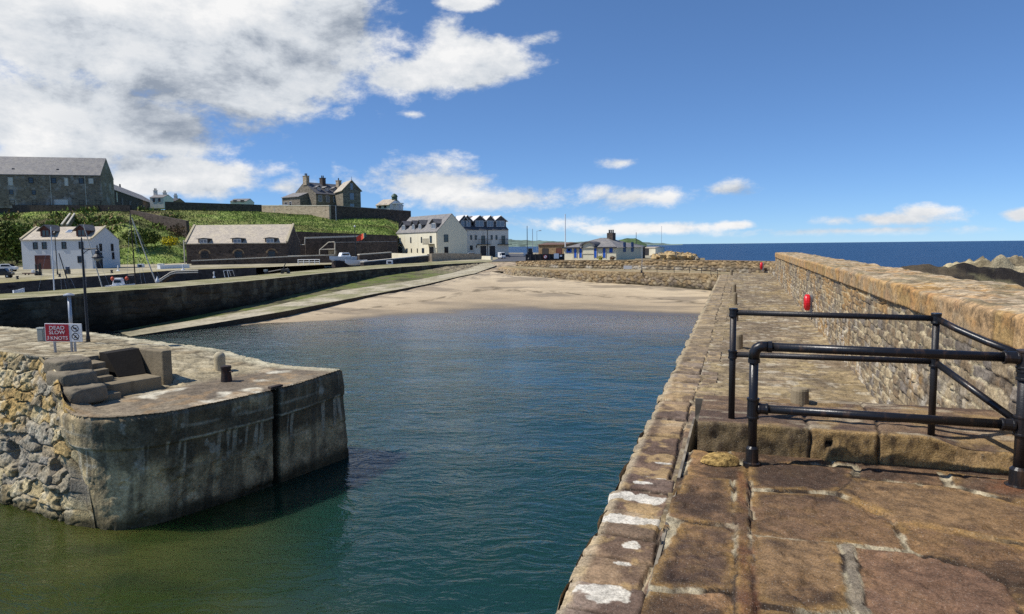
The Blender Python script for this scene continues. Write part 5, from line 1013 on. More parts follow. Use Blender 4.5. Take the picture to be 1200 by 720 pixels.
# ---------------------------------------------------------------- stone store with three dormers
A = P(219, 309.5, ZQ); B = Vector(tuple(G(337, depth(A) * 1.0, ZQ))); A = Vector(tuple(G(219, depth(B), ZQ))); e_, rr_ = hgt(270, 285.2, A), hgt(270, 262, A)
H2 = House('stone_store', 'dark rubble stone store with a pale slate roof, three dormers and arched windows', A, B, 7.0, e_, rr_ - .25, M['dark_stone'], M['slate_pale'], cat='store', over=.15, gable_up=-.02); k = H2.L / 118
for px in (240, 279.5, 318): H2.dormer((px - 219) * k, 15 * k * .82, e_ - .10, e_ + 5.0 * k, M['frame_dark'], M['slate_dark'], .10, y0=-.05, over=.22, gm=M['glass_lit'])
for px in (240.5, 280, 319):
    a = (px - 219) * k; z = e_ - 13.5 * k; H2.window(a, z, 9 * k, 8 * k, fm=M['frame_dark'], ft=.12); mb = MB(); n_ = 12
    for q in range(n_):
        t0, t1 = math.pi * q / n_, math.pi * (q + 1) / n_; R0, R1 = 5.0 * k, 7.0 * k; cz = z + 1.6 * k
        i = len(mb.v); mb.v += [(a + r * math.cos(t), o, cz + r * .8 * math.sin(t)) for o in (-.003, -.05) for r, t in ((R0, t0), (R1, t0), (R1, t1), (R0, t1))]; mb.f += [(i + 4, i + 5, i + 6, i + 7), (i + 1, i + 2, i + 6, i + 5), (i, i + 4, i + 7, i + 3)]
    mb.build('stone_arch', M['brown_stone'], H2.root)
for x0 in (-.22, H2.L - .12): mb = MB(); mb.obox((x0, -.12, H2.e + .05), (.34, 0, 0), (0, H2.W / 2 + .12, H2.r - H2.e + .02), (0, 0, .22)); mb.build('skew', M['pale_stone'], H2.root)
mb = MB(); mb.tube((-.25, -.15, 0), (-.25, -.15, e_ + .6), .09, .09, 8); mb.build('downpipe', M['pale_cope'], H2.root)
wall_px('yard_wall', 'low dark wall with a thin pale coping in front of the stone store', 224, 305.3, depth(A) - 8, 380, 298.6, depth(A) - 2, .2, .5, M['dark_stone'], M['pale_cope'], .14)

# ---------------------------------------------------------------- warehouse and sheds on the hill
B = D(120, 241, 153); aw = math.radians(13); A = B - (RH * math.cos(aw) + FH * math.sin(aw)) * 36.0; e_, rr_ = hgt(60, 206, B), hgt(60, 187.3, B)
H3 = House('warehouse', 'long three storey grey stone warehouse with a slate roof on the hilltop', A, B, 8.4, e_, rr_ + .6, M['warehouse_stone'], M['slate_grey'], cat='warehouse', over=.2); k = H3.L / 195 * 1.0; x0 = 75; k = 153 / F_PX * 1.02; x0 = H3.L / k - 120
for px in (9, 30, 50, 72.5, 85, 100, 110): H3.window((px + x0) * k, e_ - (6.8 if px not in (30, 85) else 8) * k, (5 if px != 85 else 4) * k, (6 if px not in (30, 85) else 9) * k, fm=M['frame_dark'] if px not in (30, 85, 110) else M['pale_cope'], gm=M['glass'] if px not in (30, 85, 110) else M['grey_render'], ft=.12)
for px in (8, 30, 52): H3.window((px + x0) * k, e_ - 20 * k, 4 * k, 5 * k, fm=M['dark_stone'], gm=M['glass'])
for px in (10, 30, 52, 99, 116): H3.window((px + x0) * k, e_ - 31 * k, 5 * k, 5 * k, fm=M['dark_stone'], gm=M['warehouse_stone'])
H3.window((78.5 + x0) * k, e_ - 30.5 * k, 14 * k, 6 * k, fm=M['pale_cope'], gm=M['grey_render'])
for px in (69, 104): H3.pipe((px + x0) * k, mat=M['pale_cope'])
for q, nm in enumerate((31, 75)):
    mb = MB(); a = (nm + x0) * k; mb.box(a - .3, a + .3, .9, 2.0, e_ + .4, e_ + 1.35, .1); mb.build('roof_vent', M['slate_dark'], H3.root)
A = D(134.5, 242, 168); B = D(188, 240.5, 235); B.z = A.z
H4 = House('long_shed', 'long low stone shed receding behind the warehouse gable', A, B, 11, hgt(134.5, 222.5, A), hgt(134.5, 211, A) + 1.2, M['dark_stone'], M['slate_grey'], cat='shed', over=.2)
H4.window(3, hgt(134.5, 222.5, A) - 1.6, 1, 2.4, fm=M['pale_cope'], gm=M['grey_render'])
for q in range(5): H4.door(9 + q * 10, 2.6, 2.5, M['frame_dark'])
mb = MB(); mb.tube((H4.L * .52, 5.5, H4.r - .1), (H4.L * .52, 5.5, H4.r + .9), .25, .2, 8); mb.build('roof_vent', M['dark_iron'], H4.root)
wall_px('retaining_wall', 'dark stone retaining wall under the hilltop warehouse', -150, 240.6, 148.5, 152, 240.5, 149.5, 8, .9, M['dark_stone'])
wall_px('ramp_wall', 'grey stone wall stepping down the grass behind the stone store', 152, 246.5, 146, 218, 259, 133, 6, .6, M['dark_stone'])
# hillside steps above the white house
sst_t = thing('hillside_stairs', 'narrow stair with pale rails climbing the grass behind the white house', 'stairs', tuple(D(76, 263, 118)))
for dxp in (0, 6.5):
    mb = MB(); a = D(72 + dxp, 263.5, 118); b = D(82 + dxp * .8, 250.5, 142); mb.tube(a, b, .16, .16, 6); mb.build('rail', M['pale_cope'], sst_t, world=True)
mb = MB()
for q in range(16):
    f = q / 16; a = D(72, 263.5, 118).lerp(D(82, 250.5, 142), f); b = D(78.5, 263.5, 118).lerp(D(87, 250.5, 142), f); mb.obox(a - Vector((0, 0, .5)), b - a, FH * .8, (0, 0, .25))
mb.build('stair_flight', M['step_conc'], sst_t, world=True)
# small houses on the skyline
def tiny(name, label, xl, xr, yb, ye, yr, d, wm, rm, chim=(), cat='cottage', dep=6, rot=0, **kw):
    A = D(xl, yb, d); B = D(xr, yb, d + rot); B.z = A.z; h = House(name, label, A, B, dep, hgt(xl, ye, A), hgt(xl, yr, A), wm, rm, cat, over=.15)
    for (px, yt) in chim: h.chimney((px - xl) / (xr - xl) * h.L, dep / 2, .9, .7, hgt(px, yt, A), M['grey_render'], 2)
    return h
h = tiny('cottage', 'tiny skyline cottage with chimneys right of the long shed', 176, 192, 242, 232, 228, 205, M['grey_render'], M['slate_grey'], ((177, 223), (188, 225.5))); h.window(h.L * .3, 1.8, .9, 1.2); h.window(h.L * .7, 1.8, .9, 1.2)
h = tiny('cottage', 'smallest skyline cottage nearest the dark garden wall', 194, 206, 242, 236, 232.5, 215, M['brown_stone'], M['slate_dark'], ((201, 229),)); h.window(h.L * .5, 1.4, .9, 1.0)
h = tiny('bungalow', 'low hip-roofed bungalow peeping over the dark garden wall', 270, 289, 241, 236.5, 232.8, 200, M['grey_render'], M['slate_grey'], (), 'bungalow'); h.window(h.L * .3, 1.2, 1.2, .8); h.window(h.L * .75, 1.2, 1.2, .8)
# garden walls along the crest
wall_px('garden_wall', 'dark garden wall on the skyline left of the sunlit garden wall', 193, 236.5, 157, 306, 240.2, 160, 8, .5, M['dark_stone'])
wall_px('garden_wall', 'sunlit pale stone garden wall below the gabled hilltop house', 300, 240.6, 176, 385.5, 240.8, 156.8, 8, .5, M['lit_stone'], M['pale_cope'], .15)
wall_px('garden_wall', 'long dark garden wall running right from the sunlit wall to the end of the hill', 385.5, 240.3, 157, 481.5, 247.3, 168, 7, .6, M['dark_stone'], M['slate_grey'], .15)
mb = MB(); p = G(394, 156.5, 10); pp = thing('pole', 'thin grey pole against the dark garden wall', 'pole', tuple(p)); mb.tube((0, 0, 0), (0, 0, D(394, 241, 156.5).z - p.z), .07); mb.build('shaft', M['steel'], pp)
# gabled house on the hill
A = D(371, 248, 172); ang = math.radians(50); fr = RH * math.cos(ang) + FH * math.sin(ang); B = A + fr * 9.6; e_, rr_ = hgt(371, 225.5, A), hgt(371, 213.0, A)
H5 = House('gabled_house', 'large stone house with a sunlit gable, chimneys and a cross gable on the hilltop', A, B, 10.0, e_ - .3, rr_ + .1, M['house_stone'], M['slate_dark'], over=.3)
for a in (1.2, 3.4, 5.6, 7.8): H5.window(a, e_ - 1.5, 1.0, 1.7, gm=M['glass_lit']); H5.window(a, e_ - 4.4, 1.0, 1.9, gm=M['glass_lit'])
for a in (1.8, 4.2, 6.8): H5.dormer(a, 1.3, e_ + .5, e_ + 1.4, M['slate_dark'], M['slate_grey'], .35, win=True)
H5.chimney(.3, 4.5, .9, 1.5, H5.r + 1.5, M['lit_stone'], 2); H5.chimney(5.2, 4.5, 1.0, 1.3, H5.r + 1.3, M['dark_stone'], 2); H5.chimney(7.6, 1.0, .9, 1.2, H5.r + .6, M['lit_stone'], 1)
A = D(402.5, 248, 169); ang = math.radians(28); fr = RH * math.cos(ang) + FH * math.sin(ang); n_ = RH * -math.sin(ang) + FH * math.cos(ang); Bc = A + fr * 4.4
# cross gable: gable faces the viewer, so its long side runs away from us
C0 = A + n_ * 8.0; H5b_e, H5b_r = hgt(403, 223.5, A), hgt(411, 212.3, A)
t0 = H5.root; rot = math.atan2(fr.y, fr.x) - t0.rotation_euler.z; off = Matrix.Rotation(-t0.rotation_euler.z, 4, 'Z') @ (A - Vector(t0.location)); ox, oy = off.x, off.y
def cg(x, y, z): return (ox + x * math.cos(rot) - y * math.sin(rot), oy + x * math.sin(rot) + y * math.cos(rot), z)
Lc = 4.4; Dc = 8.0; mb = MB(); mb.v = [cg(*p) for p in ((0, 0, -.6), (Lc, 0, -.6), (Lc, 0, H5b_e), (Lc / 2, 0, H5b_r), (0, 0, H5b_e), (0, Dc, -.6), (Lc, Dc, -.6), (Lc, Dc, H5b_e), (Lc / 2, Dc, H5b_r), (0, Dc, H5b_e))]; mb.f = [(0, 1, 2, 3, 4), (9, 8, 7, 6, 5), (0, 5, 6, 1), (1, 6, 7, 2), (0, 4, 9, 5)]; cgw = mb.build('cross_gable', M['house_stone'], t0)
mb = MB()
for sg in (0, 1):
    xe = -.35 if sg == 0 else Lc + .35; ze = H5b_e - .35 * (H5b_r - H5b_e) / (Lc / 2); q = [cg(xe, -.3, ze), cg(xe, Dc, ze), cg(Lc / 2, Dc, H5b_r), cg(Lc / 2, -.3, H5b_r)]; i = len(mb.v); mb.v += [(a, b, c + .01) for a, b, c in q] + [(a, b, c + .15) for a, b, c in q]; mb.f += [tuple(i + k for k in f) for f in ((0, 3, 2, 1), (4, 5, 6, 7), (0, 1, 5, 4), (1, 2, 6, 5), (2, 3, 7, 6), (3, 0, 4, 7))]
mb.build('cross_roof', M['slate_pale'], cgw); mb = MB(); mb.lathe([(.1, 0), (.05, .3), (.02, .9)], cg(Lc / 2, -.15, H5b_r + .1), 6); mb.build('finial', M['dark_iron'], cgw)
for z in (H5b_e - 1.6, H5b_e - 4.2, H5b_e + .8):
    w2 = .5 if z < H5b_e else .3
    mb = MB(); mb.v = [cg(Lc / 2 + a, o, z + b) for o in (-.004, -.05) for a, b in ((-w2, -.8), (w2, -.8), (w2, .8), (-w2, .8))]; mb.f = [(4, 5, 6, 7), (0, 1, 5, 4), (1, 2, 6, 5), (2, 3, 7, 6), (3, 0, 4, 7)]; mb.build('window', M['glass_lit'], t0)
A = D(331, 247, 176); B = D(352, 247, 172); B.z = A.z; h = House('extension', 'low pitched side cottage left of the gabled hilltop house', A, B, 7, hgt(331, 232, A), hgt(331, 226, A), M['house_stone'], M['slate_grey'], 'cottage', over=.3); h.window(1.5, 1.6, 1.2, 1.0); h.window(3.3, 1.6, 1.0, 1.0)
# little white lodge with a green cupola
A = D(441, 249, 185); B = D(457, 249, 183); B.z = A.z; h = House('lodge', 'little white lodge with a dark green roof turret at the end of the garden wall', A, B, 6, hgt(441, 240.5, A), hgt(441, 234, A), M['white_harl'], M['slate_pale'], 'lodge', over=.4); h.window(1.3, 1.6, 1, 1.2); h.window(3.0, 1.6, 1, 1.2)
mb = MB(); mb.lathe([(.75, h.r - .4), (.75, h.r + .7), (.95, h.r + .75), (.6, h.r + 1.3), (.1, h.r + 1.6)], (h.L - .6, 3, 0), 10); mb.build('turret', M['green_paint'], h.root)
A = D(459, 249, 184); hh = hgt(459, 239, A); pg = thing('pergola', 'white posted pergola right of the little lodge', 'pergola', tuple(A), TH)
mb = MB(); mb.box(-.3, 3.0, -.2, 2.0, hh, hh + .2); mb.build('roof', M['white_paint'], pg)
for q in (0, 1.3, 2.6): mb = MB(); mb.box(q, q + .16, 0, .16, 0, hh - .004); mb.build('post', M['white_paint'], pg)

# ---------------------------------------------------------------- white flats by the road
phi = math.radians(54); eF = RH * math.cos(phi) - FH * math.sin(phi)
B = P(513, 303.2, ZQ)
def proj(p): v = Vector(p) - CAM; z = v.dot(FW); return (600 + F_PX * v.dot(RT) / z, 360 - F_PX * v.dot(UP) / z)
L = float(min(np.linspace(5, 40, 700), key=lambda q: abs(proj(B - eF * q)[0] - 465))); A = B - eF * L; e_, rr_ = hgt(513, 271.5, B), hgt(513, 271.5, B) + 3.5
gx = 34 * depth(B) / F_PX / math.sin(phi) * .97
H6 = House('apartment_building', 'cream rendered three storey flats with balconies and slate dormers by the slipway', A, B, gx, e_, rr_, M['cream'], M['slate_grey'], 'flats', over=.12)
def fx6(px):  # position along the sunlit front for a pixel column
    best = min(np.linspace(0, L, 200), key=lambda a: abs(px - proj(A + eF * a)[0])); return float(best)
def proj(p): v = Vector(p) - CAM; z = v.dot(FW); return (600 + F_PX * v.dot(RT) / z, 360 - F_PX * v.dot(UP) / z)
kz = depth(B) / F_PX
for px, y, w, h in ((469.5, 281.5, 3.0, 7), (482, 281, 2.0, 7), (494.5, 281, 2.0, 7), (505.5, 280.5, 3.6, 8), (477, 294, 3.6, 5), (482.5, 294, 1.6, 5), (489.5, 294, 1.4, 5), (496, 294, 4, 6)):
    H6.window(max(1.0, fx6(px)), hgt(px, y, B), w * kz * 1.4, h * kz, fm=M['frame_dark'], ft=.09, bars=0)
for px in (469.5, 506):
    H6.door(fx6(px), 1.5, 2.2, M['frame_dark']); a = fx6(px); z = hgt(px, 286, B); mb = MB(); mb.box(a - 1.3, a + 1.3, -1.3, -.004, z - .1, z); bal = mb.build('balcony', M['frame_dark'], H6.root)
    mb = MB()
    for q in np.linspace(-1.28, 1.24, 14): mb.box(a + q, a + q + .035, -1.3, -1.265, z + .004, z + 1.0)
    mb.box(a - 1.3, a + 1.3, -1.31, -1.25, z + 1.004, z + 1.06); mb.build('balcony_rail', M['frame_dark'], bal)
for px, w in ((471.5, 2.0), (483, 1.5), (490.5, 1.5), (506.5, 2.3)): H6.dormer(fx6(px), w, e_ + .5, e_ + 1.75, M['slate_dark'], M['slate_dark'], .75, gm=M['glass_lit'], over=.3)
for z in (hgt(513, 279.5, B),): H6.window(2.0, z, 1.0, 1.5, 'r', fm=M['frame_dark'])
H6.window(2.0, hgt(513, 293.5, B), .9, 1.3, 'r', fm=M['frame_dark']); H6.pipe(.15); H6.pipe(L - .15)
p2 = math.radians(27); e2 = RH * math.cos(p2) + FH * math.sin(p2); A = H6.root.matrix_world if False else None
A = D(543, 301, depth(B) + 7.0); A.z = ZQ; dB = depth(A)
L2 = float(min(np.linspace(5, 40, 700), key=lambda q: abs(proj(A + e2 * q)[0] - 596))); Bq = A + e2 * L2; e_, rr_ = hgt(545, 269.5, A), hgt(545, 256.5, A) - 1.0
H7 = House('apartment_building', 'long grey harled flats with a row of pale dormers facing the road', A, Bq, 9.5, e_, rr_ + 1.5, M['grey_render'], M['slate_dark'], 'flats', over=.12)
def fx7(px): return float(min(np.linspace(0, L2, 300), key=lambda a: abs(px - proj(A + e2 * a)[0])))
k7 = lambda px: depth(A + e2 * fx7(px)) / F_PX
for px, y, w, h in ((552.5, 278.5, 2, 5.2), (558, 278.5, 2, 5.2), (576.5, 278.5, 2, 5.2), (582, 278.5, 2, 5.2), (552.5, 290.5, 3, 5), (558.5, 289, 1, 3), (566.5, 281, 4, 9), (590, 281.5, 4, 10)): H7.window(fx7(px), D(px, y, depth(A + e2 * fx7(px))).z - ZQ, w * k7(px) * 1.15, h * k7(px), fm=M['frame_dark'], bars=0)
for px in (566.5, 577): H7.door(fx7(px), 1.1, 2.3, M['frame_dark'])
for px in (566.5, 590.5):
    a = fx7(px); z = D(px, 286.3, depth(A + e2 * a)).z - ZQ; mb = MB(); mb.box(a - 1.5, a + 1.5, -.9, -.004, z - .12, z); bal = mb.build('balcony', M['frame_dark'], H7.root); mb = MB()
    for q in np.linspace(-1.48, 1.44, 12): mb.box(a + q, a + q + .035, -.9, -.86, z + .004, z + 1.0)
    mb.box(a - 1.5, a + 1.5, -.91, -.85, z + 1.004, z + 1.07); mb.build('balcony_rail', M['frame_dark'], bal)
for px, w in ((537, 1.8), (550, 2.0), (564.5, 2.5), (577, 2.0), (589, 2.6)): H7.dormer(max(.9, fx7(px)) if px > 545 else .6, w * 1.05, e_ + .55, e_ + 2.0, M['slate_dark'], M['pale_roof'], 1.0, gm=M['glass_lit'], over=.35)
for px in (546, 571.5): H7.pipe(fx7(px))
mb = MB(); mb.box(L2 * .35, L2 * .93, 4.0, 5.5, H7.r - .05, H7.r + .22); mb.build('ridge', M['slate_red'], H7.root)
# walls in front of the flats
wall_px('garden_wall', 'cream rendered wall in front of the sunlit flats', 458, 296.8, 124, 502, 298.2, 117, 1.2, .35, M['cream'])
wall_px('garden_wall', 'pale stone wall panel beside the timber gate near the slipway head', 506, 297.3, 110, 524.5, 296.6, 116, 1.2, .4, M['lit_stone'])
wall_px('garden_wall', 'long buff stone wall in shade below the gable of the flats', 524.5, 297.0, 116, 564, 297.6, 128, 1.2, .4, M['lit_stone'])
wall_px('garden_wall', 'short sunlit wall stub at the road corner by the flats', 564.5, 300.2, 122, 575, 300.4, 119, 1.2, .4, M['cream'])
gt = thing('timber_gate', 'dark timber gate between the cream wall and the pale stone wall', 'gate', tuple(D(500, 306, 111))); a = D(500.5, 298, 112); b = D(505.5, 298, 110.5); mb = MB()
for q in range(6): p = a.lerp(b, q / 6); mb.obox((p.x, p.y, 1.3), tuple((b - a) * .15), FH * .06, (0, 0, p.z - 1.3))
mb.build('boards', M['timber'], gt, world=True); mb = MB(); mb.obox((a.x, a.y, 1.9) , tuple(b - a), FH * -.05, (0, 0, .12)); mb.build('rail', M['timber'], gt, world=True)
# terraced walls and stairs between store and flats
Tn = 'terraced wall'
wall_px('terrace_wall', 'highest dark retaining wall at the foot of the grass bank', 334, 270.8, 134, 466, 276.2, 141, 1.2, .6, M['dark_stone'], None)
wall_px('terrace_wall', 'dark terrace wall with a pale coping below the grass bank', 357.5, 278, 126, 422, 276, 130, 1.2, .5, M['dark_stone'], M['pale_cope'], .3)
wall_px('terrace_wall', 'dark brown terrace wall behind the flag pole', 392, 283.8, 121, 465, 282.6, 127, 1.2, .5, M['dark_stone'], M['slate_grey'], .14)
wall_px('terrace_wall', 'low wall with a pale coping right of the white boat', 421, 298, 108, 459, 295.3, 113, 1.2, .45, M['dark_stone'], M['pale_cope'], .16)
wall_px('terrace_wall', 'low dark wall in front of the white railing', 337, 299.8, 108, 392, 298.6, 109, 1.2, .4, M['dark_stone'], M['pale_cope'], .12)
wall_px('terrace_wall', 'long low dark wall with a light top leading to the timber gate', 426, 306.6, 92, 502, 299.0, 109, 1.2, .5, M['dark_stone'], M['pale_cope'], .13)
hs_ = thing('stair_railing', 'pale metal handrail of the outdoor stair beside the terrace wall', 'railing', tuple(G(375, 114, ZQ)))
for pts in (((374.5, 298.5), (374.5, 293), (385, 284), (392, 283.6)), ((374.5, 292.5), (392, 292.2)), ((392.5, 298), (392.5, 284))):
    mb = MB(); mb.path([D(x, y, 114) for x, y in pts], .07, 6); mb.build('rail', M['pale_cope'], hs_, world=True)
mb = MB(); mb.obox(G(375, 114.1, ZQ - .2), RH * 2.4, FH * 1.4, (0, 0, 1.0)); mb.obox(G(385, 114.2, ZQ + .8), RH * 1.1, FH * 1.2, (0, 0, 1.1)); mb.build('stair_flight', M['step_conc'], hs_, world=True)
hs_ = thing('stair_railing', 'pale handrail stepping up right of the stone store', 'railing', tuple(G(347, 118, ZQ)))
for pts in (((347, 310), (347.5, 287)), ((347.5, 287), (357, 287), (357.5, 278.5))):
    mb = MB(); mb.path([D(x, y, 118) for x, y in pts], .09, 6); mb.build('rail', M['pale_cope'], hs_, world=True)

# ---------------------------------------------------------------- old station building with blue doors
p3 = math.radians(33); e3 = RH * math.cos(p3) - FH * math.sin(p3); B = P(722, 304.0, ZQ + .1); L = float(min(np.linspace(5, 40, 700), key=lambda q: abs(proj(B - e3 * q)[0] - 661))); A = B - e3 * L
kb = depth(B) / F_PX; e_, rr_ = hgt(722, 290.2, B), hgt(722, 278.2, B)
H8 = House('harbour_office', 'low grey harled building with blue doors, a hipped slate roof and a curved gable', A, B, 11.0, e_, rr_, M['office_harl'], M['slate_grey'], 'building', over=.3, hip=4.0)
f8 = lambda px: float(min(np.linspace(0, L, 300), key=lambda a: abs(px - proj(A + e3 * a)[0])))
for px in (674.5, 680.7, 698, 708.2): H8.door(f8(px), 3.3 * kb, 11.0 * kb, M['blue'], frame=M['pale_stone'], z0=.25)
for px, w in ((667, 7), (689, 7.5), (716, 4)):
    o = H8.window(f8(px), 9.2 * kb + .25, w * kb, 6.6 * kb, fm=M['blue'], gm=M['blue'] if px > 700 else M['glass'], bars=0, ft=.28 if px < 700 else .1)
    if px < 700: mb = MB(); a = f8(px); H8.bar(mb, 'f', a - 1.5 * kb, a + 1.8 * kb, 8.0 * kb, 9.4 * kb, .03, .05); mb.build('notice', M['white_paint'], o)
a = f8(689.5); R0 = 7.6 * kb; mb = MB(); n_ = 18; poly = [(a + R0, e_ - 1.0), (a + R0, e_ + .2)] + [(a + R0 * math.cos(t), e_ + .2 + R0 * .60 * math.sin(t)) for t in np.linspace(0, math.pi, n_)] + [(a - R0, e_ - 1.0)]; mb.prism(poly, -.10, 2.4, 'y'); pdm = mb.build('curved_gable', M['office_harl'], H8.root)
mb = MB()
for q in range(n_ - 1):
    t0_, t1_ = np.linspace(0, math.pi, n_)[q:q + 2]; c = lambda r, t, y: (a + r * math.cos(t), y, e_ + .2 + r * .60 * math.sin(t)); i = len(mb.v); mb.v += [c(R0 + .02, t0_, -.42), c(R0 + .02, t1_, -.42), c(R0 + .35, t1_, -.42), c(R0 + .35, t0_, -.42), c(R0 + .02, t0_, 2.4), c(R0 + .02, t1_, 2.4), c(R0 + .35, t1_, 2.4), c(R0 + .35, t0_, 2.4)]; mb.f += [(i, i + 1, i + 2, i + 3), (i + 3, i + 2, i + 6, i + 7), (i, i + 4, i + 5, i + 1)]
mb.build('curved_eave', M['slate_dark'], pdm)
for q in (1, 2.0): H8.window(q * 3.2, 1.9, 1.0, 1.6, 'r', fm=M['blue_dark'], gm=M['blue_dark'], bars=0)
mb = MB(); H8.bar(mb, 'f', -.25, a - R0 - .3, e_ - .1, e_ + .1, .3, .42); H8.bar(mb, 'f', a + R0 + .3, L + .25, e_ - .1, e_ + .1, .3, .42); mb.build('gutter', M['frame_dark'], H8.root)
a = f8(699.5); mb = MB(); mb.box(a - .55, a + .5, 4.9, 6.1, H8.r - .5, H8.r + .8); ch_ = mb.build('chimney', M['dark_stone'], H8.root)
for q in (-.38, -.05, .3): mb = MB(); mb.lathe([(.14, 0), (.12, .4), (.16, .42), (.16, .5)], (a + q, 5.5, H8.r + .805), 8); mb.build('chimney_pot', M['dark_iron'], ch_)
# annex to the right
A = Vector(tuple(G(736, depth(B) + 8, ZQ))); Bx = Vector(tuple(G(756, depth(B) + 13, ZQ))); H9 = House('annex', 'dark annex shed stepping back right of the blue-doored building', A, Bx, 6, hgt(736, 289.5, A), hgt(736, 285.5, A), M['dark_stone'], M['slate_dark'], 'shed', over=.2); H9.door(1.4, 1.0, 2.0, M['frame_dark']); H9.window(2.8, 1.7, .8, .9)
A = Vector(tuple(G(753.5, 150, ZQ))); Bx = Vector(tuple(G(768, 148, ZQ))); H10 = House('beach_hut', 'small buff flat hut near the dark vehicle by the shore', A, Bx, 4, hgt(753, 291.2, A), hgt(753, 290.2, A), M['cream'], M['slate_pale'], 'hut', over=.1); H10.door(.9, .9, 1.6, M['frame_dark'])
A = Vector(tuple(G(631, 150, ZQ))); Bx = Vector(tuple(G(664, 146, ZQ))); H11 = House('brown_shed', 'long brown stone shed with a rusty roof behind the dark bunkers', A, Bx, 7, hgt(631, 287.4, A), hgt(631, 285.4, A), M['brown_stone'], M['slate_red'], 'shed', over=.3); H11.door(1.8, 1.4, 1.7, M['frame_dark']); H11.door(5.2, 1.2, 1.7, M['brown_door'])
# distant headland across the bay and a nearer green point
def ridge(name, pts, d, col, seed, zb=-2):
    n = 220; q = np.linspace(pts[0][0], pts[-1][0], n); yy = np.interp(q, [p[0] for p in pts], [p[1] for p in pts]) + (fbm(q * .12, q * 0, 4, seed) - .5) * 1.6
    tp = np.array([tuple(D(x, y, d)) for x, y in zip(q, yy)]); fr = np.array([tuple(G(x, d * .93, -.4)) for x in q]); bk = np.array([tuple(G(x, d * 1.12, -.4)) for x in q]); t = np.linspace(0, 1, 26)
    g = np.concatenate([fr[:, None] + (tp - fr)[:, None] * (t[None, :, None]), (tp[:, None] + (bk - tp)[:, None] * t[None, 1:, None])], 1); z0 = np.clip(t, 0, 1); g[:, :26, 2] = fr[:, 2:3] + (tp[:, 2:3] - fr[:, 2:3]) * np.sqrt(z0)[None]
    gr = g[..., 0] / d * 90; gd = g[..., 2] / d * 900; nz = fbm(gr, gd, 4, seed + 1); c = cmix(np.zeros(g.shape) + col, np.array(col) * .55, sst(.42, .6, nz)); c = cmix(c, np.array(col) * 1.7 + .02, .6 * sst(.55, .64, fbm(gr * .7, gd * 2, 3, seed + 2)))
    props(gridmesh(name, g, c, M['farstone']), kind='structure')
ridge('headland', [(480, 280), (560, 281.0), (600, 281.2), (630, 282.2), (660, 283.5), (700, 284), (742, 283), (760, 284.5), (790, 286.1), (800, 286.6)], 3200, rgb(112, 128, 116), 321)
ridge('green_point', [(715, 287), (724, 281.5), (735, 279.2), (745, 279.4), (752, 283.5), (758, 286.8)], 900, rgb(84, 104, 62), 331)
# ================================================================== RAILINGS
rail = thing('guard_railing', 'black tubular guard railing across the raised stone platform', 'railing', tuple(P(881, 545, ZP)))
fP1 = P(881, 544, ZP); fR = P(1194, 571, ZP); fQ1 = P(857, 494, ZS - .03); fQ2 = P(1091, 511, ZS - .03)
def up(f, x, y): return Vector((f.x, f.y, D(x, y, depth(f)).z))
tP1 = up(fP1, 881, 406); tR = up(fR, 1194, 420); mP1 = up(fP1, 881, 478.5); mR = up(fR, 1194, 499)
tQ1 = up(fQ1, 857, 366.5); tQ2 = up(fQ2, 1091, 373.5); mQ1 = up(fQ1, 857, 415.5); mQ2 = up(fQ2, 1091, 424)
r0 = .0345; r1 = .026
def tube(name, pts, r, mat, n=14): mb = MB(); mb.path(pts, r, n) if len(pts) > 2 else mb.tube(pts[0], pts[1], r, n=n); return mb.build(name, mat, rail, smooth=False if len(pts) == 2 and r > .05 else True, world=True)
def zoff(p, dz): return Vector((p.x, p.y, p.z + dz))
dP = (tR - tP1).normalized(); bend = [zoff(tP1, -.10), zoff(tP1, -.045) + dP * .004, zoff(tP1, -.018) + dP * .018, tP1 + dP * .045 , tP1 + dP * .10]
tube('post', [zoff(fP1, -.03), zoff(tP1, -.07)], r0, M['black_iron']); tube('elbow', bend, r0 * 1.22, M['black_iron']); tube('top_rail', [tP1 + dP * .06, tR], r0, M['black_iron']); tube('mid_rail', [mP1, mR], r0 * .97, M['black_iron'])
tube('post', [zoff(fR, -.03), zoff(tR, .02)], r0 * 1.25, M['iron_worn']); tube('post', [zoff(fQ1, -.05), zoff(tQ1, .03)], r1 * 1.05, M['iron_worn']); tube('post', [zoff(fQ2, -.05), zoff(tQ2, .0)], r1, M['iron_worn'])
tube('top_rail', [tQ1, tQ2], r1 * .9, M['iron_worn']); tube('mid_rail', [mQ1, mQ2], r1 * .9, M['iron_worn']); tube('sloping_rail', [tQ2, tQ2.lerp(tR, .25) + Vector((0, 0, -.012)), tQ2.lerp(tR, .6) + Vector((0, 0, -.01)), zoff(tR, .01)], r1, M['black_iron']); tube('sloping_rail', [mQ2, mR], r1, M['black_iron'])
def collar(p, axis, r, L): mb = MB(); a = Vector(axis).normalized(); mb.tube(p - a * L / 2, p + a * L / 2, r, n=16); mb.tube(p - a * L / 2 - a * .008, p - a * L / 2 + a * .012, r * 1.1, n=16); mb.tube(p + a * L / 2 - a * .012, p + a * L / 2 + a * .008, r * 1.1, n=16); mb.build('pipe_fitting', M['black_iron'], rail, world=True, bevel=.004)
Zx = Vector((0, 0, 1))
collar(mP1, Zx, r0 * 1.28, .15); collar(mP1 + dP * .075, dP, r0 * 1.22, .06); collar(zoff(mR, 0), Zx, r0 * 1.55, .13); collar(mR - dP * .09, dP, r0 * 1.25, .07); collar(zoff(tR, -.01), Zx, r0 * 1.6, .12); collar(tR - dP * .09, dP, r0 * 1.3, .08)
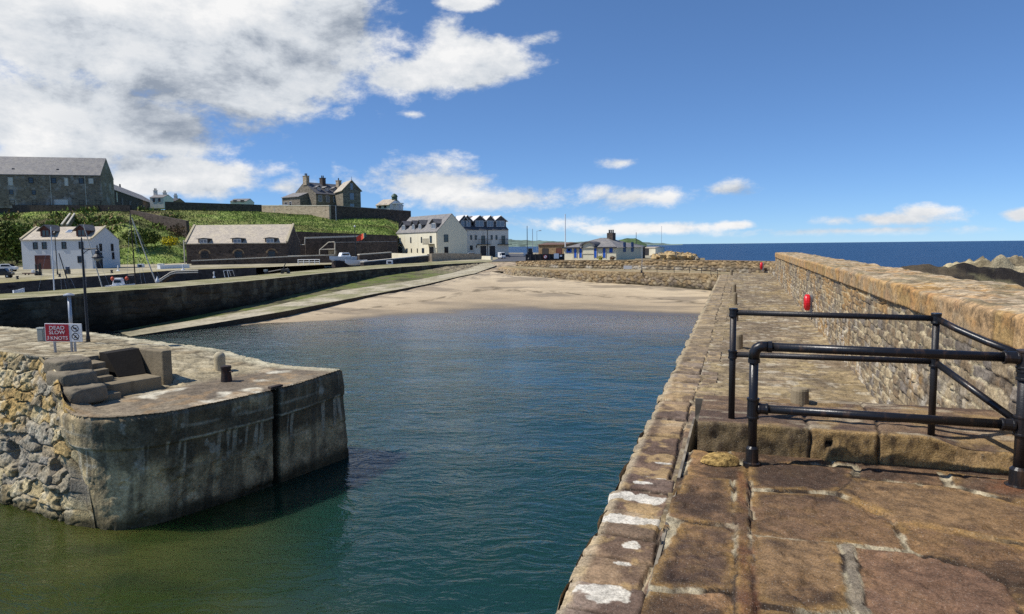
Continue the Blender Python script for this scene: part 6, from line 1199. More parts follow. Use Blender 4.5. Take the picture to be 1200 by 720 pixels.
collar(tQ2, Zx, r1 * 1.35, .07); collar(mQ2, Zx, r1 * 1.35, .07); collar(mQ1, Zx, r1 * 1.3, .06); collar(tQ1, Zx, r1 * 1.3, .06); collar(zoff(tR, -.12), Zx, r0 * 1.5, .06)
for f, r in ((fP1, r0), (fR, r0 * 1.3)): mb = MB(); mb.lathe([(r * 2.0, -.03), (r * 2.0, .016), (r * 1.45, .022), (r * 1.4, .13), (r * 1.1, .145), (r * 1.0, .15)], tuple(f), 18); mb.build('base_flange', M['black_iron'], rail, world=True)
mb = MB(); mb.tube(tP1 + dP * .10, tP1 + dP * .13, r0 * 1.3, n=16); mb.tube(zoff(tP1, -.13), zoff(tP1, -.10), r0 * 1.3, n=16); mb.build('pipe_fitting', M['black_iron'], rail, world=True)

# far thin railing at the head of the pier
fr_ = thing('quay_railing', 'thin dark railing beside the harbour wall at the far end of the pier', 'railing', tuple(P(820, 321, 1.93)))
pts = [P(841, 323.6, 1.93), P(833, 321.5, 1.93), P(822, 320.6, 1.93), P(808, 320, 1.93), P(790, 319.4, 1.93), P(770, 318.8, 1.93), P(752, 318.4, 1.93)]
for p in pts: mb = MB(); mb.tube(zoff(p, -.1), zoff(p, .42), .022, n=6); mb.build('post', M['dark_iron'], fr_, world=True)
for h_ in (.41, .22): mb = MB(); mb.path([zoff(p, h_) for p in pts], .014, 6); mb.build('rail', M['dark_iron'], fr_, world=True)
# stone bollards along the walkway
gpos = [((937, 473.5, ZS - .01), 20.5, 19.5, 'stubby grey stone bollard just behind the railing step'), ((864.5, 408, 1.53), 11.5, 17, 'stone bollard by the walkway edge, first beyond the railing'), ((862, 376, 1.56), 6.4, 14, 'slim stone bollard half hidden behind the railing top corner'),
        ((861.2, 356.5, 1.6), 5.4, 13.5, 'stone bollard on the pier walkway, nearer one of the close pair'), ((860.2, 343.5, 1.66), 4.8, 10.5, 'stone bollard on the pier walkway, farther one of the close pair'), ((857, 322.8, 1.93), 3.2, 6.5, 'farthest stone bollard, with a pale cap, where the pier meets the harbour wall')]
for (px, py, z), wpx, hpx, lab in gpos:
    p = P(px, py, zl(8) if z < 2 else z); 
    if z < 2:
        for _ in range(8): p = P(px, py, zl(p.y) + .01)
    k = depth(p) / F_PX; R = wpx * k / 2; H = hpx * k
    t = thing('stone_bollard', lab, 'bollard', tuple(p), 0, 'stone bollards on the pier walkway'); mb = MB(); mb.lathe([(R * 1.02, -.12), (R, H * .2), (R * .96, H * .85), (R * .85, H * .96), (R * .5, H * 1.0), (R * .02, H * 1.01)], n=18); mb.build('shaft', M['walk_stone'], t, smooth=False)
# life ring housings on the sea wall
def lifebuoy(px, py0, py1, lab, c=None):
    # against the wall face: solve for the point of the wall plane under this pixel column
    r = ray(px, (py0 + py1) / 2); s = (VW - .07 - CAM.x) / r.x; c = c or CAM + r * s; k = depth(c) / F_PX; H = (py1 - py0) * k
    t = thing('lifebuoy_housing', lab, 'lifebuoy housing', tuple(c), 0, 'red lifebuoy housings on the sea wall'); R = H * .45; mb = MB(); n_ = 20; prof = [(R * math.cos(a) * .86, R * math.sin(a) * 1.1) for a in np.linspace(0, 2 * math.pi, n_, endpoint=False)]
    mb.prism(prof, -.15, .0, 'x'); b = mb.build('shell', M['red_plastic'], t, bevel=.04); mb = MB(); mb.prism([(a * .72, b_ * .72) for a, b_ in prof], -.168, -.151, 'x'); mb.build('door_panel', M['red_plastic'], t); mb = MB(); mb.box(0, .08, -.03, .03, -R * 1.5, R * 1.0); mb.build('bracket', M['steel'], t)
lifebuoy(949, 345, 364.5, 'nearer red lifebuoy housing on the rubble sea wall'); lifebuoy(893.5, 307.5, 316, 'small far red lifebuoy housing in the corner of the harbour wall', D(893.5, 311.8, depth((1.6, 52.5, 2.4))))

# ================================================================== shore rocks outside the sea wall
def rock_grid(name, lab, cx, cy, dd, rx_, ry_, hz_, seed, cols, cat='rock', kind=None):
    c = D(cx, cy, dd); n_, m_ = 46, 30; u_, v_ = np.meshgrid(np.linspace(0, 2 * math.pi, n_), np.linspace(0, math.pi * .62, m_), indexing='ij')
    sv = np.abs(np.sin(v_)) ** .55; sx, sy, sz = sv * np.cos(u_), sv * np.sin(u_), np.sign(np.cos(v_)) * np.abs(np.cos(v_)) ** .7; f = 1 + .7 * (fbm(sx * 1.6 + seed, sy * 1.6 + sz * 1.3, 4, seed) - .5) + .25 * (fbm(sx * 5 + seed, sy * 5 + sz * 4, 3, seed + 1) - .5)
    a, b = sx * rx_ * f, sy * ry_ * f; g = np.stack([c.x + a * RH.x + b * FH.x, c.y + a * RH.y + b * FH.y, c.z + (sz * f - 1) * hz_], -1); nz = fbm(a * 2, b * 2 + sz * 3, 4, seed + 3); col = cmix(np.zeros(g.shape) + cols[0], cols[1], sst(.4, .62, nz))
    t = thing(name, lab, cat, (c.x, c.y, c.z - hz_)); gridmesh('stone', g, col, M['rubble'], t, flip=True); return t
rock_grid('boulder', 'pale lichened boulder behind the sea wall, left of two', 1141, 308.5, 21, .85, .9, 1.2, 3, (rgb(186, 172, 136), rgb(130, 118, 92)))
rock_grid('boulder', 'pale lichened boulder at the right edge of the picture behind the sea wall', 1190, 309.5, 20, 1.15, .9, 1.3, 8, (rgb(180, 166, 134), rgb(124, 112, 88)))
# dark weedy reef
n_ = 160; q = np.linspace(1000, 1420, n_); yy = np.interp(q, [1000, 1040, 1062, 1090, 1130, 1160, 1200, 1300, 1420], [330, 316, 311.0, 311.0, 312.5, 318, 321, 322, 322]) + (fbm(q * .07, 0 * q, 4, 401) - .5) * 5
tp = np.array([tuple(D(x, y, 17)) for x, y in zip(q, yy)]); fr = np.array([tuple(G(x, 9.5, -.6)) for x in q]); bk = np.array([tuple(G(x, 42, -.6)) for x in q]); t = np.linspace(0, 1, 40); g = np.concatenate([fr[:, None] + (tp - fr)[:, None] * t[None, :, None], tp[:, None] + (bk - tp)[:, None] * t[None, 1:, None]], 1)
g[:, :40, 2] = -.6 + (tp[:, 2:3] + .6) * np.sqrt(t)[None]; g[..., 2] += .35 * (fbm(g[..., 0] * 1.3, g[..., 1] * 1.3, 4, 402) - .5); g[..., 0] = np.maximum(g[..., 0], VB + .12); nz = fbm(g[..., 0] * 1.1, g[..., 1] * 1.1, 4, 403); c = cmix(np.zeros(g.shape) + rgb(44, 38, 32), rgb(84, 74, 58), sst(.5, .68, nz)); c = cmix(c, rgb(120, 112, 80), .7 * sst(.62, .72, fbm(g[..., 0] * 2, g[..., 1] * 2, 4, 404)))
props(gridmesh('shore_rocks', g, c, M['rubble']), kind='structure')
# rock armour beyond the station building
rs = np.random.RandomState(31); arm = []
for k in range(34):
    px = 766 + 52 * rs.rand(); py = np.interp(px, [750, 770, 790, 805, 820], [301.5, 300.2, 298.8, 300.5, 302.6]) + rs.uniform(-.3, 2.6); dd = 82 + 6 * rs.rand(); R = rs.uniform(.35, .8); c = D(px, py, dd); mb = MB(); n_, m_ = 9, 6
    u_, v_ = np.meshgrid(np.linspace(0, 2 * math.pi, n_ + 1)[:-1], np.linspace(0, math.pi, m_), indexing='ij'); f = R * (1 + .6 * (rs.rand(n_, m_) - .5)); mb.v = np.stack([f * np.sin(v_) * np.cos(u_), f * np.sin(v_) * np.sin(u_), f * .75 * np.cos(v_)], -1).reshape(-1, 3).tolist(); idx = np.arange(n_ * m_).reshape(n_, m_)
    for i in range(n_):
        for j in range(m_ - 1): mb.f.append((int(idx[i, j]), int(idx[i, j + 1]), int(idx[(i + 1) % n_, j + 1]), int(idx[(i + 1) % n_, j])))
    o = mb.build('armour_stone', M['armour'] if k % 3 else M['armour_grey'], None); o.location = c; props(o, 'rough stone of the rock armour heap beyond the harbour wall', 'rock', 'rock armour stones beyond the harbour wall', 'thing')
bank = MB(); q = np.linspace(744, 826, 30); 
g = np.stack([np.stack([np.array(tuple(G(x, d_, z))) for d_, z in ((78, 1.2), (82, 2.0), (85, 2.35), (90, 1.2))]) for x in q], 0); props(gridmesh('shore_bank', g, np.zeros(g.shape) + rgb(130, 116, 88), M['farstone']), kind='structure')

# ================================================================== POLES AND LAMPS
def pole(name, label, cat, px, pyb, pyt, z, r, mat, arm=None, group=None, d=None, ball=False):
    f = P(px, pyb, z) if d is None else G(px, d, z); h_ = D(px, pyt, depth(f)).z - f.z; k = depth(f) / F_PX; t = thing(name, label, cat, tuple(f), 0, group); mb = MB(); mb.tube((0, 0, -.1), (0, 0, h_), r * k, r * k * .7, 8); mb.build('column', mat, t)
    if arm: mb = MB(); mb.tube((0, 0, h_ - .05), tuple(RH * arm * k + Vector((0, 0, h_ + .5 * k))), r * k * .6, n=6); mb.build('arm', mat, t); e = RH * arm * k; mb = MB(); mb.box(e.x - 1.6 * k, e.x + 1.2 * k, e.y - .5 * k, e.y + .5 * k, h_, h_ + .9 * k); mb.build('lamp_head', mat, t)
    if ball: mb = MB(); mb.ball((0, 0, h_), 1.1 * k, 10, 6); mb.build('cap', M['white_paint'], t)
    return t, k, h_
pole('flag_pole', 'tall white flagpole beside the blue-doored building', 'flagpole', 662.5, 305, 251, ZQ, .75, M['white_paint'], d=118)
t, k, h_ = pole('flag_pole', 'dark flagpole flying a small orange-red flag above the terrace walls', 'flagpole', 417, 309, 265.5, ZQ, .55, M['dark_iron'], ball=True, d=100)
gx = np.linspace(0, 1, 14); gy = np.linspace(0, 1, 9); FX, FY = np.meshgrid(gx, gy, indexing='ij'); wv = .35 * np.sin(FX * 6.0) * FX
p0 = D(418, 283.5, 100) - Vector(t.location); g = np.stack([p0.x + (FX * 11.5 * k) * RH.x + wv * FH.x, p0.y + (FX * 11.5 * k) * RH.y + wv * FH.y, p0.z + k * ((3.0 + 5 * FX) * 1.0 + (FY - .5) * (7.0 - 4.0 * np.abs(FX - .45)) )], -1) + np.array(tuple(t.location))
cf = np.zeros(g.shape) + rgb(232, 92, 66); cf = np.where((FX > .82)[..., None], np.array(rgb(70, 110, 104)), cf); cf = np.where((np.abs(FX - .78) < .06)[..., None], np.array(rgb(220, 206, 160)), cf); gridmesh('flag', g, cf, M['sand'], t)
pole('lamp_post', 'tall dark lamp post without arm, nearest the flats road corner', 'lamp post', 618, 303, 265, ZQ, .55, M['steel_dark'], d=128)
pole('lamp_post', 'second tall grey lamp post, right of the darkest one by the road', 'lamp post', 624.3, 300, 268.4, ZQ, .45, M['steel'], d=150)
pole('lamp_post', 'slender double-armed lamp post far down the shore road', 'lamp post', 629.3, 298, 271, ZQ, .3, M['steel'], arm=4, d=190)
pole('lamp_post', 'single lamp pole standing on the low quay in front of the harbour wall', 'lamp post', 752.3, 318, 287.0, 1.93, .42, M['steel'], d=None)
pole('lamp_post', 'thin pole right behind the annex of the blue-doored building', 'lamp post', 745.4, 304, 272.5, ZQ, .4, M['steel_dark'], d=135)
pole('lamp_post', 'very thin tall pole near the dark vehicle by the shore', 'lamp post', 775, 300, 265, ZQ, .22, M['steel'], d=160)
f = P(67.5, 322, ZQ); k = depth(f) / F_PX; L2_ = thing('street_lamp', 'black lamp post with a small lantern in front of the white house', 'street lamp', tuple(f)); h_ = D(66.5, 276, depth(f)).z - f.z; mb = MB(); mb.lathe([(1.0 * k, -.1), (.8 * k, 3 * k), (.55 * k, 5 * k), (.45 * k, h_)], n=10); mb.build('column', M['dark_iron'], L2_); mb = MB(); mb.lathe([(.5 * k, h_), (1.7 * k, h_ + 2.0 * k), (2.0 * k, h_ + 3 * k), (1.2 * k, h_ + 4.0 * k), (.3 * k, h_ + 5 * k)], n=8); mb.build('lantern', M['dark_iron'], L2_)
# ================================================================== BOATS in the inner basin
def boat(name, label, px, pdeck, d, Lpx, col, heading=0.0, heel=0.0, cabin=True, mast=None, boom=False, extras=None, bw=None):
    k = d / F_PX; c = D(px, pdeck, d); L = Lpx * k; Bm = (bw or .33) * L; H = max(.7, .19 * L); t = thing(name, label, 'boat', (c.x, c.y, c.z - H), TH + heading)
    ns, nm = 15, 9; V = np.zeros((ns, nm, 3))
    for i, s in enumerate(np.linspace(-.5, .5, ns)):
        w = Bm / 2 * (1 - max(0, (s + .05) / .55) ** 2.3) * (1 - .35 * max(0, -s - .2)); sheer = H * (1 + .28 * max(0, s + .1)); keel = H * .9 * max(0, (s - .2) / .3) ** 2
        for j, a in enumerate(np.linspace(-1, 1, nm)): V[i, j] = (s * L, w * (abs(a) ** .6) * np.sign(a), keel * .6 + (sheer - keel * .6) * abs(a) ** 2.2)
    mb = MB(); mb.v = V.reshape(-1, 3).tolist()
    for i in range(ns - 1):
        for j in range(nm - 1): mb.f.append((i * nm + j, i * nm + j + 1, (i + 1) * nm + j + 1, (i + 1) * nm + j))
    mb.f.append(tuple(range(nm))); h0 = mb.build('hull', col, t, smooth=True)
    mb = MB()
    for i in range(ns - 1): a, b, c_, d_ = V[i, 0], V[i + 1, 0], V[i + 1, -1], V[i, -1]; mb.quad(*[(p[0], p[1] * .96, p[2] - .06) for p in (a, b, c_, d_)])
    mb.build('deck', M['white_paint'], t)
    if cabin: mb = MB(); mb.prism([(-.30 * L, H * .9), (.12 * L, H * .95), (.05 * L, H * 1.75), (-.22 * L, H * 1.75)], -Bm * .27, Bm * .27, 'y'); cbn = mb.build('cabin', M['white_paint'], t, bevel=.04); mb = MB(); mb.prism([(-.22 * L, H * 1.25), (.055 * L, H * 1.28), (.03 * L, H * 1.55), (-.2 * L, H * 1.55)], -Bm * .275, Bm * .275, 'y'); mb.build('cabin_window', M['glass'], cbn)
    if mast:
        (bx, by), (tx, ty) = mast; b = D(bx, by, d) - Vector(t.location); e = D(tx, ty, d) - Vector(t.location); R = Matrix.Rotation(-(TH + heading), 4, 'Z'); b = R @ b; e = R @ e; b = b - (e - b).normalized() * .8; mb = MB(); mb.tube(b, e, .75 * k, .5 * k, 8); ms = mb.build('mast', mast_m, t)
        mb = MB(); 
        for s in (-.45, .45): mb.tube(b.lerp(e, .97), (s * L, 0, H), .10 * k, n=5)
        mb.build('rigging', M['steel'], ms)
        if boom: mb = MB(); q = b.lerp(e, .2); mb.tube(q, q + Vector((-.38 * L, 0, .15)), .4 * k, n=6); mb.build('boom', mast_m, t)
    return t, k, L, Bm, H
mast_m = M['white_paint']
boat('sailing_boat', 'sailing boat with an upright white mast moored behind the dark quay wall', 62, 346, 46, 34, M['white_paint'], .4, cabin=False, mast=((63.5, 340), (59.5, 266)))
mast_m = M['pale_cope']
boat('sailing_boat', 'sailing boat with a leaning pale mast in front of the white house', 116, 341, 48, 30, M['white_paint'], .2, cabin=False, mast=((119.5, 336), (97.5, 263)))
boat('sailing_boat', 'sailing boat with a strongly tilted pale mast reaching up over the grass slope', 180, 338.5, 50, 34, M['blue'], -.2, cabin=False, mast=((183, 332), (154.5, 256)))
mast_m = M['dark_iron']
boat('sailing_boat', 'small boat with a short dark leaning mast near the white mast', 82, 345, 47, 20, M['brown_door'], .1, cabin=False, mast=((82, 338), (69, 297)))
mast_m = M['timber']
boat('sailing_boat', 'boat with a dark timber mast beside the tilted pale mast', 160, 337, 55, 24, M['dark_iron'], .15, cabin=False, mast=((159, 332), (152, 244)))
t, k, L, Bm, H = boat('fishing_boat', 'small white fishing boat with orange buoys lying behind the quay wall', 142, 334.5, 49, 32, M['white_paint'], .05)
for a in (-.24, .27): mb = MB(); mb.ball((a * L, -Bm * .35, H * 1.7), 1.9 * k, 10, 8, (1, 1, 1.15)); mb.lathe([(.5 * k, 0), (.2 * k, .9 * k)], (a * L, -Bm * .35, H * 1.7 + 2.0 * k), 6); mb.build('fender_buoy', M['orange'], t)
mb = MB()
for a in (.30, .46):
    mb.tube((a * L, 0, H * .9), (a * L, 0, H * 1.2 + 9 * k), .4 * k, n=6)
mb.tube((.28 * L, 0, H * 1.2 + 9 * k), (.48 * L, 0, H * 1.2 + 9 * k), .9 * k, n=6); mb.build('gantry', M['dark_iron'], t)
t, k, L, Bm, H = boat('motor_boat', 'white motor boat hauled out on the quay below the terrace walls', 401, 301.0, 96, 33, M['white_paint'], math.pi + .75, bw=.40)
mb = MB(); mb.box(-.32 * L, .35 * L, -.5, .5, -.75, -.02 + H * .35); mb.build('cradle', M['timber'], t)
t, k, L, Bm, H = boat('motor_boat', 'low white dinghy lying in front of the hauled-out motor boat', 417, 305.0, 93, 26, M['white_paint'], math.pi + .5, cabin=False)
t, k, L, Bm, H = boat('dinghy', 'tiny white dinghy seen over the quay wall at the far left', 22, 340, 46, 12, M['white_paint'], 1.0, cabin=False)
# gangway rail and white marker, ladder hoops, mooring stub on the quay
gw = thing('gangway', 'pale sloping gangway handrail by the tilted mast', 'gangway', tuple(G(195, 60, .8))); 
for o_ in (0, -2.2): mb = MB(); mb.path([D(x, y + o_ * -1, 60) for x, y in ((186, 328.5), (200, 319.5), (206, 318), (232, 317.2))], .05, 6); mb.build('handrail', M['pale_cope'], gw, world=True)
mb = MB(); a, b = D(186, 331.5, 60), D(202, 321.5, 60); mb.obox(a, b - a, FH * .8, (0, 0, -.1)); mb.build('walkway', M['timber'], gw, world=True)
f = P(184.5, 330.5, 2.02); k = depth(f) / F_PX; t = thing('marker_buoy', 'small white conical buoy standing on the quay edge below the gangway', 'buoy', tuple(f)); mb = MB(); mb.lathe([(1.9 * k, -.05), (2.1 * k, 1.0 * k), (1.5 * k, 3.0 * k), (.7 * k, 5.0 * k), (.5 * k, 6.0 * k), (.05, 6.3 * k)]); mb.build('float', M['white_paint'], t, smooth=True); mb = MB(); mb.lathe([(.2 * k, 6.2 * k), (.2 * k, 7 * k)], n=6); mb.build('ring', M['steel'], t)
for px, py, lab in ((251, 325.5, 'white mooring post on the quay wall in front of the stone store'),):
    f = P(px, py, 2.02); k = depth(f) / F_PX; t = thing('mooring_post', lab, 'post', tuple(f)); mb = MB(); mb.lathe([(1.4 * k, -.03), (1.4 * k, 1.2 * k), (.5 * k, 1.4 * k), (.5 * k, 6.2 * k), (.7 * k, 6.4 * k), (.7 * k, 7.2 * k)], n=10); mb.build('shaft', M['white_paint'], t); mb = MB(); mb.tube((-1.8 * k, 0, 5.2 * k), (1.0 * k, 0, 5.2 * k), .3 * k, n=6); mb.build('cross_bar', M['white_paint'], t)
f = P(266, 324.5, 2.02); k = depth(f) / F_PX; t = thing('quay_ladder', 'pair of pale ladder hoops at the quay edge in front of the stone store', 'ladder', tuple(f))
for o_ in (-2.2, 2.2): mb = MB(); mb.path([tuple(RH * (o_ * k) + Vector((0, 0, -.1))), tuple(RH * ((o_ - 1.6) * k) + Vector((0, 0, 7 * k))), tuple(RH * ((o_ - 1.6) * k) + FH * 1.0 + Vector((0, 0, 7 * k))), tuple(RH * ((o_ - 1.6) * k) + FH * 1.3)], .3 * k, 6); mb.build('hoop', M['white_paint'], t)
# dark winch trolley on the quay
f = P(334, 320.8, 2.0); k = depth(f) / F_PX; t = thing('boat_trolley', 'dark metal boat trolley with a jib standing on the quay right of the ladder hoops', 'trolley', tuple(f), TH); mb = MB(); mb.tube((-22 * k, 0, 1.5 * k), (-2 * k, 0, 5 * k), .7 * k, n=6); mb.tube((-2 * k, 0, 5 * k), (1 * k, 0, 12 * k), .6 * k, n=6); mb.tube((-10 * k, 0, 3.2 * k), (4 * k, 0, 6 * k), .5 * k, n=6); mb.build('frame', M['dark_iron'], t)
for x_ in (-22, -3, 4): mb = MB(); mb.tube((x_ * k, -.2, 1.4 * k), (x_ * k, .2, 1.4 * k), 1.4 * k, n=14); mb.build('wheel', M['dark_iron'], t)
mb = MB(); mb.box(-3 * k, 4 * k, -.3, .3, 2.4 * k, 5.5 * k); mb.build('winch', M['dark_iron'], t, bevel=.03); mb = MB(); mb.box(-24 * k, -21 * k, -.2, .2, 2.6 * k, 5 * k); mb.build('tow_head', M['grey_plastic'], t)
# white railing by the yard wall
wr = thing('barrier_railing', 'white two-bar railing on the quay right of the stone store', 'railing', tuple(G(360, 96, ZQ)))
k = 98 / F_PX
for px in (349.5, 356, 362.5, 369, 374.5): p = G(px, 98, ZQ); mb = MB(); mb.tube(p, zoff(p, 6 * k), .05, n=6); mb.build('post', M['white_paint'], wr, world=True)
for h_ in (5.8, 3.2): a, b = G(349, 98, ZQ), G(375, 98, ZQ); mb = MB(); mb.tube(zoff(a, h_ * k), zoff(b, h_ * k), .05, n=6); mb.build('rail', M['white_paint'], wr, world=True)
# low white kerb wall with dark boxes on the back quay, bins, posts
wall_px('low_wall', 'low whitewashed wall on the back quay left of the stone store', 187.5, 311, 84, 222, 309.8, 88, 1.5, .5, M['white_paint'])
for px, py, lab in ((164.5, 313.5, 'small white box with a dark opening on the back quay near the fishing boat'), (188, 313.3, 'white box with a dark opening at the end of the low whitewashed wall'), (456.5, 309.5, 'small white bench-like block on the quay left of the timber gate')):
    f = P(px, py, ZQ if px < 400 else 1.85); k = depth(f) / F_PX; t = thing('white_block', lab, 'block', tuple(f), TH); mb = MB(); mb.box(-3.6 * k, 3.6 * k, 0, 3 * k, -.05, 4 * k); mb.build('body', M['white_paint'], t, bevel=.03); mb = MB(); mb.box(-1.9 * k, 1.9 * k, -.05, -.004, .5 * k, 2.9 * k); mb.build('opening', M['frame_dark'], t)
for px, py, lab in ((80.5, 318.5, 'white bollard with a broad foot in front of the white house'), (138.5, 317.8, 'white bollard with a broad foot on the back quay above the fishing boat'), (214.5, 316.5, 'slim white bollard in front of the low whitewashed wall')):
    f = P(px, py, ZQ); k = depth(f) / F_PX; t = thing('white_bollard', lab, 'bollard', tuple(f), 0, 'white bollards on the back quay'); mb = MB(); mb.lathe([(.7 * k, 0), (.65 * k, 6 * k), (.3 * k, 6.6 * k)], n=10); mb.build('shaft', M['white_paint'], t); mb = MB(); mb.lathe([(2.2 * k, -.02), (2.0 * k, .6 * k), (.8 * k, 1.2 * k)], n=12); mb.build('foot', M['white_paint'], t)
for px, py, lab in ((20.5, 327.5, 'black mooring bollard on the back quay edge at the far left'), (70, 324.8, 'black mooring bollard on the back quay edge by the street lamp'), (131, 320.5, 'black mooring bollard on the back quay edge above the fishing boat'), (720, 318, 'x')):
    if lab == 'x': continue
    f = P(px, py, ZQ); k = depth(f) / F_PX; t = thing('quay_bollard', lab, 'bollard', tuple(f), 0, 'black bollards along the back quay'); mb = MB(); mb.lathe([(1.7 * k, -.02), (1.5 * k, .8 * k), (1.1 * k, 1.4 * k), (1.1 * k, 2.6 * k), (1.7 * k, 3.2 * k), (1.4 * k, 3.9 * k), (.1 * k, 4.1 * k)], n=12); mb.build('shaft', M['dark_iron'], t)
f = P(620, 306.5, ZQ + .02); k = depth(f) / F_PX; t = thing('litter_bin', 'black bin on the edge of the stony bank below the bunkers', 'bin', tuple(f)); mb = MB(); mb.lathe([(1.4 * k, -.05), (1.7 * k, 2.8 * k), (1.7 * k, 3.2 * k)], n=12); mb.build('body', M['dark_iron'], t); mb = MB(); mb.lathe([(1.8 * k, 3.21 * k), (1.2 * k, 4.1 * k), (.1, 4.3 * k)], n=12); mb.build('lid', M['dark_iron'], t)
f = P(752.3, 319.2, 1.93); k = depth(f) / F_PX; t = thing('mooring_bollard', 'small black bollard at the foot of the lamp pole on the low quay', 'bollard', (f.x, f.y - .25, f.z)); mb = MB(); mb.lathe([(1.3 * k, -.05), (1.0 * k, 1.2 * k), (1.4 * k, 2.2 * k), (.2 * k, 2.6 * k)], n=12); mb.build('shaft', M['dark_iron'], t)
# white notice on the wall of the low quay, a white float beside it
f = D(735.5, 313.5, depth(P(735.5, 316.0, 1.93))); k = depth(f) / F_PX; t = thing('notice_board', 'white rectangular board leaning on the harbour wall above the low quay', 'board', tuple(f), TH); mb = MB(); mb.box(-4.7 * k, 4.7 * k, -.1, -.04, -2.0 * k, 1.9 * k); mb.build('panel', M['white_paint'], t); mb = MB()
for x_ in (-3.5, 3.5): mb.tube((x_ * k, -.02, -3.2 * k), (x_ * k, -.02, 1 * k), .3 * k, n=6)
mb.build('legs', M['timber'], t)
# ================================================================== VEHICLES and bunkers
def vehicle(name, label, cat, px, py, z, Lpx, heading, paint, kind='car', d=None):
    f = P(px, py, z) if d is None else G(px, d, z); k = depth(f) / F_PX; t = thing(name, label, cat, tuple(f), TH + heading); L = Lpx * k
    if kind == 'car': prof = [(-.5, .16), (.5, .16), (.5, .36), (.32, .42), (.16, .62), (-.26, .62), (-.40, .42), (-.5, .40)]; cab = [(-.24, .42), (.27, .42), (.145, .585), (-.235, .585)]; Wd = .40; wr_ = .085
    elif kind == 'van': prof = [(-.5, .14), (.5, .14), (.5, .34), (.40, .40), (.28, .76), (.2, .80), (-.5, .80)]; cab = [(.05, .42), (.37, .42), (.27, .70), (.05, .70)]; Wd = .40; wr_ = .075
    elif kind == 'pickup': prof = [(-.5, .18), (.5, .18), (.5, .38), (.30, .42), (.17, .64), (-.10, .64), (-.14, .40), (-.5, .40)]; cab = [(-.09, .43), (.24, .43), (.15, .60), (-.09, .60)]; Wd = .38; wr_ = .09
    S = L; mb = MB(); mb.prism([(a * S, b * S * .72) for a, b in prof], -Wd * S / 2, Wd * S / 2, 'y'); mb.build('body', paint, t, bevel=.05); mb = MB(); mb.prism([(a * S, b * S * .72) for a, b in cab], -Wd * S / 2 - .012, Wd * S / 2 + .012, 'y'); mb.build('side_window', M['glass'], t)
    mb = MB(); a, b = (prof[4], prof[3]) if kind != 'van' else (prof[4], prof[3]); mb.obox((b[0] * S + .01, -Wd * S * .42, b[1] * S * .72 + .03), (0, Wd * S * .84, 0), ((a[0] - b[0]) * S * .9, 0, (a[1] - b[1]) * S * .66), (.02, 0, .02)); mb.build('windscreen', M['glass'], t)
    for sx in (-.31, .31):
        for sy in (-1, 1): mb = MB(); mb.tube((sx * S, sy * (Wd * S / 2 - .12), wr_ * S), (sx * S, sy * (Wd * S / 2 + .02), wr_ * S), wr_ * S, n=16); wh = mb.build('wheel', M['tyre'], t); mb = MB(); mb.tube((sx * S, sy * (Wd * S / 2 + .021), wr_ * S), (sx * S, sy * (Wd * S / 2 + .03), wr_ * S), wr_ * S * .55, n=12); mb.build('rim', M['steel'], wh)
    for sy in (-1, 1): mb = MB(); mb.box(S * .5 - .02, S * .5 + .02, sy * Wd * S * .36 - .12, sy * Wd * S * .36 + .12, S * .30 * .72, S * .35 * .72); mb.build('headlight', M['pale_cope'], t); mb = MB(); mb.box(-S * .5 - .02, -S * .5 + .02, sy * Wd * S * .38 - .08, sy * Wd * S * .38 + .08, S * .30 * .72, S * .36 * .72); mb.build('tail_light', M['red_plastic'], t)
    return t
vehicle('pickup', 'dark pickup parked at the far left end of the back quay', 'pickup', 2, 326, ZQ, 24, .25, M['car_black'], 'pickup'); vehicle('parked_car', 'white car behind the dark pickup at the far left', 'car', 9, 318.5, ZQ, 20, .2, M['car_white'])
vehicle('parked_car', 'silver white car half hidden by the sunlit garden wall on the hill', 'car', 335, 242.5, 12.5, 24, .1, M['car_white'], d=172)
vehicle('van', 'white van parked in front of the grey flats', 'van', 588, 299.2, ZQ, 13, -1.2, M['car_white'], 'van', d=128); vehicle('parked_car', 'small dark blue car right of the white van', 'car', 594.5, 298.3, ZQ, 8, .1, M['car_blue'], d=140)
vehicle('parked_car', 'silver car behind the buff wall below the flats', 'car', 553, 299.3, ZQ, 15, .15, M['car_silver'], d=134); vehicle('van', 'pale van behind the dark bunkers', 'van', 617.5, 299, ZQ, 8, .2, M['car_white'], 'van', d=150)
vehicle('parked_car', 'dark car parked in the shade beside the buff wall', 'car', 541, 300, ZQ, 12, .3, M['car_black'], d=131)
vehicle('off_road_car', 'dark off-road car near the shore right of the buff hut', 'car', 769, 300.5, ZQ, 12, .15, M['car_black'], d=118)
# forklift by the white house
f = P(45.5, 323, ZQ); k = depth(f) / F_PX; t = thing('forklift', 'dark forklift truck standing in front of the brown garage door', 'forklift', tuple(f), TH); mb = MB(); mb.prism([(-3.2 * k, 1.2 * k), (2 * k, 1.2 * k), (2 * k, 4.2 * k), (-.5 * k, 4.6 * k), (-3.2 * k, 6.2 * k)], -1.6 * k, 1.6 * k, 'y'); mb.build('body', M['car_black'], t, bevel=.05); mb = MB(); mb.box(-2.8 * k, -2.3 * k, -1.4 * k, 1.4 * k, 6.2 * k, 12.5 * k); mb.box(1.2 * k, 1.7 * k, -1.4 * k, 1.4 * k, 4.2 * k, 12.5 * k); mb.box(-3 * k, 1.9 * k, -1.6 * k, 1.6 * k, 12.51 * k, 13 * k); mb.build('cab_guard', M['dark_iron'], t); mb = MB(); mb.box(2.2 * k, 2.8 * k, -1.3 * k, -.8 * k, .4 * k, 15 * k); mb.box(2.2 * k, 2.8 * k, .8 * k, 1.3 * k, .4 * k, 15 * k); mb.build('mast', M['dark_iron'], t)
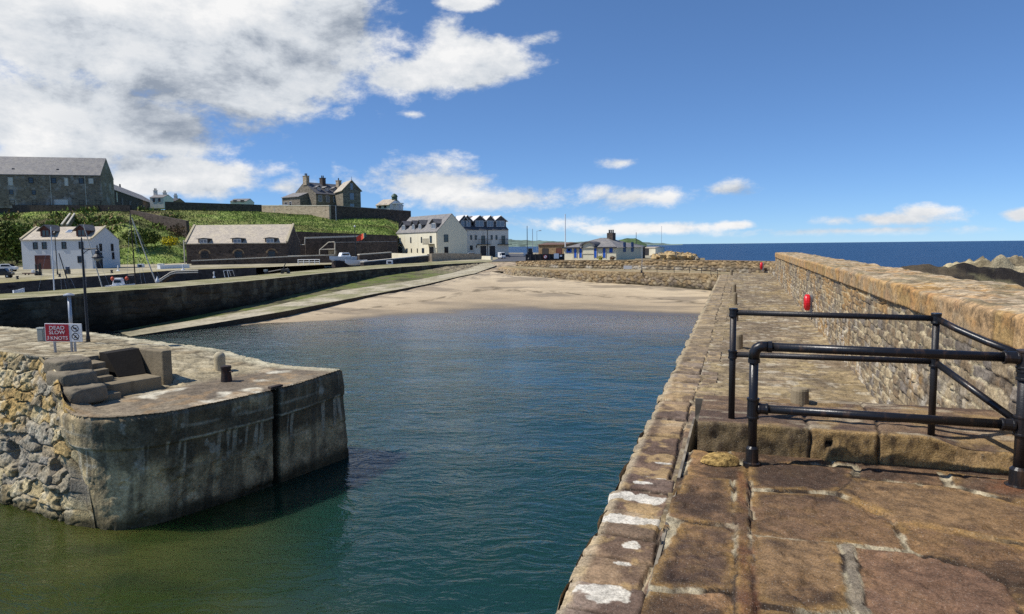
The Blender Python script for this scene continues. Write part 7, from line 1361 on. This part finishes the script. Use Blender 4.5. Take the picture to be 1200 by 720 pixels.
for sx in (-2.2, 1.3):
    for sy in (-1.5, 1.5): mb = MB(); mb.tube((sx * k, sy * k - .1, 1.1 * k), (sx * k, sy * k + .1, 1.1 * k), 1.1 * k, n=14); mb.build('wheel', M['tyre'], t)
mb = MB(); mb.box(2.9 * k, 6.0 * k, -1 * k, -.6 * k, .4 * k, .7 * k); mb.box(2.9 * k, 6.0 * k, .6 * k, 1 * k, .4 * k, .7 * k); mb.build('forks', M['steel'], t)
f = P(36, 322.5, ZQ); k = depth(f) / F_PX; t = thing('trailer', 'low flat trailer with a white box left of the forklift', 'trailer', tuple(f), TH); mb = MB(); mb.box(-9 * k, 5 * k, -1.6 * k, 1.6 * k, 1.4 * k, 2.4 * k); mb.build('bed', M['brown_door'], t); mb = MB(); mb.box(1.5 * k, 4.5 * k, -1.2 * k, 1.2 * k, 2.41 * k, 6 * k); mb.build('box', M['car_white'], t, bevel=.04)
for sx in (-5, -1): mb = MB(); mb.tube((sx * k, -1.8 * k, .9 * k), (sx * k, -1.62 * k, .9 * k), .9 * k, n=12); mb.build('wheel', M['tyre'], t)
f = P(66.5, 321.5, ZQ); k = depth(f) / F_PX; t = thing('pallet_stack', 'dark crate stack at the foot of the black lamp post', 'crates', (f.x + .9, f.y + .5, f.z), TH); mb = MB(); mb.box(-2.2 * k, 2.4 * k, -1.8 * k, 1.8 * k, 0, 5.5 * k); mb.build('crate', M['car_black'], t, bevel=.04); mb = MB(); mb.box(-1.8 * k, 2.0 * k, -1.5 * k, 1.5 * k, 5.51 * k, 8.5 * k); mb.build('upper_crate', M['car_blue'], t, bevel=.04)
# dark fenced bunkers with signs right of the road
d0 = 105
def at(px, d, z): return G(px, d, z)
a = G(616.5, d0, ZQ); b = G(661, d0, ZQ); k = d0 / F_PX; t = thing('storage_bunker', 'low black fenced storage bunker with round and white signs by the road', 'bunker', tuple(a), TH); Lb = (b - a).length
mb = MB(); mb.box(0, Lb, 0, .2, -.2, 8.2 * k); mb.build('fence_panel', M['fence_black'], t)
mb = MB(); mb.box(0, .2, .25, 3.0, -.2, 8.0 * k); mb.box(Lb - .2, Lb, .25, 3, -.2, 8.0 * k); mb.build('side_panel', M['fence_black'], t)
for q in np.linspace(0, Lb, 9): mb = MB(); mb.box(q - .07, q + .07, -.1, -.004, -.2, 8.6 * k); mb.build('post', M['frame_dark'], t)
def disc(c, r, y0, y1, mat, parent, name): mb = MB(); mb.prism([(c[0] + r * math.cos(q), c[1] + r * math.sin(q)) for q in np.linspace(0, 2 * math.pi, 20, endpoint=False)], y0, y1, 'y'); return mb.build(name, mat, parent)
s_ = disc((22.6 * k, 5.0 * k), 2.3 * k, -.16, -.12, M['red_sign'], t, 'round_sign'); disc((22.6 * k, 5.0 * k), 1.75 * k, -.18, -.162, M['white_paint'], s_, 'sign_face'); mb = MB(); mb.obox((21.2 * k, -.19, 6.2 * k), (2.6 * k, 0, -2.6 * k), (0, -.01, 0), (.4 * k, 0, .4 * k)); mb.build('slash', M['red_sign'], s_)
mb = MB(); mb.box(32.5 * k, 38.2 * k, -.16, -.12, 2.8 * k, 8.8 * k); mb.build('white_sign', M['white_paint'], t); mb = MB(); mb.box(39.5 * k, 42 * k, -.16, -.12, 5 * k, 7 * k); mb.build('white_sign', M['white_paint'], t)
f = G(621.5, 108, ZQ); t = thing('skip_container', 'black open-topped container stacked at the left end of the bunker', 'container', tuple(f), TH); mb = MB(); mb.box(-3 * k, 3 * k, 0, 2, -.1, 9.5 * k); mb.build('body', M['fence_black'], t, bevel=.04); mb = MB(); mb.box(-3.1 * k, 3.1 * k, -.05, 2.05, 9.51 * k, 10.2 * k); mb.box(-2.4 * k, 2.4 * k, .2, 1.8, 10.21 * k, 14.8 * k); mb.build('cage', M['fence_black'], t)
# planters and odds in front of the office
for px, py, lab, m_ in ((703.5, 304.5, 'yellowish potted shrub in front of the blue-doored building', [rgb(170, 160, 60), rgb(110, 116, 50)]), (717.8, 304.6, 'dark reddish potted shrub near the right corner of the blue-doored building', [rgb(110, 60, 44), rgb(84, 70, 44)])): bush('potted_shrub', lab, px, py, 104, .5, .42, m_, 160, 'shrub')
